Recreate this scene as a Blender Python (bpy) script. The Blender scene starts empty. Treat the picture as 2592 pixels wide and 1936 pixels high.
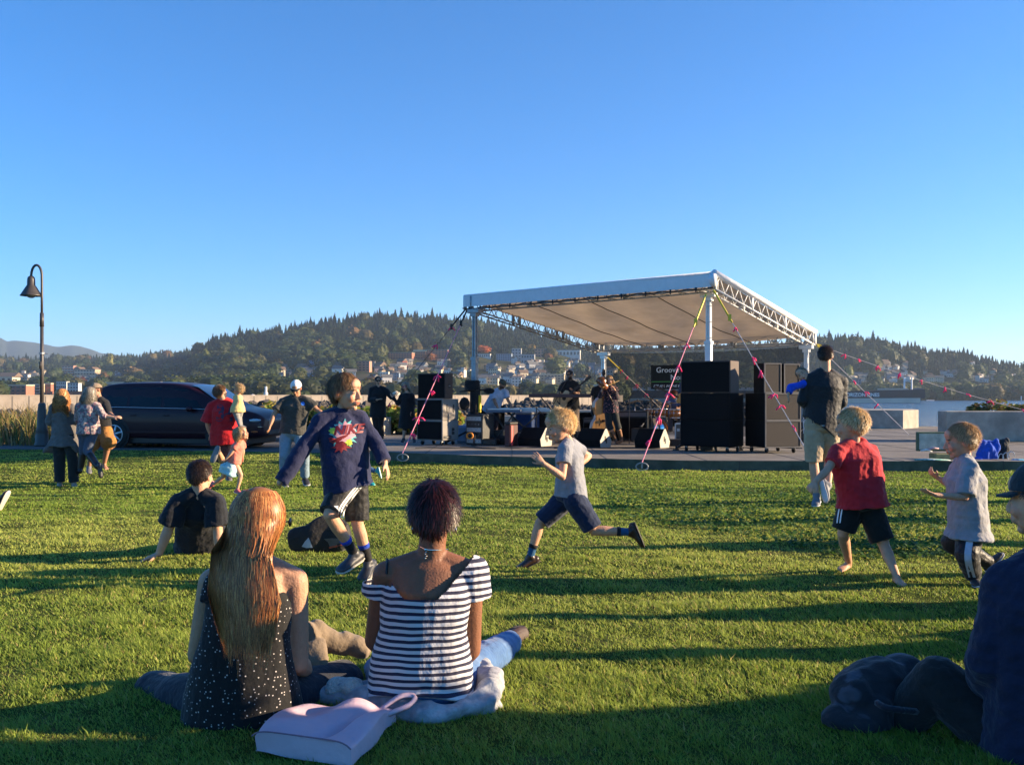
import bpy, math, random
import numpy as np
from mathutils import Vector, Matrix
R = math.radians
RNG = np.random.default_rng(7)
random.seed(7)
F = 2387.0; CX = 1296.0; HY = 1002.0; CZ = 1.2
SC = bpy.context.scene
COL = SC.collection
def A(*a): return np.array(a, dtype=float)
def P(u, v, d):
    """a point d metres in front of the viewpoint, seen at photo pixel (u, v)"""
    return A((u-CX)/F*d, d, CZ-(v-HY)/F*d)
def sst(t):
    t = np.clip(t, 0, 1); return t*t*(3-2*t)
def wav(X, seed, k, n=6):
    """cheap smooth noise in -1..1 on an (N,3) array"""
    r = np.random.default_rng(seed)
    o = np.zeros(len(X)); w = 0
    for i in range(n):
        d = r.normal(size=3); d /= np.linalg.norm(d)
        kk = k*(0.6+1.2*r.random()); ph = r.random()*6.28
        a = 1/(0.6+kk/k)
        o += a*np.sin(X@(d*kk)+ph+0.9*np.sin(X@(r.normal(size=3)*k*0.6)+ph)); w += a
    return o/w*1.3
def gz(x, y):
    """lawn height"""
    x = np.asarray(x, float); y = np.asarray(y, float)
    z = -0.18*sst((y-5)/12.5)
    z = z-0.11*np.exp(-((y-15.3)/4.0)**2)*sst((-x-0.5)/3.5)
    z = z+0.012*np.sin(x*2.1+np.sin(y*1.7)*1.3)*np.sin(y*2.9+0.6*np.sin(x*1.3))+0.006*np.sin(x*6.3+y*3.1)*np.sin(y*9.7-x*2.2)
    return z
def G(u, v):
    d = 6.0
    for _ in range(30):
        h = CZ-float(gz((u-CX)/F*d, d)); d = h*F/(v-HY)
    return P(u, v, d)
def nrm(v):
    v = np.asarray(v, float); n = np.linalg.norm(v)
    return v/n if n > 1e-9 else v
def lerp(a, b, t): return np.asarray(a)*(1-t)+np.asarray(b)*t

# ------------------------------------------------------------------ objects
def tag(o, label=None, cat=None, group=None, kind=None):
    if label: o['label'] = label
    if cat: o['category'] = cat
    if group: o['group'] = group
    if kind: o['kind'] = kind
    return o
def empty(name, loc=(0, 0, 0), rz=0.0, label=None, cat=None, group=None):
    o = bpy.data.objects.new(name, None); COL.objects.link(o)
    o.empty_display_size = 0.1
    o.location = tuple(loc); o.rotation_euler = (0, 0, rz)
    return tag(o, label, cat, group)
def mk(name, V, Fs, mat=None, parent=None, cols=None, smooth=True, mid=None, loc=None, world=False):
    """mesh object from numpy arrays; Fs = list of (n,k) arrays. world=True: V in world coords, object is put at parent's frame"""
    V = np.asarray(V, float).reshape(-1, 3)
    if world and parent is not None:
        q_ = parent
        while q_ is not None: V = V-np.array(q_.location); q_ = q_.parent
    if not isinstance(Fs, list): Fs = [Fs]
    Fs = [np.asarray(f, dtype=np.int32) for f in Fs if len(f)]
    me = bpy.data.meshes.new(name)
    nl = sum(f.size for f in Fs); nf = sum(len(f) for f in Fs)
    me.vertices.add(len(V)); me.vertices.foreach_set('co', V.ravel())
    me.loops.add(nl); me.loops.foreach_set('vertex_index', np.concatenate([f.ravel() for f in Fs]))
    tot = np.concatenate([np.full(len(f), f.shape[1], np.int32) for f in Fs])
    st = np.concatenate([[0], np.cumsum(tot)[:-1]]).astype(np.int32)
    me.polygons.add(nf); me.polygons.foreach_set('loop_start', st)
    try: me.polygons.foreach_set('loop_total', tot)
    except Exception: pass
    if mid is not None: me.polygons.foreach_set('material_index', np.asarray(mid, np.int32))
    me.polygons.foreach_set('use_smooth', np.full(nf, smooth, bool))
    me.update(calc_edges=True); me.validate()
    if cols is not None:
        at = me.color_attributes.new('Col', 'FLOAT_COLOR', 'POINT')
        c = np.ones((len(V), 4)); c[:, :3] = cols; at.data.foreach_set('color', c.ravel())
    o = bpy.data.objects.new(name, me); COL.objects.link(o)
    if mat is not None:
        for m in (mat if isinstance(mat, (list, tuple)) else [mat]): me.materials.append(m)
    if parent is not None: o.parent = parent
    if loc is not None: o.location = tuple(loc)
    return o
def dup(o, parent=None, loc=None, rz=None, scale=None):
    c = o.copy(); COL.objects.link(c)
    if parent is not None: c.parent = parent
    if loc is not None: c.location = tuple(loc)
    if rz is not None: c.rotation_euler = (0, 0, rz)
    if scale is not None: c.scale = scale if hasattr(scale, '__len__') else (scale,)*3
    for ch in [k for k in o.children]: dup(ch, c)
    return c

class MB:
    """collects simple shapes into one mesh"""
    def __init__(s): s.V = []; s.T = []; s.Q = []; s.N = []; s.n = 0; s.mT = []; s.mQ = []; s.mN = []; s.m = 0
    def add(s, V, tris=(), quads=(), ngons=()):
        V = np.asarray(V, float).reshape(-1, 3)
        for t in tris: s.T.append([i+s.n for i in t]); s.mT.append(s.m)
        for q in quads: s.Q.append([i+s.n for i in q]); s.mQ.append(s.m)
        for g in ngons:
            for i in range(1, len(g)-1): s.T.append([g[0]+s.n, g[i]+s.n, g[i+1]+s.n]); s.mT.append(s.m)
        s.V.append(V); s.n += len(V); return s
    def box(s, c, size, rz=0.0, M=None, bev=0.0):
        hx, hy, hz = [k/2 for k in size]
        if bev > 0:
            b = min(bev, hx*.9, hy*.9, hz*.9)
            V = []; idx = {}
            for sx in (-1, 1):
                for sy in (-1, 1):
                    for sz in (-1, 1):
                        for ax in range(3):
                            p = [sx*hx, sy*hy, sz*hz]
                            for a2 in range(3):
                                if a2 != ax: p[a2] -= (sx, sy, sz)[a2]*b
                            idx[(sx, sy, sz, ax)] = len(V); V.append(p)
            q = []; t = []
            I = lambda sx, sy, sz, ax: idx[(sx, sy, sz, ax)]
            for sg in (-1, 1):
                f = [I(sg, -1, -1, 0), I(sg, 1, -1, 0), I(sg, 1, 1, 0), I(sg, -1, 1, 0)]; q.append(f if sg > 0 else f[::-1])
                f = [I(-1, sg, -1, 1), I(-1, sg, 1, 1), I(1, sg, 1, 1), I(1, sg, -1, 1)]; q.append(f if sg > 0 else f[::-1])
                f = [I(-1, -1, sg, 2), I(1, -1, sg, 2), I(1, 1, sg, 2), I(-1, 1, sg, 2)]; q.append(f if sg > 0 else f[::-1])
            for a in (-1, 1):
                for b2 in (-1, 1):
                    q.append([I(-1, a, b2, 1), I(1, a, b2, 1), I(1, a, b2, 2), I(-1, a, b2, 2)])
                    q.append([I(a, -1, b2, 0), I(a, 1, b2, 0), I(a, 1, b2, 2), I(a, -1, b2, 2)])
                    q.append([I(a, b2, -1, 0), I(a, b2, 1, 0), I(a, b2, 1, 1), I(a, b2, -1, 1)])
                    for c2 in (-1, 1): t.append([I(a, b2, c2, 0), I(a, b2, c2, 1), I(a, b2, c2, 2)])
            V = np.array(V)
        else:
            V = np.array([[x*hx, y*hy, z*hz] for x in (-1, 1) for y in (-1, 1) for z in (-1, 1)])
            q = [[0, 1, 3, 2], [4, 6, 7, 5], [0, 4, 5, 1], [2, 3, 7, 6], [0, 2, 6, 4], [1, 5, 7, 3]]; t = []
        if M is not None: V = V@np.asarray(M).T
        if rz:
            ca, sa = math.cos(rz), math.sin(rz)
            V = V@np.array([[ca, sa, 0], [-sa, ca, 0], [0, 0, 1]])
        return s.add(V+np.asarray(c, float), t, q)
    def tube(s, pts, r, n=8, side=None, caps=True):
        V, Q, T = loft(pts, r, n=n, side=side, arrays=False)
        return s.add(V, T if caps else (), Q)
    def rod(s, a, b, r, n=6): return s.tube([a, b], [r, r], n)
    def lathe(s, prof, c=(0, 0, 0), n=20, axis='z', cap=True):
        V = []; 
        for (r, z) in prof:
            for k in range(n):
                t = 6.28318*k/n; V.append([r*math.cos(t), r*math.sin(t), z])
        V = np.array(V); q = []
        for i in range(len(prof)-1):
            for k in range(n):
                a = i*n+k; b = i*n+(k+1) % n; q.append([a, b, b+n, a+n])
        ng = [list(range(n))[::-1], [(len(prof)-1)*n+k for k in range(n)]]
        if axis == 'y': V = V[:, [0, 2, 1]]*A(1, 1, -1)
        if axis == 'x': V = V[:, [2, 1, 0]]*A(1, 1, -1)
        return s.add(V+np.asarray(c, float), (), q, ng if cap else ())
    def prism(s, poly, a, b):
        """poly: list of 3d points (planar), extruded by vector a->b"""
        p = np.array(poly, float); n = len(p); ex = np.asarray(b, float)-np.asarray(a, float)
        V = np.concatenate([p, p+ex])
        q = [[i, (i+1) % n, (i+1) % n+n, i+n] for i in range(n)]
        return s.add(V, (), q, [list(range(n))[::-1], [i+n for i in range(n)]])
    def ell(s, c, r, n=12, M=None):
        V, Fq, Ft = sphere(n)
        V = V*np.asarray(r, float)
        if M is not None: V = V@np.asarray(M).T
        return s.add(V+np.asarray(c, float), Ft, Fq)
    def arrays(s):
        V = np.concatenate(s.V); Fs = []; mid = []
        if s.T: Fs.append(np.array(s.T, np.int32)); mid += s.mT
        if s.Q: Fs.append(np.array(s.Q, np.int32)); mid += s.mQ
        return V, Fs, mid
    def build(s, name, mat, parent=None, smooth=False, world=True, loc=None, cols=None):
        V, Fs, mid = s.arrays()
        return mk(name, V, Fs, mat, parent, smooth=smooth, mid=mid, world=world, loc=loc, cols=cols)
_SP = {}
def sphere(n=12):
    if n in _SP: return _SP[n]
    m = max(4, n//2); V = [[0, 0, 1]]
    for i in range(1, m):
        for k in range(n):
            a = math.pi*i/m; b = 6.283185*k/n
            V.append([math.sin(a)*math.cos(b), math.sin(a)*math.sin(b), math.cos(a)])
    V.append([0, 0, -1]); q = []; t = []
    for k in range(n): t.append([0, 1+k, 1+(k+1) % n])
    for i in range(m-2):
        for k in range(n):
            a = 1+i*n+k; b = 1+i*n+(k+1) % n; q.append([a, a+n, b+n, b])
    e = len(V)-1
    for k in range(n): t.append([e, e-n+(k+1) % n, e-n+k])
    _SP[n] = (np.array(V, float), q, t); return _SP[n]
def loft(pts, ra, rb=None, side=None, n=14, arrays=True):
    """closed tube through pts with elliptical rings; side: vector or list of the a-axis directions"""
    pts = [np.asarray(p, float) for p in pts]; m = len(pts)
    if not hasattr(ra, '__len__'): ra = [ra]*m
    if rb is None: rb = ra
    if not hasattr(rb, '__len__'): rb = [rb]*m
    V = []; prev = None
    for i in range(m):
        t = nrm(pts[min(i+1, m-1)]-pts[max(i-1, 0)])
        if side is None:
            s0 = prev if prev is not None else (A(1, 0, 0) if abs(t[0]) < .8 else A(0, 1, 0))
        else: s0 = side[i] if isinstance(side, (list, tuple)) and hasattr(side[0], '__len__') else side
        s0 = np.asarray(s0, float); s1 = nrm(s0-t*np.dot(s0, t)); b = np.cross(t, s1); prev = s1
        for k in range(n):
            a = 6.283185*k/n; V.append(pts[i]+s1*math.cos(a)*ra[i]+b*math.sin(a)*rb[i])
    V.append(pts[0]); V.append(pts[-1]); c0 = m*n; c1 = c0+1
    q = [[i*n+k, i*n+(k+1) % n, (i+1)*n+(k+1) % n, (i+1)*n+k] for i in range(m-1) for k in range(n)]
    t = [[c0, (k+1) % n, k] for k in range(n)]+[[c1, (m-1)*n+k, (m-1)*n+(k+1) % n] for k in range(n)]
    return np.array(V), q, t
def text_mesh(body, size, extrude=0.004, align='LEFT', shear=0.0, bold=0.0, spacing=1.0):
    cu = bpy.data.curves.new('txt', 'FONT'); cu.body = body; cu.size = size; cu.extrude = extrude
    cu.align_x = align; cu.shear = shear; cu.offset = bold; cu.space_character = spacing
    cu.resolution_u = 3
    o = bpy.data.objects.new('txt', cu); COL.objects.link(o)
    bpy.context.view_layer.update()
    me = bpy.data.meshes.new_from_object(o.evaluated_get(bpy.context.evaluated_depsgraph_get()))
    V = np.zeros(len(me.vertices)*3); me.vertices.foreach_get('co', V); V = V.reshape(-1, 3)
    me.calc_loop_triangles(); T = np.zeros(len(me.loop_triangles)*3, np.int32); me.loop_triangles.foreach_get('vertices', T)
    bpy.data.objects.remove(o); bpy.data.curves.remove(cu); bpy.data.meshes.remove(me)
    return V, T.reshape(-1, 3)
def place_text(name, body, size, origin, xdir, ydir, mat, parent, **k):
    V, T = text_mesh(body, size, **k)
    xd = nrm(xdir); yd = nrm(ydir); zd = np.cross(xd, yd)
    W = np.asarray(origin)+V[:, :1]*xd+V[:, 1:2]*yd+V[:, 2:3]*zd
    return mk(name, W, T, mat, parent, smooth=False, world=True)

# ------------------------------------------------------------------ materials
_M = {}
def nt(m):
    m.use_nodes = True; t = m.node_tree; t.nodes.clear(); return t
def mat(name, col=(.5, .5, .5), rough=.6, metal=0.0, var=.15, scale=8.0, bump=0.0, bscale=40.0, vcol=False, sheen=0.0,
        coat=0.0, spec=0.5, stretch=(1, 1, 1), trans=0.0, objvar=0.0, dirt=None, alpha=1.0, sss=0.0, coords='Object'):
    if name in _M: return _M[name]
    m = bpy.data.materials.new(name); t = nt(m); N = t.nodes; L = t.links
    out = N.new('ShaderNodeOutputMaterial'); b = N.new('ShaderNodeBsdfPrincipled'); L.new(b.outputs[0], out.inputs[0])
    b.inputs['Roughness'].default_value = rough; b.inputs['Metallic'].default_value = metal
    b.inputs['Specular IOR Level'].default_value = spec
    b.inputs['Sheen Weight'].default_value = sheen; b.inputs['Coat Weight'].default_value = coat
    b.inputs['Coat Roughness'].default_value = .08
    if sss: b.inputs['Subsurface Weight'].default_value = sss; b.inputs['Subsurface Radius'].default_value = (.02, .008, .004)
    tc = N.new('ShaderNodeTexCoord'); mp = N.new('ShaderNodeMapping'); mp.inputs['Scale'].default_value = stretch
    L.new(tc.outputs[coords], mp.inputs[0])
    if vcol:
        at = N.new('ShaderNodeAttribute'); at.attribute_name = 'Col'; base = at.outputs['Color']
    else:
        rg = N.new('ShaderNodeRGB'); rg.outputs[0].default_value = (*col, 1); base = rg.outputs[0]
    if var:
        no = N.new('ShaderNodeTexNoise'); no.inputs['Scale'].default_value = scale; no.inputs['Detail'].default_value = 6
        no.inputs['Roughness'].default_value = .65
        L.new(mp.outputs[0], no.inputs['Vector'])
        mr = N.new('ShaderNodeMapRange'); mr.inputs[1].default_value = .3; mr.inputs[2].default_value = .7
        mr.inputs[3].default_value = 1-var; mr.inputs[4].default_value = 1+var; L.new(no.outputs[0], mr.inputs[0])
        mx = N.new('ShaderNodeVectorMath'); mx.operation = 'SCALE'; L.new(base, mx.inputs[0]); L.new(mr.outputs[0], mx.inputs['Scale'])
        base = mx.outputs[0]
    if objvar:
        oi = N.new('ShaderNodeObjectInfo'); mr = N.new('ShaderNodeMapRange')
        mr.inputs[3].default_value = 1-objvar; mr.inputs[4].default_value = 1+objvar; L.new(oi.outputs['Random'], mr.inputs[0])
        mx = N.new('ShaderNodeVectorMath'); mx.operation = 'SCALE'; L.new(base, mx.inputs[0]); L.new(mr.outputs[0], mx.inputs['Scale'])
        base = mx.outputs[0]
    if dirt:
        no = N.new('ShaderNodeTexNoise'); no.inputs['Scale'].default_value = dirt[1]; no.inputs['Detail'].default_value = 8
        L.new(mp.outputs[0], no.inputs['Vector']); cr = N.new('ShaderNodeMapRange'); cr.inputs[1].default_value = .48; cr.inputs[2].default_value = .68
        L.new(no.outputs[0], cr.inputs[0]); mx = N.new('ShaderNodeMix'); mx.data_type = 'RGBA'
        L.new(cr.outputs[0], mx.inputs[0]); L.new(base, mx.inputs[6]); mx.inputs[7].default_value = (*dirt[0], 1); base = mx.outputs[2]
    L.new(base, b.inputs['Base Color'])
    if bump:
        no = N.new('ShaderNodeTexNoise'); no.inputs['Scale'].default_value = bscale; no.inputs['Detail'].default_value = 5
        L.new(mp.outputs[0], no.inputs['Vector'])
        bu = N.new('ShaderNodeBump'); bu.inputs['Strength'].default_value = min(1, bump*2); bu.inputs['Distance'].default_value = .02*bump if bscale > 10 else .1*bump
        L.new(no.outputs[0], bu.inputs['Height']); L.new(bu.outputs[0], b.inputs['Normal'])
    if trans:
        tr = N.new('ShaderNodeBsdfTranslucent'); ms = N.new('ShaderNodeMixShader'); ms.inputs[0].default_value = trans
        L.new(base, tr.inputs[0]); L.new(b.outputs[0], ms.inputs[1]); L.new(tr.outputs[0], ms.inputs[2]); L.new(ms.outputs[0], out.inputs[0])
    if alpha < 1: b.inputs['Alpha'].default_value = alpha
    _M[name] = m; return m
def cloth(name, col, **k):
    d = dict(rough=.85, var=.18, scale=14, bump=.5, bscale=26, sheen=.15, spec=.25); d.update(k)
    return mat(name, col, **d)
GRASS_N=850000; TREE_N=20000; HAZE=0.0001
from mathutils.bvhtree import BVHTree
SKIN_MAT = mat('skin', vcol=True, rough=.55, var=.10, scale=30, bump=.25, bscale=120, sss=.08, spec=.35)
HAIR_MAT = mat('hair_strands', vcol=True, rough=.40, var=.12, scale=60, spec=.5, trans=.35)
SKINS = {'fair': (.60, .32, .195), 'tan': (.42, .215, .125), 'brown': (.22, .092, .048), 'pink': (.5, .3, .22)}
_tmp = []
def remesh_np(prims, vox, sm=3):
    """union of closed shells -> one continuous surface"""
    b = MB()
    for V, q, t in prims: b.add(V, t, q)
    V, Fs, _ = b.arrays()
    o = mk('tmp', V, Fs, smooth=True)
    m = o.modifiers.new('r', 'REMESH'); m.mode = 'VOXEL'; m.voxel_size = vox; m.use_smooth_shade = True
    if sm:
        s = o.modifiers.new('s', 'SMOOTH'); s.factor = .5; s.iterations = sm
    bpy.context.view_layer.update()
    ev = o.evaluated_get(bpy.context.evaluated_depsgraph_get())
    me = ev.data
    n = len(me.vertices); co = np.zeros(n*3); me.vertices.foreach_get('co', co)
    no = np.zeros(n*3); me.vertices.foreach_get('normal', no)
    lp = np.zeros(len(me.loops), np.int32); me.loops.foreach_get('vertex_index', lp)
    tot = np.zeros(len(me.polygons), np.int32); me.polygons.foreach_get('loop_total', tot)
    st = np.zeros(len(me.polygons), np.int32); me.polygons.foreach_get('loop_start', st)
    Q = lp[st[tot == 4][:, None]+np.arange(4)]; T = lp[st[tot == 3][:, None]+np.arange(3)] if (tot == 3).any() else np.zeros((0, 3), np.int32)
    md = o.data; bpy.data.objects.remove(o); bpy.data.meshes.remove(md)
    return co.reshape(-1, 3), no.reshape(-1, 3), [Q, T]
def sph(c, r, n=14, M=None):
    V, q, t = sphere(n); V = V*np.asarray(r, float)
    if M is not None: V = V@np.asarray(M).T
    return V+np.asarray(c, float), q, t
def limb(pts, rs, rb=None, side=None, n=14, round_=True):
    o = [loft(pts, rs, rb, side, n)]
    if round_:
        for p, r in zip(pts, rs): o.append(sph(p, r, 12))
    return o
def bez(pts, m=8):
    """smooth path through three or more points (Catmull-Rom)"""
    p = [np.asarray(x, float) for x in pts]; p = [2*p[0]-p[1]]+p+[2*p[-1]-p[-2]]; out = []
    for i in range(1, len(p)-2):
        for k in range(m):
            t = k/m; out.append(.5*((2*p[i])+(-p[i-1]+p[i+1])*t+(2*p[i-1]-5*p[i]+4*p[i+1]-p[i+2])*t*t+(-p[i-1]+3*p[i]-3*p[i+1]+p[i+2])*t**3))
    out.append(p[-2]); return out
def hand_prims(wr, d, pn, s=1.0, curl=.5, thumb=1, spread=1.0):
    d = nrm(d); pn = nrm(pn-d*np.dot(pn, d)); sd = np.cross(d, pn)*thumb; o = []
    k = wr+d*.085*s
    o.append(loft([wr-d*.01*s, wr+d*.03*s, wr+d*.06*s, k], [.026*s, .034*s, .040*s, .038*s], [.018*s, .016*s, .014*s, .011*s], side=sd, n=12))
    o.append(sph(wr, .024*s, 10))
    for i, (off, L) in enumerate([(.031, .066), (.0105, .076), (-.0105, .071), (-.031, .055)]):
        p = k+sd*off*s-d*.006*s; dd = nrm(d+sd*off*4*spread); c = curl*(0.9+.12*i); pts = [p-dd*.012*s, p]
        for seg, f in enumerate((.42, .33, .25)):
            a = c*(.6+.5*seg)
            dd2 = nrm(dd*math.cos(a)+pn*math.sin(a)); pts.append(pts[-1]+dd2*L*f*s)
        o += limb(pts, [.0095*s, .0095*s, .0088*s, .008*s, .0065*s], n=8)
    t0 = wr+d*.025*s+sd*.026*s; td = nrm(d*.7+sd*.75+pn*.35)
    o += limb([t0, t0+td*.032*s, t0+td*.032*s+nrm(td+d*.5)*.026*s, t0+td*.03*s+nrm(td+d*.7)*.046*s], [.014*s, .0115*s, .010*s, .007*s], n=8)
    return o
class Person:
    def __init__(p, label, d, z, J, face=(0, 1, 0), up=None, h=1.75, head=1.0, skin='fair', vox=.007, group=None,
                 hands=(.5, .5), palms=(None, None), feet=('shoe', 'shoe'), fat=1.0, eyes=True, cat='person', brow=None, beard=None, hd=(None, None), no=(), waist=1.0, hipw=1.0):
        zx, zy, zs = z; p.J = {}; p.s = s = h/1.75; p.vox = vox; p.d = d; p.label = label
        for k, v in J.items():
            p.J[k] = P(zx+v[0]/zs, zy+v[1]/zs, d+(v[2] if len(v) > 2 else 0))
        J = p.J
        p.S = nrm(J['shB']-J['shA'])
        spine = nrm(J['nk']-J['pel'])
        hdv = p.S if 'hipdir' not in J else J['hipdir']
        if 'hiA' not in J: J['hiA'] = J['pel']-nrm(A(p.S[0], p.S[1], 0))*.085*s*hipw-spine*.03*s
        if 'hiB' not in J: J['hiB'] = J['pel']+nrm(A(p.S[0], p.S[1], 0))*.085*s*hipw-spine*.03*s
        p.f = f = nrm(face); u0 = nrm(J['head']-J['nk']) if up is None else nrm(up)
        p.u = u = nrm(u0-f*np.dot(u0, f)); p.r = np.cross(f, u); p.hs = hs = head*1.0
        p.HM = np.stack([p.r, f, u], 1)  # local -> world
        p.hc = J['head']
        H = lambda x, y, zz: p.hc+p.HM@A(x, y, zz)*hs
        E = lambda c, r, n=14: sph(H(*c), np.array(r)*hs, n, p.HM)
        pr = []
        # head
        pr += [E((0, -.012, .028), (.074, .094, .088), 20), E((0, .022, -.02), (.061, .068, .078), 18), E((0, .03, -.066), (.046, .05, .036)),
               E((0, .066, -.094), (.02, .017, .015)), E((.03, .062, -.03), (.027, .026, .026)), E((-.03, .062, -.03), (.027, .026, .026)),
               E((0, .083, .022), (.044, .012, .011)), E((0, .07, .05), (.05, .03, .04)),
               E((.031, .077, -.001), (.015, .011, .010)), E((-.031, .077, -.001), (.015, .011, .010)),
               E((0, .092, -.056), (.021, .010, .006)), E((0, .089, -.068), (.018, .010, .0075)), E((0, .086, -.062), (.026, .012, .016))]
        pr.append(loft([H(0, .082, .02), H(0, .094, .0), H(0, .105, -.025), H(0, .106, -.036)], [.009*hs, .009*hs, .012*hs, .011*hs], side=p.r, n=8))
        pr += [E((.010, .097, -.036), (.009, .010, .007)), E((-.010, .097, -.036), (.009, .010, .007)), E((0, .108, -.033), (.009, .009, .008))]
        for sg in (1, -1):
            pr += [E((.078*sg, -.012, -.008), (.008, .019, .031)), E((.072*sg, -.002, -.012), (.012, .012, .018))]
        # neck
        nr = .055*s*fat if h > 1.4 else .042*max(s, .8)
        pr += limb([J['nk']-u*.03*s, J['nk']+(H(0, -.02, -.06)-J['nk'])*.5, H(0, -.015, -.055)], [nr*1.12, nr, nr*1.0], n=14)
        # torso
        p.W = np.linalg.norm(J['shB']-J['shA'])/2
        p.spine = [J['nk']] + ([J['mid']] if 'mid' in J else []) + [J['pel']]
        p.fat = fat; p.waist = waist; p.hipw = hipw
        p.tor = p.torso(0)
        pr.append(p.tor)
        # shoulders & arms
        ch = lerp(J['nk'], J['pel'], .2)
        for X in 'AB':
            pr += limb([lerp(J['nk'], J['sh'+X], .25)-u*.0, J['sh'+X]], [.045*s, .052*s], n=12)
            pr += limb([lerp(ch, J['sh'+X], .35), J['sh'+X]], [.07*s*fat, .05*s], n=12)
            el, wr = J['el'+X], J['wr'+X]
            pr += limb([J['sh'+X], lerp(J['sh'+X], el, .4), el], [.052*s*fat, .047*s*fat, .037*s], n=12)
            pr += limb([el, lerp(el, wr, .3), wr], [.037*s, .040*s, .026*s], n=12)
            i = 'AB'.index(X)
            if 'hand'+X not in no:
                hv = J['hd'+X]-wr if 'hd'+X in J else wr-el
                pn = palms[i] if palms[i] is not None else np.cross(nrm(hv), p.f)*(1 if X == 'A' else -1)
                if np.linalg.norm(pn) < .2: pn = A(0, -1, 0)
                sh = max(s, .62)
                pr += hand_prims(wr, hv, np.asarray(pn, float), sh, hands[i], thumb=1 if X == 'A' else -1)
            # legs
            hi, kn, an = J['hi'+X], J['kn'+X], J['an'+X]
            pr += limb([hi, lerp(hi, kn, .45), kn], [.085*s*fat, .076*s*fat, .054*s], n=14)
            pr += limb([kn, lerp(kn, an, .3), lerp(kn, an, .7), an], [.052*s, .056*s, .042*s, .035*s], n=12)
            to = J['to'+X]; dn = nrm(an-kn); fd = nrm(to-(an+dn*.06*s)); dn = nrm(dn-fd*np.dot(dn, fd)); sd = np.cross(fd, dn)
            J['fd'+X] = fd; J['dn'+X] = dn
            heel = an+dn*.045*s-fd*.035*s
            pr += limb([an, heel], [.034*s, .03*s])
            pr.append(loft([heel-fd*.02*s, heel+fd*.03*s, heel+fd*.10*s+dn*.003*s, heel+fd*.17*s+dn*.012*s, heel+fd*.205*s+dn*.016*s], [.02*s, .032*s, .038*s, .043*s, .036*s],
                           [.02*s, .03*s, .028*s, .017*s, .012*s], side=sd, n=12))
            pr += limb([an+fd*.005*s, heel+fd*.1*s], [.03*s, .025*s])
            if feet[i] == 'bare':
                for k in range(5):
                    q = heel+fd*(.215-.012*k)*s+dn*.02*s+sd*(.028-.015*k)*s*(1 if X == 'A' else -1)
                    pr.append(sph(q, (.011-.001*k)*s, 8))
        V, Nn, Fs = remesh_np(pr, vox, 3)
        loc = A(J['pel'][0], J['pel'][1], min(J['anA'][2], J['anB'][2])-.08*s)
        # paint
        base = np.array(SKINS[skin]) if isinstance(skin, str) else np.array(skin)
        C = np.tile(base, (len(V), 1)); C *= (1+.07*wav(V, 3, 25))[:, None]
        L = (V-p.hc)@p.HM/hs
        nz = np.abs(L).max(1) < .16
        def blob(c, r): return nz & ((((L-np.array(c))/np.array(r))**2).sum(1) < 1)
        for sg in (1, -1):
            ck = blob((.042*sg, .07, -.035), (.025, .03, .02)); C[ck] = C[ck]*[1.08, .9, .88]
            er = blob((.082*sg, -.01, -.01), (.014, .024, .036)); C[er] = C[er]*[1.05, .78, .7]
            if eyes:
                C[blob((.031*sg, .089, .001), (.016, .012, .0065))] = (.10, .07, .06)
                bc = np.array(brow) if brow is not None else base*.35
                C[blob((.031*sg, .09, .022), (.021, .02, .0055))] = bc
        C[blob((0, .1, -.0615), (.023, .02, .0105))] = base*[.85, .45, .45]
        if eyes: C[blob((0, .1, -.062), (.019, .02, .0028))] = base*.25
        if beard is not None:
            bd = nz & (L[:, 2] < -.038) & (L[:, 2] > -.13) & (L[:, 1] > .0) & ~blob((0, .1, -.0615), (.018, .02, .008)); C[bd] = beard
        p.o = mk('person', V-loc, Fs, SKIN_MAT, cols=C, loc=loc)
        tag(p.o, label, cat, group)
        p.pr = pr
    def torso(p, off, top=0.0, hem=None, flare=0.0, loose=1.0, shw=0.0):
        J, s, W, fat = p.J, p.s, p.W, p.fat
        ts = [0, .10, .28, .58, .84, 1.0]
        a = [.055*s, W*.82, W*.90, .135*s*fat*p.waist, .155*s*fat*p.hipw, .16*s*fat*p.hipw]
        b = [.05*s, .075*s*fat, .105*s*fat, .098*s*fat, .112*s*fat, .115*s*fat]
        pts = []
        for t in ts:
            if 'mid' in J:
                q = lerp(lerp(J['nk'], J['mid'], t), lerp(J['mid'], J['pel'], t), t)
            else: q = lerp(J['nk'], J['pel'], t)
            pts.append(q)
        S2 = nrm(J['hiB']-J['hiA']); sides = [nrm(lerp(p.S, S2, t)) for t in ts]
        a = [x+off for x in a]; b = [x+off for x in b]
        if loose > 1:
            a = [x*(1+(loose-1)*(0 if i < 2 else 1)) for i, x in enumerate(a)]; b = [x*(1+(loose-1)*(0 if i < 2 else 1)) for i, x in enumerate(b)]
            a[3] = lerp(a[3], (a[2]+a[4])/2, min(1, (loose-1)*4)); 
        dn = nrm(pts[-1]-pts[-2])
        if hem is None:
            pts.append(pts[-1]+dn*.07*s); a.append(.09*s); b.append(.09*s); sides.append(S2)
        else:
            hem = np.asarray(hem, float)
            pts.append(hem); a.append(a[-1]*(1+flare)); b.append(b[-1]*(1+flare)); sides.append(S2)
        if top: pts = pts[0:]; 
        return loft(pts, a, b, side=sides, n=24)
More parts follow.
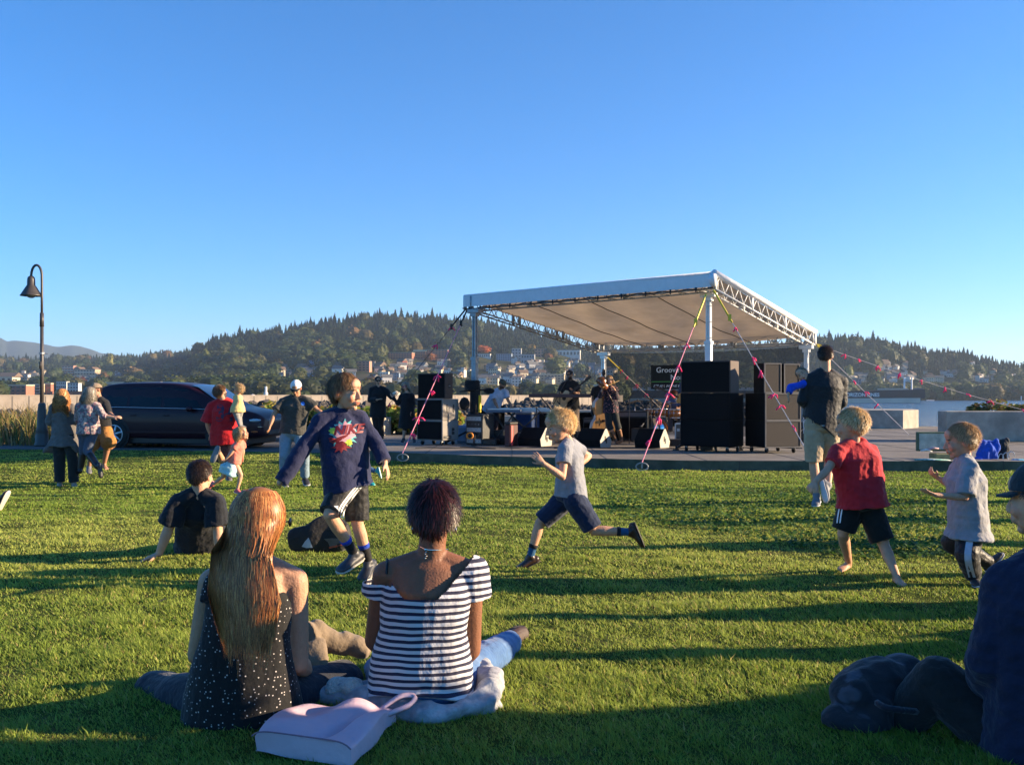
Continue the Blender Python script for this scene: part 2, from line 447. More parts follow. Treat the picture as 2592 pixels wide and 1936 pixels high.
    def garment(p, name, prims, m, vox=None, fold=.006, fk=16, sm=4, seed=1, cols=None, label=None, stretch=(1, 1, .45), fine=.3):
        V, Nn, Fs = remesh_np(prims, vox or p.vox*1.1, sm)
        w = wav(V*np.array(stretch), seed, fk*2.0, 7)
        w = np.where(w > 0, w, -np.abs(w)**.7*1.0)*fold
        w += wav(V, seed+5, fk*5, 5)*fold*fine
        V = V+Nn*w[:, None]
        o = mk(name, V, Fs, m, p.o, world=True, cols=cols)
        if label: o['label'] = label
        p.last = (V, Fs); return o
    def arm_path(p, X, t):
        J = p.J; a, b, c = J['sh'+X], J['el'+X], J['wr'+X]
        return [a, lerp(a, b, t)] if t <= 1 else [a, b, lerp(b, c, t-1)]
    def top(p, name, m, sleeve=.6, hem=.12, off=.012, loose=1.1, sl=.068, flare=.03, fold=.007, hempt=None, collar=.0, sl2=None, hood=False, vee=0, label=None, seed=1, neck=True, fk=16):
        J, s = p.J, p.s
        dn = nrm(J['pel']-lerp(J['nk'], J['pel'], .7))
        he = J['pel']+dn*hem*s if hempt is None else P(*hempt)
        pr = [p.torso(off, hem=he, flare=flare, loose=loose)]
        for X in 'AB':
            pr += limb([lerp(J['nk'], J['sh'+X], .3), J['sh'+X]], [.047*s+off, .055*s+off], n=12)
            if sleeve > 0:
                pa = p.arm_path(X, sleeve)
                r0 = .056*s+off
                if sleeve <= 1: rs = [r0, sl*s]; pr.append(loft(pa, rs, n=14)); pr.append(sph(pa[0], r0, 14))
                else:
                    r2 = (sl2 if sl2 else sl*.75)*s
                    pr.append(loft([pa[0], lerp(pa[0], pa[1], .5), pa[1]], [r0, sl*s, sl*s*.95], n=14)); pr.append(loft(pa[1:], [sl*s*.95, r2], n=14)); pr += [sph(pa[0], r0, 14), sph(pa[1], sl*s*.95, 14)]
        if hood:
            pr.append(sph(J['nk']-p.tf()*.045*s+A(0, 0, .01), np.array([.10, .055, .055])*s, 14, np.stack([p.S, np.cross(A(0, 0, 1), p.S), A(0, 0, 1)], 1)))
            pr.append(loft([J['nk']+A(0, 0, -.02), J['nk']+A(0, 0, .035)*s], [.095*s, .075*s], [.085*s, .07*s], side=p.S, n=16))
        o = p.garment(name, pr, m, fold=fold, label=label, seed=seed, fk=fk)
        return o
    def tf(p):
        """the way the chest faces"""
        up = nrm(p.J['nk']-p.J['pel']); f = np.cross(up, p.S)
        return f if p.chestfront is None else nrm(p.chestfront)
    chestfront = None
    def legs(p, name, m, ln=1.0, off=.014, hemr=.085, kn=None, fold=.006, waist=.10, seed=2, label=None, ankle=None, fk=16, crotch=True):
        J, s, fat = p.J, p.s, p.fat
        up = nrm(lerp(J['nk'], J['pel'], .7)-J['pel']); S2 = nrm(J['hiB']-J['hiA'])
        pr = [loft([J['pel']+up*waist*s, J['pel'], J['pel']-up*.05*s, J['pel']-up*.10*s], [.148*s*fat*p.hipw+off*.5, .163*s*fat*p.hipw+off, .15*s*fat*p.hipw+off, .07*s], [.105*s*fat+off*.5, .118*s*fat+off, .105*s*fat+off, .06*s], side=S2, n=20)]
        for X in 'AB':
            hi, k, an = J['hi'+X], J['kn'+X], J['an'+X]
            r0, r1 = .09*s*fat+off, (kn if kn else .06*s+off)
            if ln <= 1:
                e = lerp(hi, k, ln); pr.append(loft([hi, lerp(hi, e, .5), e], [r0, lerp(r0, hemr*s, .5), hemr*s], n=16)); pr.append(sph(hi, r0, 14))
            else:
                e = lerp(k, an, min(ln-1, 1)); ra = (ankle if ankle else .052)*s
                if ln > 1.99: e = an+nrm(an-k)*.03*s
                pr += [loft([hi, lerp(hi, k, .5), k], [r0, lerp(r0, r1, .5), r1], n=16), sph(hi, r0, 14), sph(k, r1, 14), loft([k, lerp(k, e, .5), e], [r1, lerp(r1, ra, .4), ra], n=16)]
        return p.garment(name, pr, m, fold=fold, seed=seed, label=label, fk=fk)
    def skirt(p, name, m, length=.3, hemr=.26, pleat=.02, label=None):
        J, s = p.J, p.s; up = nrm(J['nk']-J['pel'])
        pts = [J['pel']+up*.08*s, J['pel']-up*.02*s, J['pel']-up*length*s*.5, J['pel']-up*length*s]
        S2 = nrm(J['hiB']-J['hiA']); V, q, t = loft(pts, [.13*s, .17*s, .6*hemr*s+.06, hemr*s], [.10*s, .13*s, .5*hemr*s+.05, .8*hemr*s], side=S2, n=48)
        pr = [(V, q, t)]
        return p.garment(name, pr, m, fold=pleat, fk=13, stretch=(1, 1, .08), seed=4, label=label)
    def shoes(p, m, sole=None, X='AB', boot=0.0, bulk=1.0, name='shoe', strap=None):
        s = p.s
        for x in X:
            J = p.J; an, fd, dn = J['an'+x], J['fd'+x], J['dn'+x]; sd = np.cross(fd, dn); heel = an+dn*.05*s-fd*.035*s; k = 1.0*bulk
            pr = [loft([heel-fd*.03*s, heel+fd*.02*s, heel+fd*.09*s, heel+fd*.16*s+dn*.008*s, heel+fd*.215*s+dn*.012*s, heel+fd*.235*s+dn*.014*s], [.028*s*k, .039*s*k, .041*s*k, .049*s*k, .042*s*k, .02*s*k],
                       [.03*s, .040*s, .041*s, .030*s, .021*s, .01*s], side=sd, n=16), sph(heel-fd*.01*s, .036*s*k, 12)]
            sk_ = nrm(J['kn'+x]-an); pr += limb([an, heel+fd*.02*s], [.045*s, .042*s], n=14)
            if boot > .05: pr.append(loft([an, an+sk_*boot*.5*s, an+sk_*boot*s], [.050*s, .060*s, .066*s], n=16))
            pr.append(loft([an+fd*.01*s, heel+fd*.11*s], [.04*s, .03*s], n=12))
            o = p.garment(name, pr, m, vox=min(p.vox, .006), fold=.0015, sm=3)
            if sole is not None:
                V, q, t = loft([heel-fd*.042*s+dn*.033*s, heel+fd*.0*s+dn*.033*s, heel+fd*.09*s+dn*.033*s, heel+fd*.17*s+dn*.033*s, heel+fd*.225*s+dn*.03*s, heel+fd*.246*s+dn*.028*s],
                               [.022*s*k, .042*s*k, .042*s*k, .052*s*k, .042*s*k, .016*s*k], [.008*s, .013*s, .013*s, .012*s, .012*s, .008*s], side=sd, n=18)
                mk('sole', V-np.array(p.o.location), [np.array(q), np.array(t)], sole, o)
    def socks(p, m, X='AB', h=.14, band=None):
        s = p.s
        for x in X:
            J = p.J; an = J['an'+x]; d = nrm(J['kn'+x]-an)
            V, Nn, Fs = remesh_np(limb([an-d*.01, an+d*h*.5*s, an+d*h*s], [.041*s, .043*s, .047*s], n=16, round_=False), .006, 2)
            o = mk('sock', V, Fs, m, p.o, world=True)
            if band is not None:
                V, q, t = loft([an+d*(h-.035)*s, an+d*(h+.004)*s], [.0485*s, .0505*s], n=18)
                mk('sock_band', V-np.array(p.o.location), [np.array(q), np.array(t)], band, o)
    # ---- hair, all in head-local coordinates
    def hair(p, pal, n=2500, L=.045, cap=1.0, style='short', line=.062, nape=-.07, curl=0.0, wave=.01, length=.4, side=.0, ends=.05, wid=.0022, spread=1.0, seed=3, faceopen=58, bulge=1.0, part=0.0, grav=0.0, name='hair', label=None, flat=None, front=.6, gather=.42, wide=1.0, lump=.02):
        hs = p.hs; g = np.random.default_rng(seed); pal = np.array(pal, float)
        c0 = A(0, -.012, .028); rad = A(.080, .100, .094)*cap
        V, q, t = sphere(40)
        az = np.degrees(np.abs(np.arctan2(V[:, 0], V[:, 1])))
        zmin = np.interp(az, [0, 42, 62, 88, 100, 180], [line, line-.006, .038, .022, .0, nape])
        X = V*rad*(1+.03*wav(V, seed, 5)[:, None])+c0
        lowz = X[:, 2] < zmin
        X2 = X.copy(); X2[lowz, 2] = zmin[lowz]*.8+X[lowz, 2]*.2
        keep = [f for f in q if sum(lowz[list(f)]) < 3]; keept = [f for f in t if sum(lowz[list(f)]) < 2]
        X2 = X2 if style == 'short' else X
        rootc = pal[g.integers(0, len(pal), len(X))]*.75
        parts_V = [X2]; parts_C = [np.tile(pal.mean(0)*.8, (len(X2), 1))]; Qs = [np.array(keep)]; Ts = [np.array(keept)] if keept else []; nb = len(X2)
        if style == 'short':
            rt = []
            while len(rt) < n:
                v = g.normal(size=3); v /= np.linalg.norm(v); a = math.degrees(abs(math.atan2(v[0], v[1])))
                x = v*rad+c0
                if x[2] > np.interp(a, [0, 42, 62, 88, 100, 180], [line, line-.006, .038, .022, .0, nape]): rt.append(v)
            v = np.array(rt); m = 5
            crown = nrm(A(part, -.35, 1)); tang = v*(v@crown)[:, None]-crown; tang = tang/np.maximum(np.linalg.norm(tang, axis=1), 1e-3)[:, None]
            dirv = tang*1.0+v*.18+g.normal(size=v.shape)*(.22+curl*.5); dirv /= np.linalg.norm(dirv, axis=1)[:, None]
            LL = L*(.6+.8*g.random(n))*np.where((v[:, 1] > .35) & (v[:, 2] < .75), front, 1)
            S = np.linspace(0, 1, m); pts = np.zeros((n, m, 3)); x = v*rad+c0; pts[:, 0] = x-v*.004
            dd = dirv.copy()
            for i in range(1, m):
                if curl: dd = dd+g.normal(size=dd.shape)*curl*.55
                dd = dd+A(0, 0, -1)*grav*.3; dd /= np.linalg.norm(dd, axis=1)[:, None]
                pts[:, i] = pts[:, i-1]+dd*(LL/(m-1))[:, None]
                r = (pts[:, i]-c0)/rad; rn = np.linalg.norm(r, axis=1); low = rn < 1.01
                pts[low, i] = c0+(r[low]/rn[low][:, None])*rad*1.015
        else:
            m = 18 if p.vox < .007 else 12
            aa = R(faceopen)+g.random(n)*(2*math.pi-2*R(faceopen)); ztop = .118*np.ones(n)
            rf = .80+.24*g.random(n); Ls = length+ends*g.normal(size=n); tt = np.linspace(0, 1, m)
            ph = g.random(n)*6.28; cl = g.integers(0, max(8, n//60), n); pc = g.random((max(8, n//60), 3))
            z = ztop[:, None]-(ztop[:, None]+np.abs(Ls)[:, None])*(tt[None, :]**1.15)
            zz = np.clip((z-.028)/(.102*cap), -1, 1)
            prof = np.where(z > .0, np.sqrt(np.maximum(1-zz**2, .012)), 1.0)
            dn = np.clip(-z, 0, 2)
            ax = (.088*cap*prof)*np.interp(dn, [0, .1, .25, .5], [1, 1.0*bulge*wide**.5, 1.05*bulge*wide, .85*bulge*spread*wide])
            ay = (.104*cap*prof)*np.interp(dn, [0, .12, .3, .6], [1, .85, .62, .5])
            a2 = aa[:, None]+.10*np.sin(tt*9+ph[:, None])*wave*20*.5
            # gather to the back below the jaw
            gat = np.clip(dn/.25, 0, 1)
            a2 = a2+(math.pi-a2)*gat*gather
            cy = -.012-.02*gat
            X3 = np.stack([np.sin(a2)*ax*rf[:, None]+side*dn, np.cos(a2)*ay*rf[:, None]+cy, z], -1)
            ripple = wave*np.sin(z*38+pc[cl, 0][:, None]*6.28)*np.clip((.1-z)/.12, 0, 1.3)
            ripple2 = wave*np.sin(z*52+pc[cl, 1][:, None]*6.28)*np.clip((.1-z)/.12, 0, 1.3)
            X3[:, :, 0] += ripple+(pc[cl, 2][:, None]-.5)*lump*gat; X3[:, :, 1] += ripple2-(pc[cl, 1][:, None])*lump*.6*gat
            if flat is not None: X3[:, :, 1] = np.where(dn > .0, X3[:, :, 1]+(np.minimum(X3[:, :, 1], flat[0]-flat[1]*dn-.012*pc[cl, 2][:, None]-.055*np.clip(1-(np.sin(a2)*1.0)**2, 0, 1)*np.clip(dn*5, 0, 1))-X3[:, :, 1])*np.clip(dn/.10, 0, 1), X3[:, :, 1])
            pts = X3
        # ribbons
        tg = np.gradient(pts, axis=1); out = pts-c0; sd = np.cross(tg, out); sd /= np.maximum(np.linalg.norm(sd, axis=2), 1e-6)[..., None]
        w = wid*(.7+.6*g.random(n))[:, None, None]*np.linspace(1.2, .15, m)[None, :, None]**.6
        Lf = pts-sd*w; Rt = pts+sd*w; idx = np.arange(n*m).reshape(n, m)
        Vr = np.concatenate([Lf.reshape(-1, 3), Rt.reshape(-1, 3)]); o2 = n*m
        Qr = np.stack([idx[:, :-1], idx[:, 1:], idx[:, 1:]+o2, idx[:, :-1]+o2], -1).reshape(-1, 4)+nb
        cc = pal[g.integers(0, len(pal), n)]*(.75+.5*g.random((n, 1)))
        Cr = np.repeat(cc, m, 0); Cr = np.concatenate([Cr, Cr])
        parts_V.append(Vr); Qs.append(Qr); parts_C.append(Cr)
        V = np.concatenate(parts_V)*hs@p.HM.T+p.hc
        return mk(name, V, [np.concatenate(Qs)]+Ts, HAIR_MAT, p.o, cols=np.concatenate(parts_C), world=True)
    def HL(p, x, y, z): return p.hc+p.HM@A(x, y, z)*p.hs
    def cap(p, m, brim=None, back=False, flat=False, peak=1.0, brimdir=1):
        b = MB(); V, q, t = sphere(24); keep = V[:, 2] > -.12
        X = V*A(.088, .108, .100 if not flat else .080)*(1.02)+A(0, -.012, .035)
        if flat: X[:, 1] += np.clip(X[:, 2], 0, 1)*.25
        q = [f for f in q if all(keep[list(f)])]; t = [f for f in t if all(keep[list(f)])]
        W = X*p.hs@p.HM.T+p.hc
        o = mk('cap', W, [np.array(q), np.array(t)], m, p.o, world=True)
        sg = -1 if back else 1
        br = []; 
        for k in range(13):
            a = R(-62+124*k/12); br.append((math.sin(a)*.082, sg*(math.cos(a)*.095-.01), .032)); 
        br2 = [(x*1.0, y+sg*.062*peak*math.cos(R(-62+124*i/12))**.6, .018) for i, (x, y, z) in enumerate(br)]
        Vb = [p.HL(*v) for v in br]+[p.HL(*v) for v in br2]+[p.HL(x, y, z-.006) for x, y, z in br]+[p.HL(x, y, z-.006) for x, y, z in br2]
        Q = []
        for k in range(12):
            Q += [[k, k+1, 14+k, 13+k], [26+k, 39+k, 40+k, 27+k], [13+k, 14+k, 40+k, 39+k]]
        mk('brim', np.array(Vb)-np.array(p.o.location), np.array(Q), brim or m, o, smooth=True)
        return o
    def glasses(p, m):
        b = MB()
        for sg in (1, -1):
            b.ell(p.HL(.031*sg, .096, .002), A(.025, .006, .018)*p.hs, 12, p.HM)
            b.rod(p.HL(.055*sg, .092, .006), p.HL(.080*sg, -.01, .006), .0025)
        b.rod(p.HL(-.01, .1, .004), p.HL(.01, .1, .004), .003)
        return b.build('sunglasses', m, p.o, smooth=True)
    def decal(p, name, V, T, m, dirv, garment=None, off=.004, parent=None):
        """drop a flat shape on the last garment along dirv (unit, pointing at the cloth)"""
        GV, GF = p.last; polys = [list(map(int, f)) for ff in GF for f in ff]
        bv = BVHTree.FromPolygons([Vector(v) for v in GV], polys)
        out = []
        for v in V:
            dv = Vector(nrm(v-A(0, 0, CZ))) if dirv is None else Vector(nrm(dirv))
            h = bv.ray_cast(Vector(v)-dv*.5, dv)
            out.append(np.array(h[0]-dv*off) if h[0] is not None else v)
        return mk(name, np.array(out)-np.array(p.o.location), T, m, parent or p.o, smooth=True)
def grid_shape(outline, step):
    """triangulated fan of a 2D outline with inner rings so it can drape: returns 2D verts and tris"""
    o = np.array(outline, float); c = o.mean(0); rings = [c+(o-c)*f for f in (1, .75, .5, .25)]; n = len(o)
    V = np.concatenate(rings+[[c]]); T = []
    for r in range(3):
        for k in range(n):
            a = r*n+k; b = r*n+(k+1) % n; T += [[a, b, b+n], [a, b+n, a+n]]
    T += [[3*n+k, 3*n+(k+1) % n, 4*n] for k in range(n)]
    return V, np.array(T)
def ribbon3(pts, w, side):
    pts = np.array(pts); s = nrm(side); V = np.concatenate([pts-s*w/2, pts+s*w/2]); n = len(pts)
    Q = np.array([[i, i+1, i+1+n, i+n] for i in range(n-1)]); return V, Q
A1 = (0, 600, 2.36); A2 = (500, 850, 2.5417); A3 = (300, 1100, 2.0657); A4 = (800, 1100, 2.0657); A5 = (1200, 950, 3.0036)
A6 = (1100, 650, 2.7529); A7 = (1600, 650, 2.7533); A8 = (1950, 800, 2.3598); B1 = (1950, 1300, 2.598); B6 = (850, 900, 5.53)
B7 = (1200, 900, 5.2667); B8 = (1500, 850, 4.0218); C1 = (490, 950, 5.16); C2 = (90, 960, 5.508); C3 = (1180, 950, 6.9125); C4 = (1440, 950, 6.9125)
D4 = (560, 1180, 5.5075); B5 = (950, 780, 3.6867)
def GD(z, x, y): return G(z[0]+x/z[2], z[1]+y/z[2])[1]
def pat(name, kind, c1, c2, k=40., thr=.5, rough=.85, c3=None):
    m = bpy.data.materials.new(name); t = nt(m); N = t.nodes; L = t.links
    out = N.new('ShaderNodeOutputMaterial'); b = N.new('ShaderNodeBsdfPrincipled'); L.new(b.outputs[0], out.inputs[0]); b.inputs['Roughness'].default_value = rough
    b.inputs['Specular IOR Level'].default_value = .25; b.inputs['Sheen Weight'].default_value = .15
    tc = N.new('ShaderNodeTexCoord'); mix = N.new('ShaderNodeMix'); mix.data_type = 'RGBA'; mix.inputs[6].default_value = (*c1, 1); mix.inputs[7].default_value = (*c2, 1)
    if kind == 'stripe':
        sp = N.new('ShaderNodeSeparateXYZ'); no = N.new('ShaderNodeTexNoise'); no.inputs['Scale'].default_value = 4
        L.new(tc.outputs['Object'], sp.inputs[0]); L.new(tc.outputs['Object'], no.inputs[0])
        ad = N.new('ShaderNodeMath'); ad.operation = 'MULTIPLY_ADD'; L.new(no.outputs[0], ad.inputs[0]); ad.inputs[1].default_value = .035; L.new(sp.outputs[2], ad.inputs[2])
        mu = N.new('ShaderNodeMath'); mu.operation = 'MULTIPLY'; L.new(ad.outputs[0], mu.inputs[0]); mu.inputs[1].default_value = k
        fr = N.new('ShaderNodeMath'); fr.operation = 'FRACT'; L.new(mu.outputs[0], fr.inputs[0]); src = fr.outputs[0]
    elif kind == 'dots':
        vo = N.new('ShaderNodeTexVoronoi'); vo.inputs['Scale'].default_value = k; vo.inputs['Randomness'].default_value = .75
        L.new(tc.outputs['Object'], vo.inputs['Vector']); src = vo.outputs['Distance']
    else:
        vo = N.new('ShaderNodeTexNoise'); vo.inputs['Scale'].default_value = k; vo.inputs['Detail'].default_value = 3; vo.inputs['Distortion'].default_value = 1.5
        L.new(tc.outputs['Object'], vo.inputs['Vector']); src = vo.outputs[0]
    gt = N.new('ShaderNodeMapRange'); e = .04; gt.inputs[1].default_value = thr-e; gt.inputs[2].default_value = thr+e; L.new(src, gt.inputs[0]); L.new(gt.outputs[0], mix.inputs[0])
    col = mix.outputs[2]
    if c3 is not None:
        v2 = N.new('ShaderNodeTexVoronoi'); v2.inputs['Scale'].default_value = k*1.6; L.new(tc.outputs['Object'], v2.inputs['Vector'])
        g2 = N.new('ShaderNodeMath'); g2.operation = 'LESS_THAN'; g2.inputs[1].default_value = .32; L.new(v2.outputs['Distance'], g2.inputs[0])
        m2 = N.new('ShaderNodeMix'); m2.data_type = 'RGBA'; L.new(g2.outputs[0], m2.inputs[0]); L.new(col, m2.inputs[6]); m2.inputs[7].default_value = (*c3, 1); col = m2.outputs[2]
    L.new(col, b.inputs['Base Color'])
    no = N.new('ShaderNodeTexNoise'); no.inputs['Scale'].default_value = 26; no.inputs['Detail'].default_value = 5; L.new(tc.outputs['Object'], no.inputs['Vector'])
    bu = N.new('ShaderNodeBump'); bu.inputs['Strength'].default_value = .8; bu.inputs['Distance'].default_value = .01; L.new(no.outputs[0], bu.inputs['Height']); L.new(bu.outputs[0], b.inputs['Normal'])
    return m
BLOND = [(.88, .67, .36), (.80, .57, .28), (.92, .76, .48), (.68, .47, .23)]
LBROWN = [(.22, .115, .05), (.30, .17, .075), (.15, .075, .035), (.40, .24, .11)]
HONEY = [(.52, .19, .06), (.66, .28, .085), (.34, .12, .04), (.85, .44, .15), (.24, .085, .03), (.58, .22, .065)]
DBROWN = [(.055, .03, .018), (.085, .045, .025), (.035, .02, .013)]
BLACKH = [(.02, .009, .008), (.05, .012, .012), (.012, .007, .006), (.09, .018, .018)]
GREYH = [(.33, .29, .23), (.45, .40, .33), (.22, .19, .15)]
COPPER = [(.70, .34, .12), (.52, .22, .07), (.80, .46, .18), (.36, .15, .05)]
WHITE_P = mat('white_print', (.8, .8, .8), rough=.6, var=.03)
black_w = mat('black_frames', (.01, .01, .011), rough=.25, var=0)

# ---------------- boy in the navy hoodie
navy = cloth('navy_fleece', (.016, .020, .06)); blk = cloth('black_jersey', (.012, .012, .013), rough=.6)
d0 = 6.12
p = Person('boy in navy hoodie with bright chest print and black shorts running past the seated women', d0, A2,
  dict(head=(952, 366, 0), nk=(925, 492, .02), shA=(792, 548, -.04), shB=(1050, 545, .06), elA=(690, 715, -.10), wrA=(528, 945, -.18), hdA=(505, 980, -.2), elB=(1142, 672, .06), wrB=(1205, 815, -.02), hdB=(1226, 880, -.04),
       pel=(965, 945, .02), hiA=(925, 985, -.04), hiB=(1015, 985, .07), knA=(850, 1150, -.16), anA=(1008, 1398, .03), toA=(868, 1532, -.10), knB=(1028, 1205, .06), anB=(1098, 1452, .14), toB=(1045, 1585, .02)),
  face=(.90, -.42, -.02), up=(-.10, .0, 1), h=1.36, head=1.04, skin='fair', vox=.005, no=('handA',), hands=(.9, .35), brow=(.16, .09, .045), palms=(None, A(-1, .2, 0)))
p.chestfront = (.12, -1, 0)
p.hair(LBROWN, n=6500, L=.042, cap=1.05, grav=.55, front=.55, line=.05, nape=-.06, wid=.0017)
p.top('hoodie', navy, sleeve=1.97, sl=.070, sl2=.060, hem=.16, off=.022, loose=1.22, hempt=(A2[0]+975/A2[2], A2[1]+985/A2[2], d0+.02), flare=.06, fold=.012, hood=True, fk=13)
# splash print on the chest with the word and swoosh
tq = mat('print_teal', (.10, .42, .42), var=.2, scale=30); pk = mat('print_pink', (.62, .30, .34), var=.2, scale=30); lime = mat('print_lime', (.50, .62, .05), var=.15); rd = mat('print_red', (.20, .006, .012), var=.15)
def star(cx, cy, r, k, n=26, seed=1, sx=1, sy=1):
    g = np.random.default_rng(seed)
    return [(cx+sx*r*(1 if i % 2 else k)*(.85+.3*g.random())*math.cos(6.2832*i/n), cy+sy*r*(1 if i % 2 else k)*(.85+.3*g.random())*math.sin(6.2832*i/n)) for i in range(n)]
def a2(x, y, d=d0-.25): return P(A2[0]+x/A2[2], A2[1]+y/A2[2], d)
def px_decal(p, name, outline, m, z=A2, d=d0-.25, off=.004, parent=None):
    V2, T = grid_shape(outline, 1); V = np.array([P(z[0]+a/z[2], z[1]+b/z[2], d) for a, b in V2])
    return p.decal(name, V, T, m, None, off=off, parent=parent)
body_print = px_decal(p, 'chest_print', star(940, 632, 96, .70, 30, 1), tq, off=.003)
px_decal(p, 'print_spot', star(925, 705, 62, .6, 20, 3, 1.1, .8), rd, off=.0045, parent=p.o)
px_decal(p, 'print_spot', star(948, 622, 70, .78, 20, 2), pk, off=.006)
px_decal(p, 'print_spot', star(870, 610, 26, .7, 14, 5), lime, off=.0065); px_decal(p, 'print_spot', star(975, 685, 26, .7, 14, 6), lime, off=.0065)
px_decal(p, 'swoosh', [(842, 655), (856, 662), (885, 660), (940, 640), (1003, 620), (950, 655), (910, 680), (868, 690), (850, 682)], rd, off=.008)
V, T = text_mesh('NIKE', .072, extrude=0, shear=.25, bold=.003)
W = np.array([a2(872, 636)+A(x*1.18, 0, y*1.05+x*.10) for x, y, _ in V]); p.decal('lettering', W, T, rd, None, off=.0095)
sh = p.legs('shorts', blk, ln=.93, off=.022, hemr=.098, fold=.008, waist=.08)
for i in range(3):
    q = [P(A2[0]+(x+i*17)/A2[2], A2[1]+(y+i*2)/A2[2], d0-.4) for x, y in [(1022, 965), (985, 1010), (948, 1058), (920, 1100), (908, 1135), (903, 1166)]]
    V, Q = ribbon3(bez(q, 4), .0085, (.75, 0, -.6)); p.decal('stripe', V, Q, WHITE_P, None, off=.004)
for k in range(3):
    q = [(877+k*8, 1093+k*2), (881+k*8, 1090), (897, 1112), (893-(2-k)*6, 1114)]
px_decal(p, 'badge', [(877, 1094), (905, 1092), (906, 1120)], WHITE_P, off=.004)
blacksock = cloth('black_sock', (.014, .013, .013)); p.socks(blacksock, h=.17, band=cloth('blue_band', (.01, .05, .40)))
p.shoes(mat('clog_grey', (.035, .037, .045), rough=.5, var=.1), sole=mat('clog_sole', (.45, .40, .33), rough=.6, var=.06), bulk=1.25, name='clog')
NAVYBOY = p

# ---------------- fair-haired runner
gry = cloth('heather_grey', (.24, .245, .27)); nv2 = cloth('navy_cotton', (.012, .022, .055))
d1 = GD(A5, 445, 1470)
p = Person('curly blond boy in grey tee and navy shorts sprinting in front of the stage', d1, A5,
  dict(head=(655, 392, 0), nk=(722, 510, 0), shA=(688, 572, -.11), shB=(762, 552, .11), elA=(672, 772, -.19), wrA=(525, 668, -.24), hdA=(462, 606, -.25), elB=(872, 612, .20), wrB=(790, 690, .10), hdB=(740, 700, .0),
       pel=(735, 905, 0), hiA=(765, 945, -.07), hiB=(695, 945, .07), knB=(500, 1120, .07), anB=(428, 1375, .07), toB=(280, 1478, .05), knA=(908, 1178, -.09), anA=(1182, 1190, -.09), toA=(1290, 1345, -.08)),
  face=(-.95, -.22, -.20), up=(-.12, 0, 1), h=1.16, head=.99, skin='fair', vox=.0045, hands=(.25, .6), palms=(A(-.3, .9, 0), A(0, 1, 0)), brow=(.55, .38, .2))
p.chestfront = (-1, 0, 0)
p.hair(BLOND, n=8000, L=.032, cap=1.04, curl=.34, wid=.0014, line=.05, nape=-.055)
p.top('shirt', gry, sleeve=.52, sl=.082, hem=.13, off=.017, loose=1.16, flare=.05, fold=.005, hempt=(1200+733/3.0036, 950+925/3.0036, d1))
p.legs('shorts', nv2, ln=.93, off=.026, hemr=.108, fold=.008)
p.socks(cloth('blue_sock', (.02, .09, .20)), h=.13, band=cloth('black_band', (.012, .012, .016)))
p.shoes(mat('brown_shoe', (.045, .022, .014), rough=.4, var=.15), sole=mat('dark_sole', (.02, .016, .013), rough=.7), bulk=1.1)

# ---------------- boy in red
red = cloth('red_cotton', (.48, .018, .028))
d2 = 6.2
p = Person('fair-haired barefoot boy in red shirt and black shorts seen from behind', d2, A8,
  dict(head=(487, 655, 0), nk=(500, 752, 0), shA=(408, 812, -.05), shB=(595, 812, .07), elA=(335, 925, -.12), wrA=(268, 990, -.16), hdA=(240, 1020, -.17), elB=(640, 955, .12), wrB=(610, 1050, .30), hdB=(590, 1080, .34),
       pel=(545, 1115, 0), hiA=(478, 1165, .02), hiB=(600, 1165, .0), knA=(432, 1300, .02), anA=(468, 1468, .26), toA=(385, 1515, .12), knB=(680, 1370, -.06), anB=(752, 1548, -.20), toB=(812, 1612, -.34)),
  face=(-.80, .60, -.05), up=(.0, .0, 1), h=1.18, head=.97, skin='fair', vox=.005, hands=(1.3, .8), feet=('bare', 'bare'))
p.hair(BLOND[:3]+[(.45, .30, .14)], n=4200, L=.032, cap=1.04, wid=.0017, nape=-.065)
p.top('shirt', red, sleeve=.62, sl=.085, hem=.1, off=.020, loose=1.28, flare=.08, fold=.010, hempt=(1950+547/2.36, 800+1138/2.36, d2))
p.legs('shorts', cloth('black_shorts', (.008, .011, .010)), ln=.86, off=.026, hemr=.118, fold=.007)
q = [P(1950+x/2.36, 800+y/2.36, d2-.5) for x, y in [(416, 1128), (408, 1165), (402, 1200), (398, 1235)]]
for i in range(2):
    V, Q = ribbon3(bez([k+A(.018*i, 0, 0) for k in q], 4), .008, (1, 0, 0)); p.decal('stripe', V, Q, WHITE_P, None, off=.004)

# ---------------- small boy in grey
d3 = GD(A8, 1200, 1592)
ltg = cloth('light_grey_jersey', (.30, .30, .31))
p = Person('small boy in long pale grey tee and dark track trousers holding his hands forward', d3, A8,
  dict(head=(1142, 748, 0), nk=(1165, 858, 0), shA=(1185, 905, -.10), shB=(1140, 900, .10), elA=(1165, 1082, -.15), wrA=(985, 1068, -.20), hdA=(920, 1045, -.2), elB=(1075, 1010, .18), wrB=(1000, 965, .2), hdB=(965, 940, .2),
       pel=(1180, 1270, 0), hiA=(1190, 1300, -.05), hiB=(1160, 1300, .06), knA=(1172, 1425, -.12), anA=(1205, 1545, -.06), toA=(1235, 1598, -.16), knB=(1095, 1352, .12), anB=(1290, 1465, .18), toB=(1370, 1420, .2)),
  face=(-.94, .25, -.12), h=1.06, head=.97, skin='fair', vox=.005, hands=(.25, .8), palms=(A(0, .3, 1), A(0, .3, 1)))
p.chestfront = (-1, 0, 0)
p.hair([(.56, .37, .19), (.46, .29, .14), (.66, .47, .26)], n=4000, L=.032, cap=1.03, wid=.0017)
p.top('shirt', ltg, sleeve=.92, sl=.10, hem=.2, off=.026, loose=1.3, flare=.22, fold=.012, hempt=(1950+1178/2.36, 800+1322/2.36, d3))
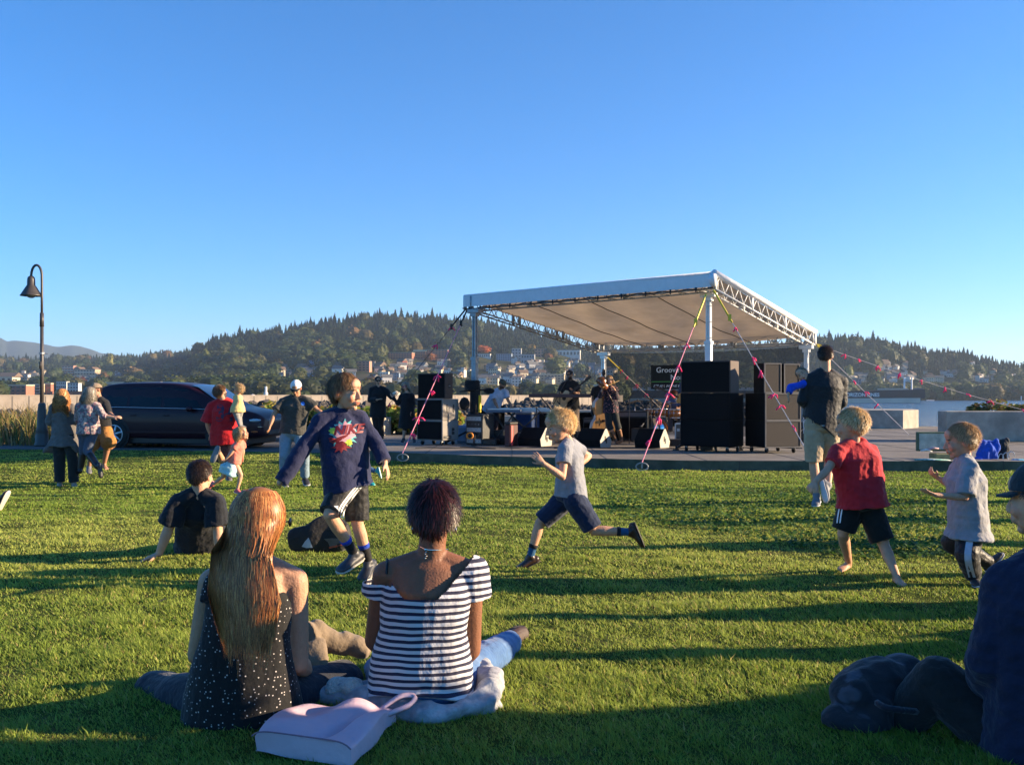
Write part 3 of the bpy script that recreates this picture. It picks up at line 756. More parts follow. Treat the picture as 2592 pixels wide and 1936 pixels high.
p.legs('trousers', cloth('black_track', (.012, .013, .017), rough=.5), ln=2.0, off=.03, ankle=.082, kn=.075, fold=.008)
q = [P(1950+x/2.36, 800+y/2.36, d3-.5) for x, y in [(1190, 1345), (1180, 1420), (1185, 1480), (1205, 1560)]]
V, Q = ribbon3(bez(q, 5), .042, (1, 0, 0)); p.decal('stripe', V, Q, cloth('pale_stripe', (.50, .52, .60)), None, off=.005)
p.shoes(mat('dark_trainer', (.03, .03, .035)), sole=mat('pale_sole', (.5, .5, .5)))

# ---------------- man in dark jacket carrying a child
d4 = 10.9
p = Person('man in black jacket and khaki shorts walking away with a child on his arm', d4, A8,
  dict(head=(330, 240, 0), nk=(330, 332, .0), shA=(232, 390, 0), shB=(418, 395, .03), elA=(190, 505, -.02), wrA=(245, 560, .25), hdA=(280, 540, .3), elB=(428, 515, .02), wrB=(370, 570, .26), hdB=(330, 560, .33),
       pel=(300, 655, .0), hiA=(262, 700, 0), hiB=(352, 700, .0), knA=(258, 868, .03), anA=(275, 1070, -.02), toA=(268, 1120, -.16), knB=(352, 850, .16), anB=(345, 1010, -.02), toB=(352, 1072, -.08)),
  face=(.42, .90, -.05), h=1.78, head=1.0, skin='fair', vox=.0075)
p.hair(DBROWN+[(.13, .07, .035)], n=2600, L=.03, cap=1.04, wid=.0026)
p.top('jacket', cloth('black_softshell', (.012, .013, .016), rough=.6), sleeve=1.95, sl=.068, sl2=.05, hem=.03, off=.034, loose=1.14, flare=.05, fold=.005, hempt=(1950+292/2.36, 800+665/2.36, d4))
V, T = text_mesh('asics', .05, extrude=0, shear=.3)
W = np.array([P(1950+292/2.36, 800+658/2.36, d4-.4)+A(x*.6, 0, y*.6) for x, y, _ in V])
SMALLMARK = p.decal('hem_mark', W, T, WHITE_P, None, off=.005)
p.legs('shorts', cloth('khaki_twill', (.42, .31, .20)), ln=1.0, off=.024, hemr=.105, fold=.009)
p.shoes(mat('grey_shoe', (.16, .16, .17)), sole=mat('pale_sole', (.5, .5, .5)))
JACKETMAN = p
k = Person('small child in bright blue top held against the shoulder of the man in black', 10.62, A7,
  dict(head=(1190, 822, .30), nk=(1235, 862, .30), shA=(1200, 885, .25), shB=(1290, 880, .4), elA=(1105, 912, .2), wrA=(1085, 965, .18), hdA=(1092, 990, .18), elB=(1310, 940, .5), wrB=(1280, 980, .5), hdB=(1270, 985, .5),
       pel=(1290, 1020, .42), knA=(1290, 1080, .35), anA=(1300, 1150, .4), toA=(1300, 1170, .35), knB=(1340, 1080, .4), anB=(1340, 1150, .45), toB=(1340, 1170, .4)),
  face=(-.5, -.8, 0), h=.92, head=.82, skin='fair', vox=.006)
k.hair([(.35, .22, .12), (.25, .15, .08)], n=900, L=.02, wid=.002)
k.top('shirt', cloth('bright_blue', (.01, .07, .55)), sleeve=1.7, sl=.085, sl2=.07, hem=.1, off=.02, loose=1.2)
k.legs('trousers', cloth('dark_leggings', (.03, .03, .05)), ln=2)

# ---------------- seated man leaning back
d5 = GD(A3, 215, 650)
p = Person('man in black tee sitting on the grass leaning back on straight arms', d5, A3,
  dict(head=(430, 218, .02), nk=(428, 300, .02), shA=(315, 350, .0), shB=(510, 350, .0), elA=(262, 490, -.02), wrA=(212, 622, -.02), hdA=(140, 650, -.05), elB=(518, 500, -.02), wrB=(532, 632, -.02), hdB=(560, 655, .08),
       pel=(430, 578, .36), hiA=(385, 590, .4), hiB=(475, 590, .4), knA=(470, 560, .88), anA=(500, 600, 1.25), toA=(500, 600, 1.45), knB=(560, 545, .86), anB=(600, 600, 1.2), toB=(620, 598, 1.4)),
  face=(.28, .95, .05), up=(.0, .02, 1), h=1.78, head=1.0, skin='fair', vox=.006, hands=(.1, .1), palms=(A(0, 0, -1), A(0, 0, -1)))
p.hair([(.06, .035, .024), (.10, .06, .04), (.035, .022, .016)], n=4200, L=.022, cap=1.03, wid=.002, curl=.15)
p.top('shirt', cloth('black_tee', (.010, .012, .017)), sleeve=.86, sl=.092, hem=.05, off=.018, loose=1.13, flare=.02, fold=.010)
p.legs('jeans', cloth('grey_jeans', (.07, .08, .11)), ln=2, off=.02)
p.shoes(mat('dark_trainer', (.03, .03, .035)), sole=mat('pale_sole', (.5, .5, .5)))

# ---------------- woman with long hair, dotted top
d6 = 3.50
dots = pat('dotted_black', 'dots', (.62, .56, .52), (.010, .010, .011), k=64, thr=.175)
p = Person('woman with long golden brown hair and dotted black sleeveless top sitting on the grass', d6, A3,
  dict(head=(742, 455, 0), nk=(712, 650, .0), shA=(488, 768, .0), shB=(922, 762, .02), elA=(410, 1150, .06), wrA=(520, 1260, .30), hdA=(600, 1250, .36), elB=(945, 1195, .05), wrB=(985, 1240, .30), hdB=(1000, 1225, .38),
       mid=(672, 1000, -.04), pel=(648, 1370, .02), hiA=(540, 1410, .06), hiB=(780, 1410, .06), knA=(190, 1345, .42), anA=(560, 1360, .62), toA=(800, 1390, .62), knB=(1170, 1290, .42), anB=(760, 1330, .66), toB=(560, 1370, .70)),
  face=(.32, .94, -.04), up=(.04, .0, 1), h=1.68, head=1.0, skin=(.48, .26, .16), vox=.006, waist=1.18, hipw=1.22, hands=(.6, .6))
p.hair(HONEY, n=26000, lump=.016, style='long', length=.325, faceopen=78, cap=1.09, wave=.0045, wid=.0014, ends=.045, bulge=1.04, spread=.66, wide=1.34, gather=.10, side=.20, flat=(-.125, .10))
tp = p.torso(.010, hem=p.J['pel']+A(0, 0, -.09), flare=.12)
def clipV(V, q, t): return V, q, t
pr = [tp]
J_ = p.J
pr.append(loft([lerp(J_['nk'], J_['shA'], .80)+A(0, .0, .034), lerp(J_['nk'], J_['shA'], .78)+A(0, -.05, .0), lerp(J_['nk'], J_['pel'], .26)+A(-.10, -.075, 0)], [.03, .045, .07], [.012, .018, .03], side=(1, 0, 0)))
pr.append(loft([lerp(J_['nk'], J_['pel'], .10)+A(0, -.05, 0), lerp(J_['nk'], J_['pel'], .18)+A(0, -.06, 0), lerp(J_['nk'], J_['pel'], .28)+A(0, -.06, 0)], [.02, .03, .07], [.010, .016, .02], side=(1, 0, 0)))
# lower the torso shell so the back neckline and armholes stay open
tt = [.16, .30, .58, .84, 1.0]
pts = [lerp(lerp(p.J['nk'], p.J['mid'], t), lerp(p.J['mid'], p.J['pel'], t), t) for t in tt]+[p.J['pel']+A(0, .0, -.085)]
pr[0] = loft(pts, [.115, .152, .165, .198, .218, .230], [.085, .112, .112, .13, .14, .14], side=p.S, n=26)
p.garment('tank_top', pr, dots, fold=.006, fk=12, seed=8)
djean = cloth('dark_jeans', (.014, .017, .028)); p.legs('jeans', djean, ln=2, off=.016, kn=.088)
b = MB(); b.ell(p.HL(.088, .062, .0), A(.006, .02, .017)*1, 10); b.rod(p.HL(.086, .07, .004), p.HL(.09, -.01, .004), .003); b.build('sunglasses', black_w, p.o, smooth=True)
# khaki jacket over her knee
jb = MB(); kp = lambda x, y, dd: P(A3[0]+x/A3[2], A3[1]+y/A3[2], d6+dd)
pr = [loft(bez([kp(985, 1075, .42), kp(1040, 1060, .47), kp(1130, 1090, .5), kp(1220, 1092, .52), kp(1310, 1140, .52)], 5), [.085, .082, .07, .058, .07, .07, .062, .06, .06, .058, .05, .05, .05, .055, .05, .045, .05, .045, .04, .03, .02], [.05]*21, side=(0, 0, 1), n=16),
      loft([kp(1000, 1100, .40), kp(1040, 1190, .34), kp(1058, 1300, .32)], [.07, .05, .008], [.03, .025, .012], side=(1, 0, 0))]
V, Nn, Fs = remesh_np(pr, .007, 2); V = V+Nn*(wav(V*A(1, 1, 1), 4, 40)*.008)[:, None]
o = mk('jacket', V, Fs, cloth('khaki_jacket', (.22, .165, .11))); tag(o, 'crumpled khaki jacket lying over the knee of the woman in the dotted top', 'jacket')

# ---------------- woman in striped top
d7 = 3.62
strp = pat('striped_jersey', 'stripe', (.62, .60, .62), (.022, .022, .05), k=38.5, thr=.52)
p = Person('woman with dark red-tinted pinned-up hair in a black and white striped top', d7, A4,
  dict(head=(622, 418, 0), nk=(600, 632, -.01), shA=(362, 728, .0), shB=(808, 722, .0), elA=(300, 1075, .06), wrA=(420, 1180, .32), hdA=(500, 1180, .4), elB=(815, 1125, .05), wrB=(740, 1190, .32), hdB=(700, 1180, .40),
       mid=(555, 950, -.05), pel=(548, 1300, .03), hiA=(450, 1345, .08), hiB=(660, 1345, .08), knA=(330, 1240, .5), anA=(620, 1280, .72), toA=(760, 1290, .78), knB=(900, 1165, .50), anB=(1022, 1082, .86), toB=(1100, 1050, .98)),
  face=(.10, .99, -.06), up=(.0, .03, 1), h=1.66, head=.99, skin='brown', vox=.006, waist=1.02, hipw=1.15, hands=(.6, .6))
p.hair(BLACKH, n=7500, L=.045, cap=1.15, wid=.0017, nape=-.085, grav=.6, line=.05, curl=.10); p.hair(BLACKH+[(.14, .02, .02)], n=350, L=.055, cap=1.14, wid=.0008, nape=-.09, grav=.5, line=.05, curl=.3, seed=9)
p.vox = .0042; p.top('top', strp, sleeve=.30, sl=.084, hem=.02, off=.022, loose=1.06, flare=.04, fold=.006, fk=13, hempt=(A4[0]+540/A4[2], A4[1]+1398/A4[2], d7+.0))
# re-cut neckline: wide scoop showing the upper back
o = p.last; garm = [c for c in p.o.children if c.name.startswith('top')][0]
V, Fs = p.last
nkx = p.J['nk']; S = nrm(p.J['shB']-p.J['shA'])
def scoop(V):
    r = V-nkx; x = r@S+.012; 
    lim = -.135+1.4*np.clip(np.abs(x+.015)-.06, 0, 1)**1.15+.0*x
    lim = np.where(x < -.13, -.10, lim)
    return r[:, 2] > lim
kill = scoop(V)
Fn = [f[~kill[f].any(1)] for f in Fs if len(f)]
bpy.data.objects.remove(garm)
mk('top', V, Fn, strp, p.o, world=True)
blkst = mat('black_strap', (.01, .01, .012), rough=.5, var=0)
GVb = BVHTree.FromPolygons([Vector(v.co)+p.o.location for v in p.o.data.vertices], [tuple(f.vertices) for f in p.o.data.polygons])
def on_body(x, y, off=.003, z=A4, d=d7):
    v = P(z[0]+x/z[2], z[1]+y/z[2], d-.5); dr = nrm(v-A(0, 0, CZ)); h = GVb.ray_cast(Vector(v), Vector(dr))
    return (np.array(h[0])-dr*off) if h[0] is not None else P(z[0]+x/z[2], z[1]+y/z[2], d)
b = MB(); pts = [on_body(*q) for q in [(372, 650), (372, 675), (370, 700), (368, 728)]]; b.tube(pts, [.005]*4, 6); b.build('strap', blkst, p.o)
b = MB(); pts = [on_body(*q) for q in [(545, 585), (580, 600), (640, 602), (690, 600)]]; b.tube(bez(pts, 4), .0022, 6)
for i in range(5): b.ell(on_body(572+(i % 2)*5, 602+i*11), (.0035,)*3, 6)
b.build('necklace', mat('silver', (.7, .66, .6), rough=.25, metal=1.0, var=0), p.o)
b = MB(); b.ell(p.HL(-.083, -.01, -.055), (.008, .008, .022), 8); b.ell(p.HL(.083, -.01, -.055), (.006, .006, .012), 8); b.ell(p.HL(.05, -.085, -.045), (.006,)*3, 8); b.build('earring', mat('earring_metal', (.4, .38, .33), rough=.2, metal=1, var=0), p.o)
bluej = cloth('blue_denim', (.07, .15, .32), dirt=((.19, .29, .46), 5)); p.legs('jeans', bluej, ln=1.93, off=.018, kn=.078, ankle=.062)
p.shoes(mat('brown_boot', (.045, .02, .012), rough=.6, var=.2), sole=mat('dark_sole', (.02, .016, .013)), boot=.04, bulk=1.1, name='boot')

# ---------------- man at the right edge
d8 = 3.15
p = Person('man in dark blue hooded top and cap sitting close by with one knee raised', d8, (0, 0, 1),
  dict(head=(2640, 1268, 0), nk=(2668, 1395, .0), shA=(2550, 1482, .0), shB=(2815, 1480, .05), elA=(2495, 1680, .02), wrA=(2520, 1800, .25), hdA=(2500, 1780, .35), elB=(2850, 1680, .1), wrB=(2780, 1800, .3), hdB=(2750, 1800, .35),
       mid=(2660, 1650, -.02), pel=(2650, 1880, .0), hiA=(2580, 1905, .08), hiB=(2730, 1905, .08), knA=(2372, 1722, .22), anA=(2235, 1885, .38), toA=(2150, 1895, .44), knB=(2520, 1790, .5), anB=(2420, 1900, .6), toB=(2330, 1905, .65)),
  face=(-.62, .78, -.05), up=(0, 0, 1), h=1.80, head=1.05, skin='fair', vox=.006, hands=(.6, .6))
p.hair(DBROWN, n=2500, L=.03, cap=1.0, wid=.0018)
p.cap(cloth('dark_teal_cap', (.012, .026, .034)), peak=.9)
p.top('hoodie', cloth('blue_hoodie', (.012, .017, .045)), sleeve=1.95, sl=.070, sl2=.05, hem=.08, off=.022, loose=1.14, fold=.014, hood=True)
p.legs('trousers', cloth('charcoal_trousers', (.014, .015, .016)), ln=2, off=.022, kn=.09, ankle=.07)
p.shoes(mat('dark_trainer', (.03, .03, .035)), sole=mat('grey_sole', (.2, .2, .2)))
RIGHTMAN = p

# ---------------- three dancers on the left
d9 = GD(C2, 400, 1495)
p = Person('woman with long copper hair in a flowing grey cardigan and black trousers', d9, C2,
  dict(head=(372, 235, 0), nk=(378, 335, 0), shA=(255, 400, 0), shB=(490, 395, 0), elA=(195, 590, .02), wrA=(290, 610, .24), hdA=(350, 600, .28), elB=(545, 580, .02), wrB=(440, 610, .24), hdB=(400, 610, .28),
       pel=(395, 790, 0), hiA=(330, 830, 0), hiB=(475, 830, 0), knA=(335, 1120, .0), anA=(335, 1440, 0), toA=(350, 1492, .16), knB=(515, 1120, 0), anB=(535, 1440, 0), toB=(545, 1490, -.12)),
  face=(.15, .98, 0), h=1.66, head=.98, skin='fair', vox=.0085, hipw=1.05)
p.hair(COPPER, n=3600, style='long', length=.30, faceopen=60, cap=1.10, wave=.022, wid=.0045, ends=.03, bulge=1.28, spread=1.3)
p.garment('cardigan', [p.torso(.02, hem=p.J['pel']+A(.0, 0, -.17), flare=.30, loose=1.1)]+sum([limb(p.arm_path(X, 1.9), [.078, .072, .062], n=14) for X in 'AB'], [])+
  [loft([p.J['pel']+A(-.13, 0, -.05), p.J['pel']+A(-.24, 0, -.22), P(C2[0]+120/C2[2], C2[1]+1020/C2[2], d9)], [.09, .08, .02], [.1, .1, .05]), loft([p.J['pel']+A(.10, 0, -.05), p.J['pel']+A(.19, 0, -.2), P(C2[0]+612/C2[2], C2[1]+1010/C2[2], d9)], [.1, .07, .02], [.1, .1, .06])],
  cloth('grey_knit', (.125, .115, .11)), fold=.022, fk=11)
p.legs('trousers', cloth('black_trousers', (.018, .022, .022)), ln=1.98, off=.018, ankle=.085, kn=.085)
p.shoes(mat('tan_shoe', (.4, .28, .2)), sole=mat('dark_sole', (.02, .016, .013)))

d10 = 15.2
p = Person('grey-haired woman in patterned blouse, jeans and black boots kicking one foot back', d10, C2,
  dict(head=(752, 208, 0), nk=(735, 318, 0), shA=(615, 380, .02), shB=(850, 370, -.02), elA=(590, 560, .1), wrA=(640, 640, .3), hdA=(660, 640, .35), elB=(965, 520, -.06), wrB=(1085, 530, -.08), hdB=(1140, 525, -.08),
       pel=(740, 700, 0), hiA=(680, 740, 0), hiB=(795, 740, 0), knA=(665, 1010, .1), anA=(625, 1240, .1), toA=(600, 1300, .25), knB=(720, 1000, .02), anB=(868, 1220, -.10), toB=(900, 1325, -.12)),
  face=(-.2, .97, .1), h=1.64, head=.97, skin='fair', vox=.0085, palms=(None, A(0, .5, -1)))
p.hair(GREYH, n=2600, style='long', length=.12, faceopen=55, cap=1.12, wave=.012, wid=.0045, ends=.02, bulge=1.25)
p.top('blouse', pat('blouse_print', 'noise', (.42, .33, .30), (.16, .13, .14), k=14, thr=.52, c3=(.36, .13, .17)), sleeve=1.25, sl=.068, sl2=.06, hem=.08, off=.02, loose=1.12, flare=.02, fold=.014)
p.legs('jeans', cloth('mid_jeans', (.075, .095, .145)), ln=1.25, off=.012, kn=.068)
blb = mat('black_leather', (.013, .013, .015), rough=.35, var=.1); p.shoes(blb, boot=.30, name='boot')
d11 = 16.3
p = Person('barefoot man in beige cap, black top and ochre shorts dancing behind the women', d11, C2,
  dict(head=(842, 160, 0), nk=(880, 268, 0), shA=(790, 330, 0), shB=(975, 340, 0), elA=(800, 480, -.2), wrA=(760, 520, -.4), hdA=(730, 520, -.5), elB=(1020, 470, -.1), wrB=(1100, 525, -.35), hdB=(1130, 530, -.5),
       pel=(905, 640, 0), hiA=(860, 690, 0), hiB=(960, 690, 0), knA=(790, 900, -.15), anA=(748, 1220, 0), toA=(750, 1300, -.15), knB=(1015, 880, -.15), anB=(958, 1175, .05), toB=(1020, 1270, -.18)),
  face=(-.55, -.8, -.1), h=1.76, head=1.0, skin='tan', vox=.0085, feet=('shoe', 'bare'), fat=.95)
p.hair(DBROWN, n=900, L=.02, wid=.003); p.cap(cloth('beige_cap', (.26, .19, .13)), peak=.7)
p.top('shirt', cloth('black_shirt', (.015, .015, .017)), sleeve=1.1, sl=.07, sl2=.055, hem=.03, off=.018, loose=1.1)
p.legs('shorts', cloth('ochre_shorts', (.34, .15, .035)), ln=1.12, off=.035, kn=.13, ankle=.12, fold=.014)
p.shoes(mat('grey_shoe', (.16, .16, .17)), X='A')

# ---------------- man in red with toddler, girl
d12 = 16.0
p = Person('bearded man in loose red number shirt holding a toddler on his arm', d12, C1,
  dict(head=(350, 218, 0), nk=(385, 315, 0), shA=(240, 400, 0), shB=(490, 385, 0), elA=(180, 640, .0), wrA=(225, 780, .05), hdA=(235, 850, .05), elB=(580, 535, -.05), wrB=(618, 520, .28), hdB=(560, 520, .35),
       pel=(420, 855, 0), hiA=(380, 900, 0), hiB=(475, 900, 0), knA=(380, 1130, -.0), anA=(320, 985, -.42), toA=(270, 1075, -.5), knB=(470, 1120, 0), anB=(455, 1290, 0), toB=(470, 1350, -.14)),
  face=(.55, .80, .22), h=1.80, head=1.02, skin='fair', vox=.0085, beard=(.07, .04, .025), fat=1.1)
p.hair([(.20, .10, .045), (.33, .19, .08), (.12, .06, .03)], n=2200, L=.06, cap=1.1, wid=.004, grav=.5)
p.cap(pat('striped_cap', 'stripe', (.4, .33, .2), (.05, .035, .03), k=45), back=True, peak=.5)
p.top('shirt', cloth('bright_red', (.52, .012, .018)), sleeve=.9, sl=.13, hem=.06, off=.028, loose=1.25, flare=.0, fold=.016, fk=11)
V, T = text_mesh('34', .36, extrude=0, bold=.012)
W = np.array([P(C1[0]+285/C1[2], C1[1]+590/C1[2], d12-.6)+A(x*.85+y*.05, 0, y) for x, y, _ in V]); p.decal('shirt_number', W, T, mat('number_dark', (.06, .014, .05), var=.2), None, off=.006)
p.legs('shorts', pat('plaid_dark', 'noise', (.05, .035, .04), (.02, .015, .02), k=20), ln=1.0, off=.02, hemr=.11)
p.shoes(mat('worn_trainer', (.10, .085, .08)), sole=mat('grey_sole', (.2, .2, .2)), bulk=1.0)
k = Person('toddler with wispy blond hair in yellow patterned top sitting on the man in red arm', 15.85, C1,
  dict(head=(588, 188, 0), nk=(582, 262, 0), shA=(552, 290, 0), shB=(612, 290, .06), elA=(540, 370, -.04), wrA=(520, 400, .08), hdA=(510, 400, .1), elB=(620, 370, .06), wrB=(600, 430, .1), hdB=(590, 445, .12),
       pel=(580, 460, 0), knA=(575, 560, -.02), anA=(600, 650, -.06), toA=(625, 675, -.1), knB=(600, 550, .06), anB=(620, 640, .0), toB=(640, 665, 0)),
  face=(-.75, .3, 0), h=.86, head=.80, skin='fair', vox=.007)
k.hair([(.60, .42, .22), (.48, .31, .15), (.70, .55, .33)], n=1400, L=.05, cap=1.05, curl=.6, wid=.0028)
k.top('shirt', pat('yellow_print', 'noise', (.72, .52, .20), (.62, .30, .22), k=26, thr=.6), sleeve=1.3, sl=.085, hem=.05, off=.022, loose=1.3); k.legs('leggings', cloth('grey_leggings', (.25, .24, .23)), ln=2, off=.015)
k.shoes(mat('grey_shoe', (.16, .16, .17)))

d13 = GD(C1, 565, 1565)
p = Person('little girl in coral tee and pale turquoise skirt running with her head up', d13, C1,
  dict(head=(622, 765, 0), nk=(600, 858, 0), shA=(568, 905, -.07), shB=(635, 900, .07), elA=(500, 1010, -.11), wrA=(425, 1090, -.12), hdA=(385, 1125, -.12), elB=(650, 990, .1), wrB=(640, 1060, .1), hdB=(635, 1090, .1),
       pel=(520, 1120, 0), hiA=(545, 1165, -.04), hiB=(480, 1165, .05), knA=(618, 1300, -.05), anA=(572, 1490, -.05), toA=(660, 1545, -.08), knB=(380, 1330, .06), anB=(250, 1430, .1), toB=(180, 1500, .1)),
  face=(.92, -.15, .35), up=(-.3, 0, 1), h=1.04, head=.92, skin='fair', vox=.007, palms=(A(0, .5, 1), None))
p.chestfront = (1, 0, 0)
p.hair([(.55, .35, .16), (.42, .25, .10), (.66, .47, .25)], n=1700, style='long', length=.05, faceopen=60, cap=1.1, wave=.02, wid=.003, bulge=1.15)
p.top('shirt', cloth('coral_cotton', (.72, .20, .14)), sleeve=.6, sl=.085, hem=.03, off=.02, loose=1.15)
p.skirt('skirt', cloth('pale_turquoise', (.42, .62, .60)), length=.33, hemr=.28, pleat=.03)
p.shoes(mat('coral_shoe', (.62, .12, .13)), sole=mat('pale_sole', (.5, .5, .5)), bulk=1.1)

# ---------------- man with white cap
d14 = GD(A2, 580, 968)
p = Person('man in white cap, charcoal tee and pale jeans looking down as he dances', d14, A2,
  dict(head=(634, 338, -.04), nk=(640, 395, .02), shA=(548, 425, 0), shB=(712, 420, 0), elA=(492, 505, -.1), wrA=(470, 570, -.2), hdA=(462, 600, -.22), elB=(772, 478, 0), wrB=(830, 520, -.05), hdB=(860, 530, -.05),
       pel=(612, 622, 0), hiA=(572, 655, 0), hiB=(658, 655, 0), knA=(555, 775, -.1), anA=(560, 925, .02), toA=(568, 968, -.22), knB=(690, 770, -.12), anB=(690, 905, .05), toB=(712, 962, -.16)),
  face=(-.05, -.90, -.45), up=(0, -.4, .9), h=1.80, head=1.02, skin='tan', vox=.0085, brow=(.05, .03, .02))
p.hair(DBROWN, n=900, L=.02, wid=.003); p.cap(cloth('white_cap', (.78, .76, .74)), brim=cloth('black_brim', (.02, .02, .02)), peak=1.0); p.glasses(black_w)
p.top('shirt', cloth('charcoal_tee', (.055, .052, .045)), sleeve=.7, sl=.09, hem=.02, off=.018, loose=1.18, fold=.012)
px_decal(p, 'chest_badge', star(678, 436, 14, .8, 12, 3), mat('badge_blue', (.02, .15, .6)), z=A2, d=d14-.6, off=.006)
p.legs('jeans', cloth('pale_jeans', (.20, .28, .34)), ln=1.98, off=.014, ankle=.075, kn=.076)
p.shoes(mat('dark_trainer', (.03, .03, .035)), sole=mat('pale_sole', (.5, .5, .5)), bulk=1.1)

# child mostly hidden behind the navy boy
d15 = GD(A2, 1120, 960)
p = Person('running child in turquoise shoes mostly hidden behind the boy in the navy hoodie', d15, A2,
  dict(head=(990, 560, 0), nk=(1000, 610, 0), shA=(970, 640, -.08), shB=(1030, 640, .08), elA=(940, 700, -.1), wrA=(900, 720, -.1), hdA=(890, 730, -.1), elB=(1050, 690, -.1), wrB=(1078, 722, -.15), hdB=(1095, 748, -.16),
       pel=(1020, 790, 0), knA=(1060, 865, .0), anA=(1100, 925, 0), toA=(1135, 955, -.05), knB=(1075, 850, .05), anB=(1150, 868, .05), toB=(1180, 930, .05)),
  face=(-.9, -.2, 0), h=1.15, head=.93, skin='fair', vox=.007)
p.hair(LBROWN, n=800, L=.03, wid=.003); p.top('shirt', cloth('dark_blue_tee', (.03, .05, .12)), sleeve=.6, sl=.09, hem=.1, off=.02, loose=1.2)
p.legs('jeans', cloth('blue_jeans_child', (.04, .10, .22)), ln=1.9, off=.014); p.shoes(mat('teal_shoe', (.02, .36, .36), rough=.5), sole=mat('mint_sole', (.45, .68, .62)), bulk=1.1)

# ---------------- couple by the planter
d16 = 25.0
p = Person('older man in black jacket, cap and sunglasses standing by the flower planter', d16, B6,
  dict(head=(592, 358, 0), nk=(600, 440, 0), shA=(505, 475, 0), shB=(700, 490, 0), elA=(480, 620, -.02), wrA=(580, 620, -.22), hdA=(620, 605, -.25), elB=(780, 580, -.05), wrB=(810, 560, -.1), hdB=(830, 545, -.1),
       pel=(590, 790, 0), knA=(560, 960, 0), anA=(590, 1130, 0), toA=(620, 1160, -.15), knB=(630, 960, 0), anB=(640, 1120, 0), toB=(655, 1150, -.15)),
  face=(.25, -.96, 0), h=1.78, skin='fair', vox=.009, head=1.0)
p.hair(GREYH, n=500, L=.02, wid=.004); p.cap(cloth('black_cap', (.012, .012, .013)), peak=.5); p.glasses(black_w)
p.top('jacket', cloth('black_wool', (.010, .010, .012)), sleeve=1.9, sl=.075, sl2=.06, hem=.14, off=.025, loose=1.15); p.legs('trousers', cloth('black_trousers2', (.018, .014, .014)), ln=2, off=.015, ankle=.075)
p.shoes(blb)
d17 = 24.3
p = Person('woman with fair hair, pink sunglasses and a long black coat holding the old man hand', d17, B6,
  dict(head=(975, 435, 0), nk=(995, 520, 0), shA=(920, 570, 0), shB=(1070, 560, 0), elA=(865, 665, -.02), wrA=(800, 590, -.05), hdA=(775, 560, -.05), elB=(1090, 680, .0), wrB=(1060, 780, -.1), hdB=(1050, 820, -.1),
       pel=(1000, 810, 0), knA=(965, 1010, 0), anA=(950, 1165, 0), toA=(930, 1205, -.12), knB=(1060, 1010, 0), anB=(1095, 1165, 0), toB=(1105, 1205, -.12)),
  face=(-.25, -.95, 0), h=1.66, skin='fair', vox=.009, head=.98)
p.hair([(.42, .36, .27), (.30, .25, .18)], n=1500, style='long', length=.12, faceopen=45, cap=1.12, wave=.01, wid=.005, bulge=1.2); p.glasses(mat('pink_frames', (.5, .05, .12), rough=.3, var=0))
p.garment('coat', [p.torso(.025, hem=p.J['pel']+A(0, 0, -.38), flare=.2, loose=1.1)]+sum([limb(p.arm_path(X, 1.9), [.075, .07, .05], n=14) for X in 'AB'], []), cloth('black_coat', (.009, .009, .011)), fold=.012)
p.legs('leggings', cloth('black_leggings', (.012, .010, .012)), ln=1.3, off=.008, ankle=.05); p.shoes(mat('dark_trainer', (.03, .03, .035)), sole=mat('pale_sole', (.5, .5, .5)))

# ---------------- the band
d18 = 23.8
p = Person('bearded keyboard player in white short-sleeved shirt and olive cap leaning over his keys', d18, C3,
  dict(head=(632, 152, -.1), nk=(590, 245, -.03), shA=(478, 300, 0), shB=(690, 290, 0), elA=(500, 460, -.12), wrA=(560, 580, -.3), hdA=(590, 610, -.36), elB=(728, 430, -.05), wrB=(785, 520, -.25), hdB=(800, 560, -.3),
       pel=(440, 590, .1), hiA=(415, 620, .1), hiB=(500, 620, .1), knA=(430, 800, .05), anA=(430, 1050, .1), toA=(480, 1095, 0), knB=(530, 780, .0), anB=(480, 1040, .2), toB=(520, 1080, .1)),
  face=(.65, -.62, -.42), up=(.3, -.3, .9), h=1.80, skin='tan', vox=.009, beard=(.10, .04, .02), head=1.0)
p.hair(DBROWN, n=500, L=.02, wid=.004); p.cap(cloth('olive_cap', (.09, .085, .055)), flat=True, peak=.5)
p.top('shirt', cloth('white_shirt', (.50, .52, .60)), sleeve=.75, sl=.085, hem=.10, off=.02, loose=1.15, fold=.012); p.legs('trousers', cloth('plum_trousers', (.045, .03, .045)), ln=2, off=.014, ankle=.07); p.shoes(blb)
d19 = 24.3
p = Person('singer in black tee and dark cap playing acoustic guitar behind a keyboard stand', d19, C3,
  dict(head=(1810, -5, 0), nk=(1822, 95, 0), shA=(1705, 165, 0), shB=(1930, 170, 0), elA=(1615, 330, -.08), wrA=(1720, 345, -.22), hdA=(1760, 340, -.24), elB=(1965, 335, -.1), wrB=(1880, 290, -.28), hdB=(1850, 250, -.32),
       pel=(1850, 540, 0), hiA=(1800, 600, 0), hiB=(1895, 600, 0), knA=(1790, 820, -.05), anA=(1780, 1080, 0), toA=(1770, 1130, -.2), knB=(1930, 820, -.05), anB=(1945, 1075, 0), toB=(1950, 1135, -.2)),
  face=(-.35, -.92, -.1), h=1.80, skin='tan', vox=.009, beard=(.03, .018, .012))
p.hair(DBROWN, n=500, L=.02, wid=.004); p.cap(cloth('charcoal_cap', (.02, .022, .025)), peak=.8)
p.top('shirt', cloth('black_band_tee', (.012, .013, .015)), sleeve=.75, sl=.085, hem=.08, off=.02, loose=1.1); p.legs('trousers', cloth('khaki_trousers', (.24, .18, .13)), ln=1.98, off=.022, ankle=.10, kn=.09, fold=.012); p.shoes(blb)
GUIT = p
d20 = 25.2
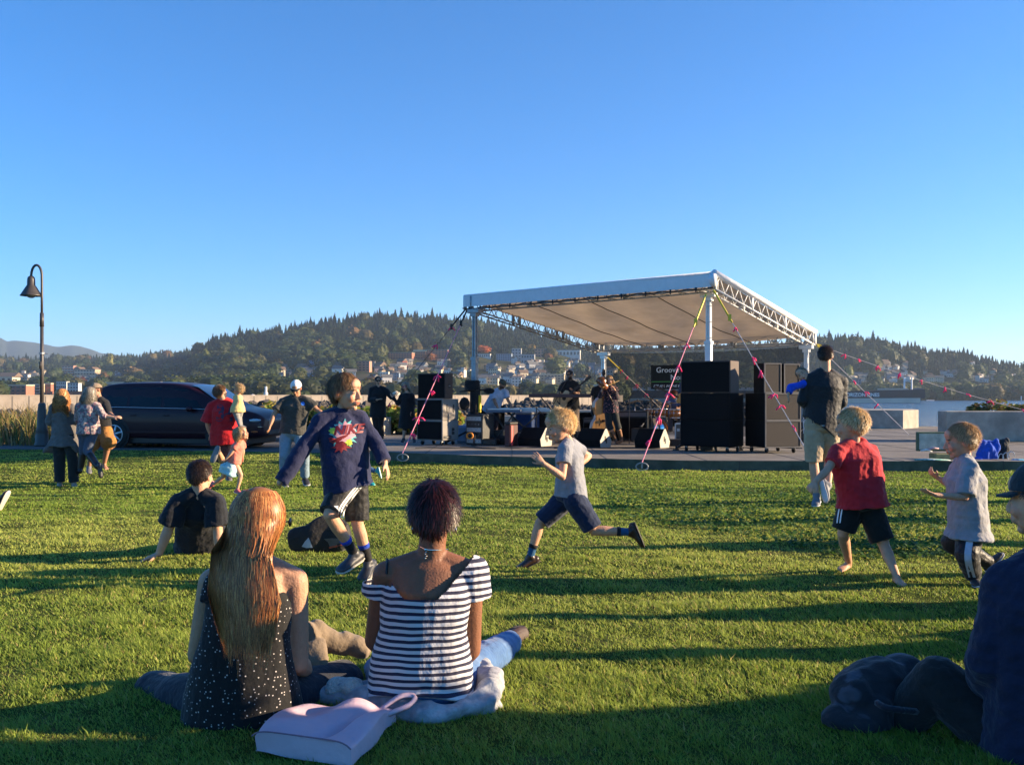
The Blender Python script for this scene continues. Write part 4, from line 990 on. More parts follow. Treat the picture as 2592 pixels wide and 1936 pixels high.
p = Person('double bass player in black tee standing behind the fiddler', d20, C4,
  dict(head=(555, 115, 0), nk=(545, 205, 0), shA=(445, 250, 0), shB=(630, 250, 0), elA=(415, 410, -.02), wrA=(430, 540, -.1), hdA=(440, 590, -.12), elB=(650, 330, -.2), wrB=(600, 240, -.35), hdB=(590, 210, -.38),
       pel=(520, 620, 0), knA=(470, 860, -.05), anA=(470, 1080, 0), toA=(440, 1110, -.15), knB=(570, 860, -.05), anB=(580, 1080, 0), toB=(590, 1110, -.15)),
  face=(.5, -.8, -.1), h=1.80, skin='tan', vox=.009)
p.hair(DBROWN, n=700, L=.05, cap=1.08, wid=.004); p.top('shirt', cloth('black_band_tee', (.012, .013, .015)), sleeve=.7, sl=.09, hem=.1, off=.02, loose=1.12); p.legs('trousers', cloth('black_trousers', (.018, .022, .022)), ln=2, off=.016); p.shoes(blb)
d21 = 23.4
p = Person('fiddler with fair hair in dark floral jacket and brown boots', d21, C4,
  dict(head=(708, 92, 0), nk=(725, 185, 0), shA=(630, 240, 0), shB=(805, 235, 0), elA=(540, 370, -.12), wrA=(575, 280, -.28), hdA=(590, 235, -.3), elB=(840, 400, -.05), wrB=(800, 250, -.25), hdB=(775, 200, -.28),
       pel=(735, 590, 0), hiA=(690, 620, 0), hiB=(790, 620, 0), knA=(700, 860, -.05), anA=(815, 1130, .05), toA=(835, 1210, -.15), knB=(850, 860, -.05), anB=(915, 1110, .08), toB=(880, 1180, -.1)),
  face=(.1, -.97, -.12), h=1.70, skin='fair', vox=.009)
p.hair([(.42, .24, .11), (.55, .36, .18), (.30, .16, .07)], n=1600, style='long', length=.17, faceopen=48, cap=1.12, wave=.015, wid=.005, bulge=1.2)
p.top('jacket', pat('floral_dark', 'noise', (.012, .012, .02), (.03, .02, .04), k=14, thr=.6, c3=(.28, .12, .13)), sleeve=1.9, sl=.07, sl2=.05, hem=.10, off=.022, loose=1.1, fold=.012)
p.legs('trousers', cloth('black_trousers', (.018, .022, .022)), ln=1.3, off=.016, ankle=.09, kn=.08); p.shoes(mat('tan_boot', (.20, .085, .035), rough=.5, var=.25), boot=.26, name='boot')
FID = p
d22 = 26.0
p = Person('drummer with red-brown hair and blue shirt bent over his drums', d22, C4,
  dict(head=(1832, 335, -.12), nk=(1845, 400, -.02), shA=(1760, 440, 0), shB=(1925, 440, 0), elA=(1720, 540, -.15), wrA=(1720, 530, -.4), hdA=(1700, 520, -.5), elB=(1960, 550, -.1), wrB=(1920, 580, -.4), hdB=(1900, 580, -.5),
       pel=(1850, 680, .05), knA=(1780, 700, -.45), anA=(1780, 940, -.4), toA=(1780, 960, -.6), knB=(1930, 700, -.45), anB=(1930, 940, -.4), toB=(1930, 960, -.6)),
  face=(-.1, -.8, -.6), up=(0, -.6, .8), h=1.75, skin='tan', vox=.009)
p.hair([(.14, .05, .025), (.20, .08, .04)], n=900, L=.05, cap=1.1, wid=.004); p.top('shirt', cloth('blue_shirt', (.075, .11, .22)), sleeve=.9, sl=.08, hem=.06, off=.02, loose=1.12); p.legs('jeans', cloth('mid_jeans', (.075, .095, .145)), ln=2); p.shoes(blb)
d23 = 24.0
p = Person('guitarist in white cap and blue shirt half hidden by the tall loudspeakers', d23, B8,
  dict(head=(965, 395, 0), nk=(968, 455, 0), shA=(915, 490, 0), shB=(1035, 490, 0), elA=(895, 570, -.1), wrA=(940, 640, -.25), hdA=(960, 655, -.28), elB=(1060, 580, -.1), wrB=(1010, 620, -.28), hdB=(1000, 600, -.3),
       pel=(975, 720, 0), knA=(950, 860, -.05), anA=(950, 1010, 0), toA=(940, 1045, -.15), knB=(1010, 860, -.05), anB=(1015, 1010, 0), toB=(1020, 1045, -.15)),
  face=(-.5, -.8, -.2), h=1.78, skin='tan', vox=.009)
p.hair(DBROWN, n=400, L=.02, wid=.004); p.cap(cloth('white_cap', (.78, .76, .74)), peak=.8); p.top('shirt', cloth('denim_shirt', (.022, .04, .085)), sleeve=1.85, sl=.07, sl2=.05, hem=.05, off=.02, loose=1.1); p.legs('jeans', cloth('blue_jeans', (.03, .055, .11)), ln=2, ankle=.07); p.shoes(blb)
# ---------------- person at the left edge: only one shoe reaches into the picture
d24 = GD((0, 0, 1), 8, 1292)
p = Person('person lying at the left edge with only a brown shoe in view', d24, (0, 0, 1),
  dict(head=(-330, 1130, .1), nk=(-318, 1158, .1), shA=(-330, 1178, -.08), shB=(-300, 1172, .28), elA=(-345, 1225, -.1), wrA=(-350, 1278, -.1), hdA=(-370, 1284, -.1), elB=(-320, 1215, .35), wrB=(-325, 1262, .35), hdB=(-340, 1266, .35),
       pel=(-240, 1262, .1), hiA=(-232, 1268, .02), hiB=(-230, 1262, .2), knA=(-130, 1215, .02), anA=(-14, 1275, .0), toA=(12, 1254, 0), knB=(-150, 1205, .2), anB=(-90, 1268, .2), toB=(-60, 1275, .2)),
  face=(.9, .3, 0), h=1.75, skin='fair', vox=.01)
p.hair(DBROWN, n=400, L=.03, wid=.004); p.top('shirt', cloth('charcoal_tee', (.055, .052, .045)), sleeve=.7, sl=.09, hem=.1); p.legs('jeans', cloth('mid_jeans', (.075, .095, .145)), ln=1.95); p.shoes(mat('brown_shoe', (.045, .022, .014)), sole=mat('cream_sole', (.55, .48, .38)), bulk=1.2)
LEFTP = p
ZP = 0.005                     # plaza level
def GP(u, v): d = (CZ-ZP)*F/(v-HY); return P(u, v, d)
th = R(34); EX = A(math.cos(th), -math.sin(th), 0); EY = A(math.sin(th), math.cos(th), 0); UP = A(0, 0, 1)
alu = mat('aluminium', (.55, .56, .58), rough=.38, metal=.75, var=.12, scale=20); alu_d = mat('aluminium_dull', (.34, .35, .36), rough=.5, metal=.4, var=.2, scale=15)
whp = mat('white_paint', (.74, .73, .71), rough=.45, var=.05)
canvas = mat('canvas', (.60, .47, .33), rough=.8, var=.08, scale=3, trans=.30, bump=.5, bscale=3, dirt=((.50, .39, .27), 1.2))  # white roof cloth tinted tan for the warm ground bounce on its underside
canvas_w = mat('canvas_white', (.72, .72, .74), rough=.6, var=.05, bump=.3, bscale=4)
blk_m = mat('black_metal', (.012, .012, .013), rough=.45, var=.2); blk_c = cloth('black_cover', (.010, .010, .011))
# ---- canopy
cN, cL, cRt, cB = P(1809, 695, 20.2), P(1175, 753, 23.4), P(2064, 844, 24.2), P(1512, 868, 27.6)
hN = .30
ctr = (cN+cL+cRt+cB)/4
can = empty('stage_canopy', (ctr[0], ctr[1], ZP), label='white fabric stage roof on four aluminium masts sloping down to the back', cat='stage canopy')
n = 34; g = np.linspace(0, 1, n); U_, W_ = np.meshgrid(g, g)
def patch(dz=0.0, sag=.16):
    X = ((1-U_)*(1-W_))[..., None]*cL+(U_*(1-W_))[..., None]*cN+((1-U_)*W_)[..., None]*cB+(U_*W_)[..., None]*cRt
    X = X.copy(); X[..., 2] += dz-sag*np.sin(math.pi*U_)*np.sin(math.pi*np.clip(W_*.9+.08, 0, 1))**.6*1.0-.10*np.sin(math.pi*U_)*W_**4
    f = np.abs(np.sin(U_*math.pi*4+.0))**.35*.03   # panel seams pull up
    X[..., 2] -= f*np.sin(math.pi*W_)
    fold = wav(np.stack([U_.ravel()*3-W_.ravel()*9, U_.ravel()*14+W_.ravel()*9, 0*U_.ravel()], 1), 5, 2.4)*.04
    X[..., 2] += fold.reshape(U_.shape)*np.clip(np.minimum(np.minimum(U_, 1-U_), np.minimum(W_, 1-W_))*8, 0, 1)
    return X
X = patch(-.05); i = np.arange(n*n).reshape(n, n); Q = np.stack([i[:-1, :-1], i[:-1, 1:], i[1:, 1:], i[1:, :-1]], -1).reshape(-1, 4)
mk('roof_canvas', X.reshape(-1, 3), Q, canvas, can, world=True)
for k in (.25, .5, .75):
    b = MB(); q = X[:, int(k*(n-1))]; b.tube([p_-A(0, 0, .012) for p_ in q], [.012]*len(q), 5, side=(0, 0, 1)); b.build('seam_strap', mat('seam_webbing', (.16, .13, .10), rough=.8), can)
def truss(a, b_, h, name, m, w=.22, step=.42, inward=None, chord=.020):
    o = MB(); a = np.asarray(a, float); b_ = np.asarray(b_, float); L = np.linalg.norm(b_-a); dr = (b_-a)/L; inw = nrm(inward-dr*np.dot(inward, dr)); dn = A(0, 0, -1)
    c = [(0, 0), (0, h), (w, 0), (w, h)]
    for (x, z) in c: o.rod(a+inw*x+dn*z, b_+inw*x+dn*z, chord, 8)
    m_ = max(2, int(L/step))
    for k in range(m_):
        t0 = L*k/m_; t1 = L*(k+.5)/m_; t2 = L*(k+1)/m_
        for x in (0, w):
            o.rod(a+dr*t0+inw*x+dn*h, a+dr*t1+inw*x, chord*.55, 5); o.rod(a+dr*t1+inw*x, a+dr*t2+inw*x+dn*h, chord*.55, 5)
        o.rod(a+dr*t0, a+dr*t1+inw*w, chord*.5, 5); o.rod(a+dr*t0+dn*h, a+dr*t1+inw*w+dn*h, chord*.5, 5)
    for t0 in (0, L*.33, L*.66, L):
        for x in (0, w): 
            o.box(a+dr*(t0+(.03 if t0 == 0 else -.03 if t0 == L else 0))+inw*x+dn*h/2, (.07, .05, h), rz=math.atan2(dr[1], dr[0]))
    return o.build(name, m, can, smooth=True)
inL = nrm(cB-cL); inR = nrm(cL-cN)
truss(cL, cN, hN, 'front_truss', alu_d, inward=nrm(cRt-cN)); truss(cN, cRt, hN, 'side_truss', whp, inward=nrm(cL-cN))
truss(cL, cB, hN, 'side_truss', alu_d, inward=nrm(cN-cL)); truss(cB, cRt, hN*.95, 'rear_truss', alu_d, inward=nrm(cN-cRt), step=.5)
# fascia cloth on the front truss, wrapped over the near corner
def sheet(name, top, bot, m, parent, nn=40, amp=.01):
    t = np.linspace(0, 1, nn); V = []
    for k in range(6):
        f = k/5
        for s_ in t: V.append(lerp(lerp(top[0], top[1], s_), lerp(bot[0], bot[1], s_), f))
    V = np.array(V); fr = nrm(np.cross(top[1]-top[0], A(0, 0, 1))); V += fr[None]*wav(V, 9, 4)[:, None]*amp
    q = [[k*nn+j, k*nn+j+1, (k+1)*nn+j+1, (k+1)*nn+j] for k in range(5) for j in range(nn-1)]
    o = mk(name, V, np.array(q), m, parent, world=True)
    return o
outw = nrm(cN-cRt)
sheet('fascia', [cL+outw*.035+A(0, 0, .03), cN+outw*.035+A(0, 0, .03)], [cL+outw*.045+A(0, 0, -.25), cN+outw*.045+A(0, 0, -.27)], canvas_w, can)
outr = nrm(cN-cL)
b = MB(); b.tube([cN+A(0, 0, .035)+outw*.02, lerp(cN, cRt, .5)+A(0, 0, .035)+outr*.01, cRt+A(0, 0, .035)], [.075, .07, .065], 10); b.tube([cL+A(0, 0, .03), cN+A(0, 0, .03)], [.035, .04], 8)
b.tube([cN+outw*.03+A(0, 0, .0), cN+outw*.06-outr*.02+A(0, 0, -.12), cN+outw*.03+A(0, 0, -.26)], [.06, .10, .05], 10)
b.build('roof_edge_cloth', canvas_w, can, smooth=True)
# cable and clamps under the front edge
b = MB(); cp = []
for k in range(34):
    t = k/33; q = lerp(cL, cN, t)+outw*.06+A(0, 0, -.285-.018*(k % 3)-.01*math.sin(k*2.1)); cp.append(q)
    if k % 3 == 1: b.box(q+A(0, 0, .02), (.035, .03, .06)); b.ell(q+A(0, 0, -.03), (.018, .018, .03), 6)
b.tube(cp, [.014]*len(cp), 6); b.build('light_cable', mat('cable_black', (.015, .015, .016), rough=.6), can)
# masts
def mast(u, d, ztop, wrap=False, sleeve=None, w=.10, name='mast', m=alu_d):
    q = P(u, 1100, d); x, y = q[0], q[1]; b = MB(); M = np.stack([EX, EY, UP], 1)
    zs = sleeve if sleeve else 1.2
    for sx in (-1, 1):
        for sy in (-1, 1): b.box((x+EX[0]*sx*w*.36+EY[0]*sy*w*.36, y+EX[1]*sx*w*.36+EY[1]*sy*w*.36, (ztop+ZP)/2), (w*.28, w*.28, ztop-ZP), rz=-th)
    b.box((x, y, (ztop+ZP)/2), (w*.62, w*.62, ztop-ZP-.02), rz=-th)
    b.box((x, y, (zs+ZP)/2), (w*1.35, w*1.35, zs-ZP), rz=-th, bev=.01)
    b.box((x, y, zs+.02), (w*1.6, w*1.6, .07), rz=-th); b.box((x, y, ztop-.06), (.34, .20, .10), rz=-th, bev=.01); b.box((x, y, ztop-.14), (.16, .16, .10), rz=-th)
    for k in range(5): b.rod((x-.05, y-.06, ztop-.3-k*.35), (x+.06, y-.055, ztop-.3-k*.35), .012)
    o = b.build(name, m, can, smooth=False)
    b2 = MB()
    for k in range(4):
        a = -th+k*math.pi/2+.6; e = A(x+.72*math.cos(a), y+.72*math.sin(a), ZP+.05); b2.rod(A(x, y, ZP+.42), e, .028, 6); b2.rod(e+A(0, 0, .06), e-A(0, 0, .03), .02); b2.lathe([(.07, 0), (.07, .02), (.02, .03)], e-A(0, 0, .045), 10)
    b2.box((x, y, ZP+.12), (.3, .3, .22), rz=-th, bev=.02); b2.build('outrigger', blk_m, o)
    if wrap:
        b3 = MB(); b3.tube([(x, y, ZP+.1), (x, y, ZP+.8), (x+.01, y, ZP+1.45)], [.17, .125, .13], 12); b3.box((x-.06, y-.05, ZP+1.45), (.34, .22, .26), rz=-th, bev=.03)
        b3.rod((x-.38, y, ZP+1.30), (x+.42, y-.1, ZP+1.36), .02); b3.ell((x-.25, y-.08, ZP+1.0), (.13, .1, .17), 10); b3.ell((x+.35, y-.08, ZP+1.32), (.14, .08, .08), 10)
        b3.build('mast_wrap', blk_c, o, smooth=True)
        b4 = MB(); b4.box((x+.125, y-.07, ZP+1.0), (.05, .06, .42), rz=-th); b4.build('yellow_tape', mat('yellow_tape', (.85, .55, .02), rough=.5), o)
    return o
mast(1202, 23.2, cL[2]-.30, wrap=True, sleeve=2.1); mast(1794, 20.75, cN[2]-.32, sleeve=2.35, w=.10, m=whp); mast(2041, 24.2, cRt[2]-.29, w=.10, m=whp); mast(1528, 27.0, cB[2]-.29, w=.10, m=alu)
# ---- guy straps with pink ribbons
pinkm = cloth('pink_ribbon', (.95, .03, .17), sheen=0, bump=0, rough=.5); ropem = mat('white_rope', (.62, .55, .52), rough=.7, var=.25, scale=60); ropep = mat('pink_rope', (.72, .25, .33), rough=.7, var=.3, scale=40)
yelm = mat('yellow_strap', (.68, .52, .04), rough=.6, var=.15)
def flag(q, sc=1.0, seed=0, parent=None):
    g = random.Random(seed); b = MB(); q = np.asarray(q, float)
    for k in range(3 if g.random() < .6 else 2):
        a = g.uniform(-1.2, 1.2); L = sc*g.uniform(.08, .15); e = q+A(math.sin(a)*L, g.uniform(-.03, .03), -abs(math.cos(a))*L)
        mid_ = (q+e)/2+A(g.uniform(-.02, .02), -.02, .02); w = .017*sc
        b.tube([q, mid_, e], [w*.6, w, w*.8], 5)
    b.ell(q, (.022*sc, .022*sc, .026*sc), 6)
    return b.build('ribbon_flag', pinkm, parent, smooth=True)
def guy(a, e, ribs, label, r=.010, m=ropem, ratchet=.22, sc=1.0, sag=.0, rm=None):
    a = np.asarray(a, float); e = np.asarray(e, float)
    t = np.linspace(0, 1, 14); pts = [lerp(a, e, k)-A(0, 0, sag*4*k*(1-k)) for k in t]
    b = MB(); b.tube(pts, [r]*14, 6); o = b.build('guy_rope', m); tag(o, label, 'guy rope', 'guy ropes holding the stage roof')
    if ratchet:
        b = MB(); b.tube([lerp(a, e, 0)+A(0, -.012, 0), lerp(a, e, ratchet*.6)+A(0, -.012, 0), lerp(a, e, ratchet)+A(0, -.012, 0)], [.022, .022, .018], 5); b.box(lerp(a, e, ratchet*.85)+A(0, -.02, 0), (.06, .05, .14)); b.build('ratchet_strap', rm or yelm, o)
    for k, (u, v) in enumerate(ribs):
        # nearest parameter along the rope to that place
        best = min(np.linspace(0, 1, 200), key=lambda s_: (lambda q: ((q[0]/q[1]*F+CX-u)**2+(HY-(q[2]-CZ)/q[1]*F-v)**2))(lerp(a, e, s_)-A(0, 0, sag*4*s_*(1-s_))))
        flag(lerp(a, e, best)-A(0, 0, sag*4*best*(1-best)), sc, k*7+int(u), o)
    return o
z7 = lambda x, y: (1600+x/2.7533, 650+y/2.7533); z6 = lambda x, y: (850+x/5.53, 900+y/5.53)
guy(P(1787, 745, 20.1), P(1625, 1170, 17.32), [z7(370, 605), z7(320, 760), z7(250, 945), z7(190, 1125), z7(125, 1275)], 'pink flagged guy rope from the near roof corner to the kerb left of the loudspeakers', m=ropep)
guy(P(1806, 735, 20.1), P(2036, 1130, 18.6), [z7(710, 505), z7(830, 710), z7(880, 805), z7(970, 970), z7(1025, 1045), z7(1115, 1185)], 'white guy rope with pink bows crossing in front of the right loudspeaker stack', m=ropem)
guy(P(1181, 788, 23.3), P(1019, 1147, 19.1), [z6(1455, 290), z6(1350, 520), z6(1160, 865), z6(1065, 1110)], 'pink flagged guy rope running down across the left loudspeaker stack', m=ropep, rm=blk_m, ratchet=.12)
guy(P(1176, 786, 23.4), P(935, 1085, 25.5), [(1160, 840), (1090, 862), (970, 1010), (943, 1062)], 'thin dark guy rope from the left roof corner behind the couple', m=mat('dark_rope', (.05, .05, .05)), r=.008, rm=blk_m, ratchet=.15)
guy(P(1533, 900, 27.2), P(1700, 1060, 31), [(1569, 941), (1585, 957), (1607, 976), (1632, 998)], 'guy rope with small pink bows behind the fiddler', m=ropem, r=.008, sc=.9)
guy(P(2068, 872, 24.2), P(2680, 1060, 24.3), [(2136, 902), (2170, 914), (2221, 927), (2276, 950), (2333, 967), (2391, 986), (2446, 1003), (2507, 1018), (2588, 1035)], 'long guy rope with pink bows running out to the right over the water', r=.006, sag=.10, sc=.95, ratchet=.05)
guy(P(2068, 874, 24.1), P(2300, 1100, 24), [(2149, 976), (2181, 1003), (2217, 1029)], 'guy rope with pink bows passing behind the man in the black jacket', r=.009, ratchet=.1)
for (u, v, d) in ((1625, 1181, 17.28), (1019, 1158, 19.05)):
    b = MB(); c = P(u, v, d); pts = [c+A(.11*math.cos(a), 0, .07*math.sin(a)) for a in np.linspace(0, 6.283, 17)]; b.tube(pts, [.013]*17, 6); b.rod(c+A(0, 0, .07), c-A(0, 0, .03), .016)
    tag(b.build('anchor_ring', mat('galvanised', (.3, .31, .3), rough=.5, metal=.5)), 'grey mooring ring on the kerb face below the %s guy rope' % ('right-hand' if u > 1500 else 'left-hand'), 'anchor ring')

# ---- loudspeakers
spk = mat('speaker_black', (.0065, .0065, .007), rough=.85, var=.25, scale=12, bump=.3, bscale=80, spec=.12); grl = mat('speaker_grille', (.007, .007, .008), rough=.85, var=.2, scale=60, bump=.6, bscale=140, spec=.12)
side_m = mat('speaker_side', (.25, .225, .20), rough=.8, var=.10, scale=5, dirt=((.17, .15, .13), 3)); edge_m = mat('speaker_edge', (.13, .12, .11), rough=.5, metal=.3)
grl_sun = mat('grille_sunlit_brown', (.036, .028, .023), rough=.8, var=.15, scale=50, bump=.4, bscale=150); rub = mat('rubber', (.012, .012, .012), rough=.8)  # right stack grilles: brown of the grazing sun put into their colour
def cab(anchor, z0, w, D, h, ang, label, near='R', casters=False, side=spk, front=grl, hard=True, handles=False, trim=False, group=None):
    """cabinet; anchor = its nearest upright edge on the ground plan, near='R': that edge is the front's right-hand edge"""
    ex = A(math.cos(ang), -math.sin(ang), 0); ey = A(math.sin(ang), math.cos(ang), 0); c0 = A(anchor[0], anchor[1], 0)
    cc = c0+(-ex if near == 'R' else ex)*w/2+ey*D/2; rt = empty('loudspeaker', (cc[0], cc[1], z0), rz=-ang, label=label, cat='loudspeaker', group=group)
    bz = .12 if casters else 0; hh = h-bz
    def L(b, name, m, par=rt, smooth=False): 
        V, Fs, mid = b.arrays(); return mk(name, V, Fs, m, par, smooth=smooth)
    b = MB(); b.box((0, 0, bz+hh/2), (w, D, hh), bev=.012); L(b, 'cabinet', side)
    b = MB(); b.box((0, -D/2-.004, bz+hh/2), (w-.05, .02, hh-.05), bev=.006); g_ = L(b, 'grille', front)
    if trim:
        b = MB()
        for x in (-1, 1): b.box((x*(w/2-.012), -D/2-.008, bz+hh/2), (.024, .03, hh))
        for z in (0, 1): b.box((0, -D/2-.010, bz+z*(hh-.024)+.012), (w-.05, .03, .024))
        L(b, 'edge_trim', edge_m)
    if handles:
        for k in handles:
            b = MB(); sx = w/2 if near == 'R' else -w/2
            b.box((sx, k[0]*D, bz+k[1]*hh), (.012, k[2], k[3]), bev=.004); o = L(b, 'handle_recess', blk_m)
            b = MB(); b.rod((sx+.012, k[0]*D-k[2]*.4, bz+k[1]*hh), (sx+.012, k[0]*D+k[2]*.4, bz+k[1]*hh), .008); mk('grip', *[b.arrays()[i] for i in (0, 1)], mat=alu_d, parent=o)
    if casters:
        for x in (-1, 1):
            for y in (-1, 1):
                b = MB(); b.lathe([(.052, -.018), (.055, -.012), (.055, .012), (.052, .018)], (x*(w/2-.10), y*(D/2-.10), .055), 14, axis='x'); o = L(b, 'caster', rub, smooth=True)
                b = MB(); b.box((x*(w/2-.10), y*(D/2-.10), .10), (.05, .06, .045)); mk('fork', *[b.arrays()[i] for i in (0, 1)], mat=alu_d, parent=o, smooth=False)
    return rt
q = GP(1120, 1128); 
cab(q, ZP, .80, .64, .60, th, 'lower black subwoofer on casters in the left loudspeaker stack', casters=True, side=side_m, handles=[(.15, .45, .10, .16), (-.2, .16, .3, .06)])
cab(q, ZP+.603, .80, .64, .52, th, 'upper black subwoofer with two side grips in the left loudspeaker stack', side=side_m, handles=[(-.22, .55, .05, .20), (.18, .55, .05, .20)])
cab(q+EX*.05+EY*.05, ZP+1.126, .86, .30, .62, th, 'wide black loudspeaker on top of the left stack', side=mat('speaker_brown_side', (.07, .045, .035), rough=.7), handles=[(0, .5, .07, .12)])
q = GP(1848, 1147)
cab(q+EY*.0, ZP, 1.12, .8, .68, th, 'lowest black subwoofer on casters in the tall near stack beside the canopy mast', casters=True)
cab(q, ZP+.683, 1.12, .8, .57, th, 'second black subwoofer in the tall near stack beside the canopy mast')
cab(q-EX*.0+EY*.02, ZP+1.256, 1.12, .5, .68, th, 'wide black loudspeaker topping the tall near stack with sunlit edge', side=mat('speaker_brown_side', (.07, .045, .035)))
q = GP(1936, 1148); a2_ = R(-16)
cab(q, ZP, .84, .80, .68, a2_, 'lower subwoofer on casters in the right stack with sunlight coloured into its grille', near='L', casters=True, front=grl_sun, trim=True)
cab(q, ZP+.683, .84, .80, .57, a2_, 'upper subwoofer in the right stack with sunlight coloured into its grille', near='L', front=grl_sun, trim=True)
ex2 = A(math.cos(a2_), -math.sin(a2_), 0); ey2 = A(math.sin(a2_), math.cos(a2_), 0)
cab(q+ex2*-.02, ZP+1.256, .40, .42, .62, a2_, 'narrow grilled loudspeaker on top of the right stack, nearer the tall stack', near='L', front=grl_sun, trim=True)
cab(q+ex2*.44, ZP+1.256, .38, .42, .61, a2_, 'narrow grilled loudspeaker on top of the right stack, nearer the child in blue', near='L', front=grl_sun, trim=True)

# ---- backdrop mesh and banner
mb_ = mat('mesh_black', (.012, .013, .014), rough=.9, var=.1, alpha=.60)
bl = P(1531, 893, 26.9); br_ = P(2036, 878, 24.3)
n = 30; V = []
for k in range(12):
    for j in range(n):
        t = j/(n-1); top = lerp(bl, br_, t); zt = top[2]-.03*math.sin(math.pi*t)*2; z = zt+(ZP+.12-zt)*k/11
        q = A(top[0], top[1], z); q += nrm(A(-EY[0], -EY[1], 0))*(.02*math.sin(t*22)+.02*math.sin(k*1.1+t*9)); V.append(q)
Q = np.array([[k*n+j, k*n+j+1, (k+1)*n+j+1, (k+1)*n+j] for k in range(11) for j in range(n-1)])
bk = mk('backdrop_screen', np.array(V), Q, mb_); tag(bk, 'large black see-through mesh screen hanging behind the band', 'backdrop screen')
bx = nrm(A(*(br_-bl)[:2], 0)); bn = np.cross(bx, UP)
org = P(1648, 985, lerp(bl, br_, (1648-1531)/(2036-1531))[1]-.15)
bt = empty('banner', org, label='black banner reading Groove on the mesh screen behind the drummer', cat='banner')
b = MB(); W_b, H_b = 1.62, .66; cc = org+bx*W_b/2+UP*H_b/2; b.box(cc, (W_b, .012, H_b), rz=math.atan2(bx[1], bx[0])); b.build('banner_cloth', cloth('banner_black', (.016, .018, .018)), bt)
lt = mat('banner_letters', (.75, .76, .75), rough=.6, var=.02)
fo = -bn*(-.012)
off = bn*.010 if bn[1] < 0 else -bn*.010
place_text('lettering', 'Groove m', .205, org+bx*.15+UP*.46+off, bx, UP, lt, bt, extrude=.002, bold=.002, spacing=1.02)
place_text('lettering', 'Nort', .205, org+bx*.56+UP*.255+off, bx, UP, lt, bt, extrude=.002, bold=.002, spacing=1.02)
place_text('lettering', "IT'S ALL IN THE MIX", .098, org+bx*.07+UP*.055+off, bx, UP, lt, bt, extrude=.002, shear=.3, bold=.001)
b = MB(); b.box(org+bx*W_b/2+UP*.205+off*1.0, (W_b*.98, .006, .016), rz=math.atan2(bx[1], bx[0])); b.build('green_line', mat('banner_green', (.12, .45, .08)), bt)

# ---- band gear
plast = mat('plastic_black', (.014, .014, .015), rough=.4, var=.1); chrome = mat('chrome', (.7, .7, .7), rough=.18, metal=1, var=.05)
def local(b, name, m, par, smooth=False):
    V, Fs, mid = b.arrays(); return mk(name, V, Fs, m, par, smooth=smooth)
def wedge(u, v, label, w=.62, ang=th, emblem=0):
    q = GP(u, v); rt = empty('stage_monitor', q-EX*w/2*math.cos(0)+EY*.2, rz=-ang, label=label, cat='stage monitor'); D = .5
    prof = [(-.26, 0), (-.30, .17), (-.05, .44), (.02, .44), (.26, .14), (.20, 0)]
    b = MB(); b.prism([(-w/2, y, z) for y, z in prof], (0, 0, 0), (w, 0, 0)); local(b, 'cabinet', spk, rt)
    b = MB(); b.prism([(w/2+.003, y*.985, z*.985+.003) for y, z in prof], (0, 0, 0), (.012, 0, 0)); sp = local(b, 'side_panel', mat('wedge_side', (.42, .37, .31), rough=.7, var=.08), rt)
    b = MB(); b.box((w/2+.018, -.06, .21), (.006, .05, .12)); b.box((w/2+.018, .0, .16), (.006, .05, .12)) ; local(b, 'emblem', blk_m, rt)
    b = MB(); b.prism([(-w/2+.03, -.292, .18), (-w/2+.03, -.063, .434), (-w/2+.03, -.070, .440), (-w/2+.03, -.300, .186)], (0, 0, 0), (w-.06, 0, 0)); local(b, 'grille', grl, rt)
    return rt
wedge(1523, 1134, 'black stage monitor with pale side panel in front of the double bass')
wedge(1673, 1135, 'black stage monitor with pale side panel in front of the drums')
wedge(1372, 1130, 'black stage monitor with pale side panel behind the running blond boy')
def tub(a, b_, r=.012): b = MB(); b.rod(a, b_, r); return b
def micstand(base, h, tipv, label, boom=True):
    """base: plaza point; tip: world point of the microphone"""
    rt = empty('microphone_stand', base, label=label, cat='microphone stand'); tip = np.asarray(tipv)-base
    b = MB(); b.rod((0, 0, .05), (0, 0, h), .011)
    for k in range(3):
        a = k*2.094+.4; b.rod((0, 0, .12), (.28*math.cos(a), .28*math.sin(a), .01), .009)
    local(b, 'stand', blk_m, rt, True)
    b = MB(); dr = nrm(tip-A(0, 0, h)); b.rod(A(0, 0, h)-dr*.35, tip, .008); b.ell((0, 0, h), (.025,)*3, 8); local(b, 'boom_arm', blk_m, rt, True)
    b = MB(); b.rod(tip, tip+dr*.12, .016, 8); b.ell(tip+dr*.13, (.028,)*3, 8); local(b, 'microphone', mat('mic_grey', (.08, .08, .085), rough=.4, metal=.5), rt, True)
c4 = lambda x, y, d: P(1440+x/6.9125, 950+y/6.9125, d); c3 = lambda x, y, d: P(1180+x/6.9125, 950+y/6.9125, d)
def floorpt(q): return A(q[0], q[1], ZP)
q = c4(1055, 380, 23.6); micstand(floorpt(q), q[2]-ZP, c4(1290, 190, 23.4), 'boom microphone stand to the right of the fiddler')
q = c4(1440, 430, 24.6); micstand(floorpt(q), q[2]-ZP, c4(1600, 250, 24.4), 'boom microphone stand above the drum kit')
q = c4(1460, 690, 24.0); micstand(floorpt(q), .75, c4(1310, 840, 23.7), 'short microphone stand in front of the bass drum')
q = c3(1640, 300, 23.6); micstand(floorpt(q), q[2]-ZP, c3(1745, 105, 23.7), 'microphone stand in front of the singer with the guitar')
q = c3(1230, 700, 23.2); micstand(floorpt(q), .9, c3(1180, 520, 23.1), 'low boom stand beside the white keyboard')
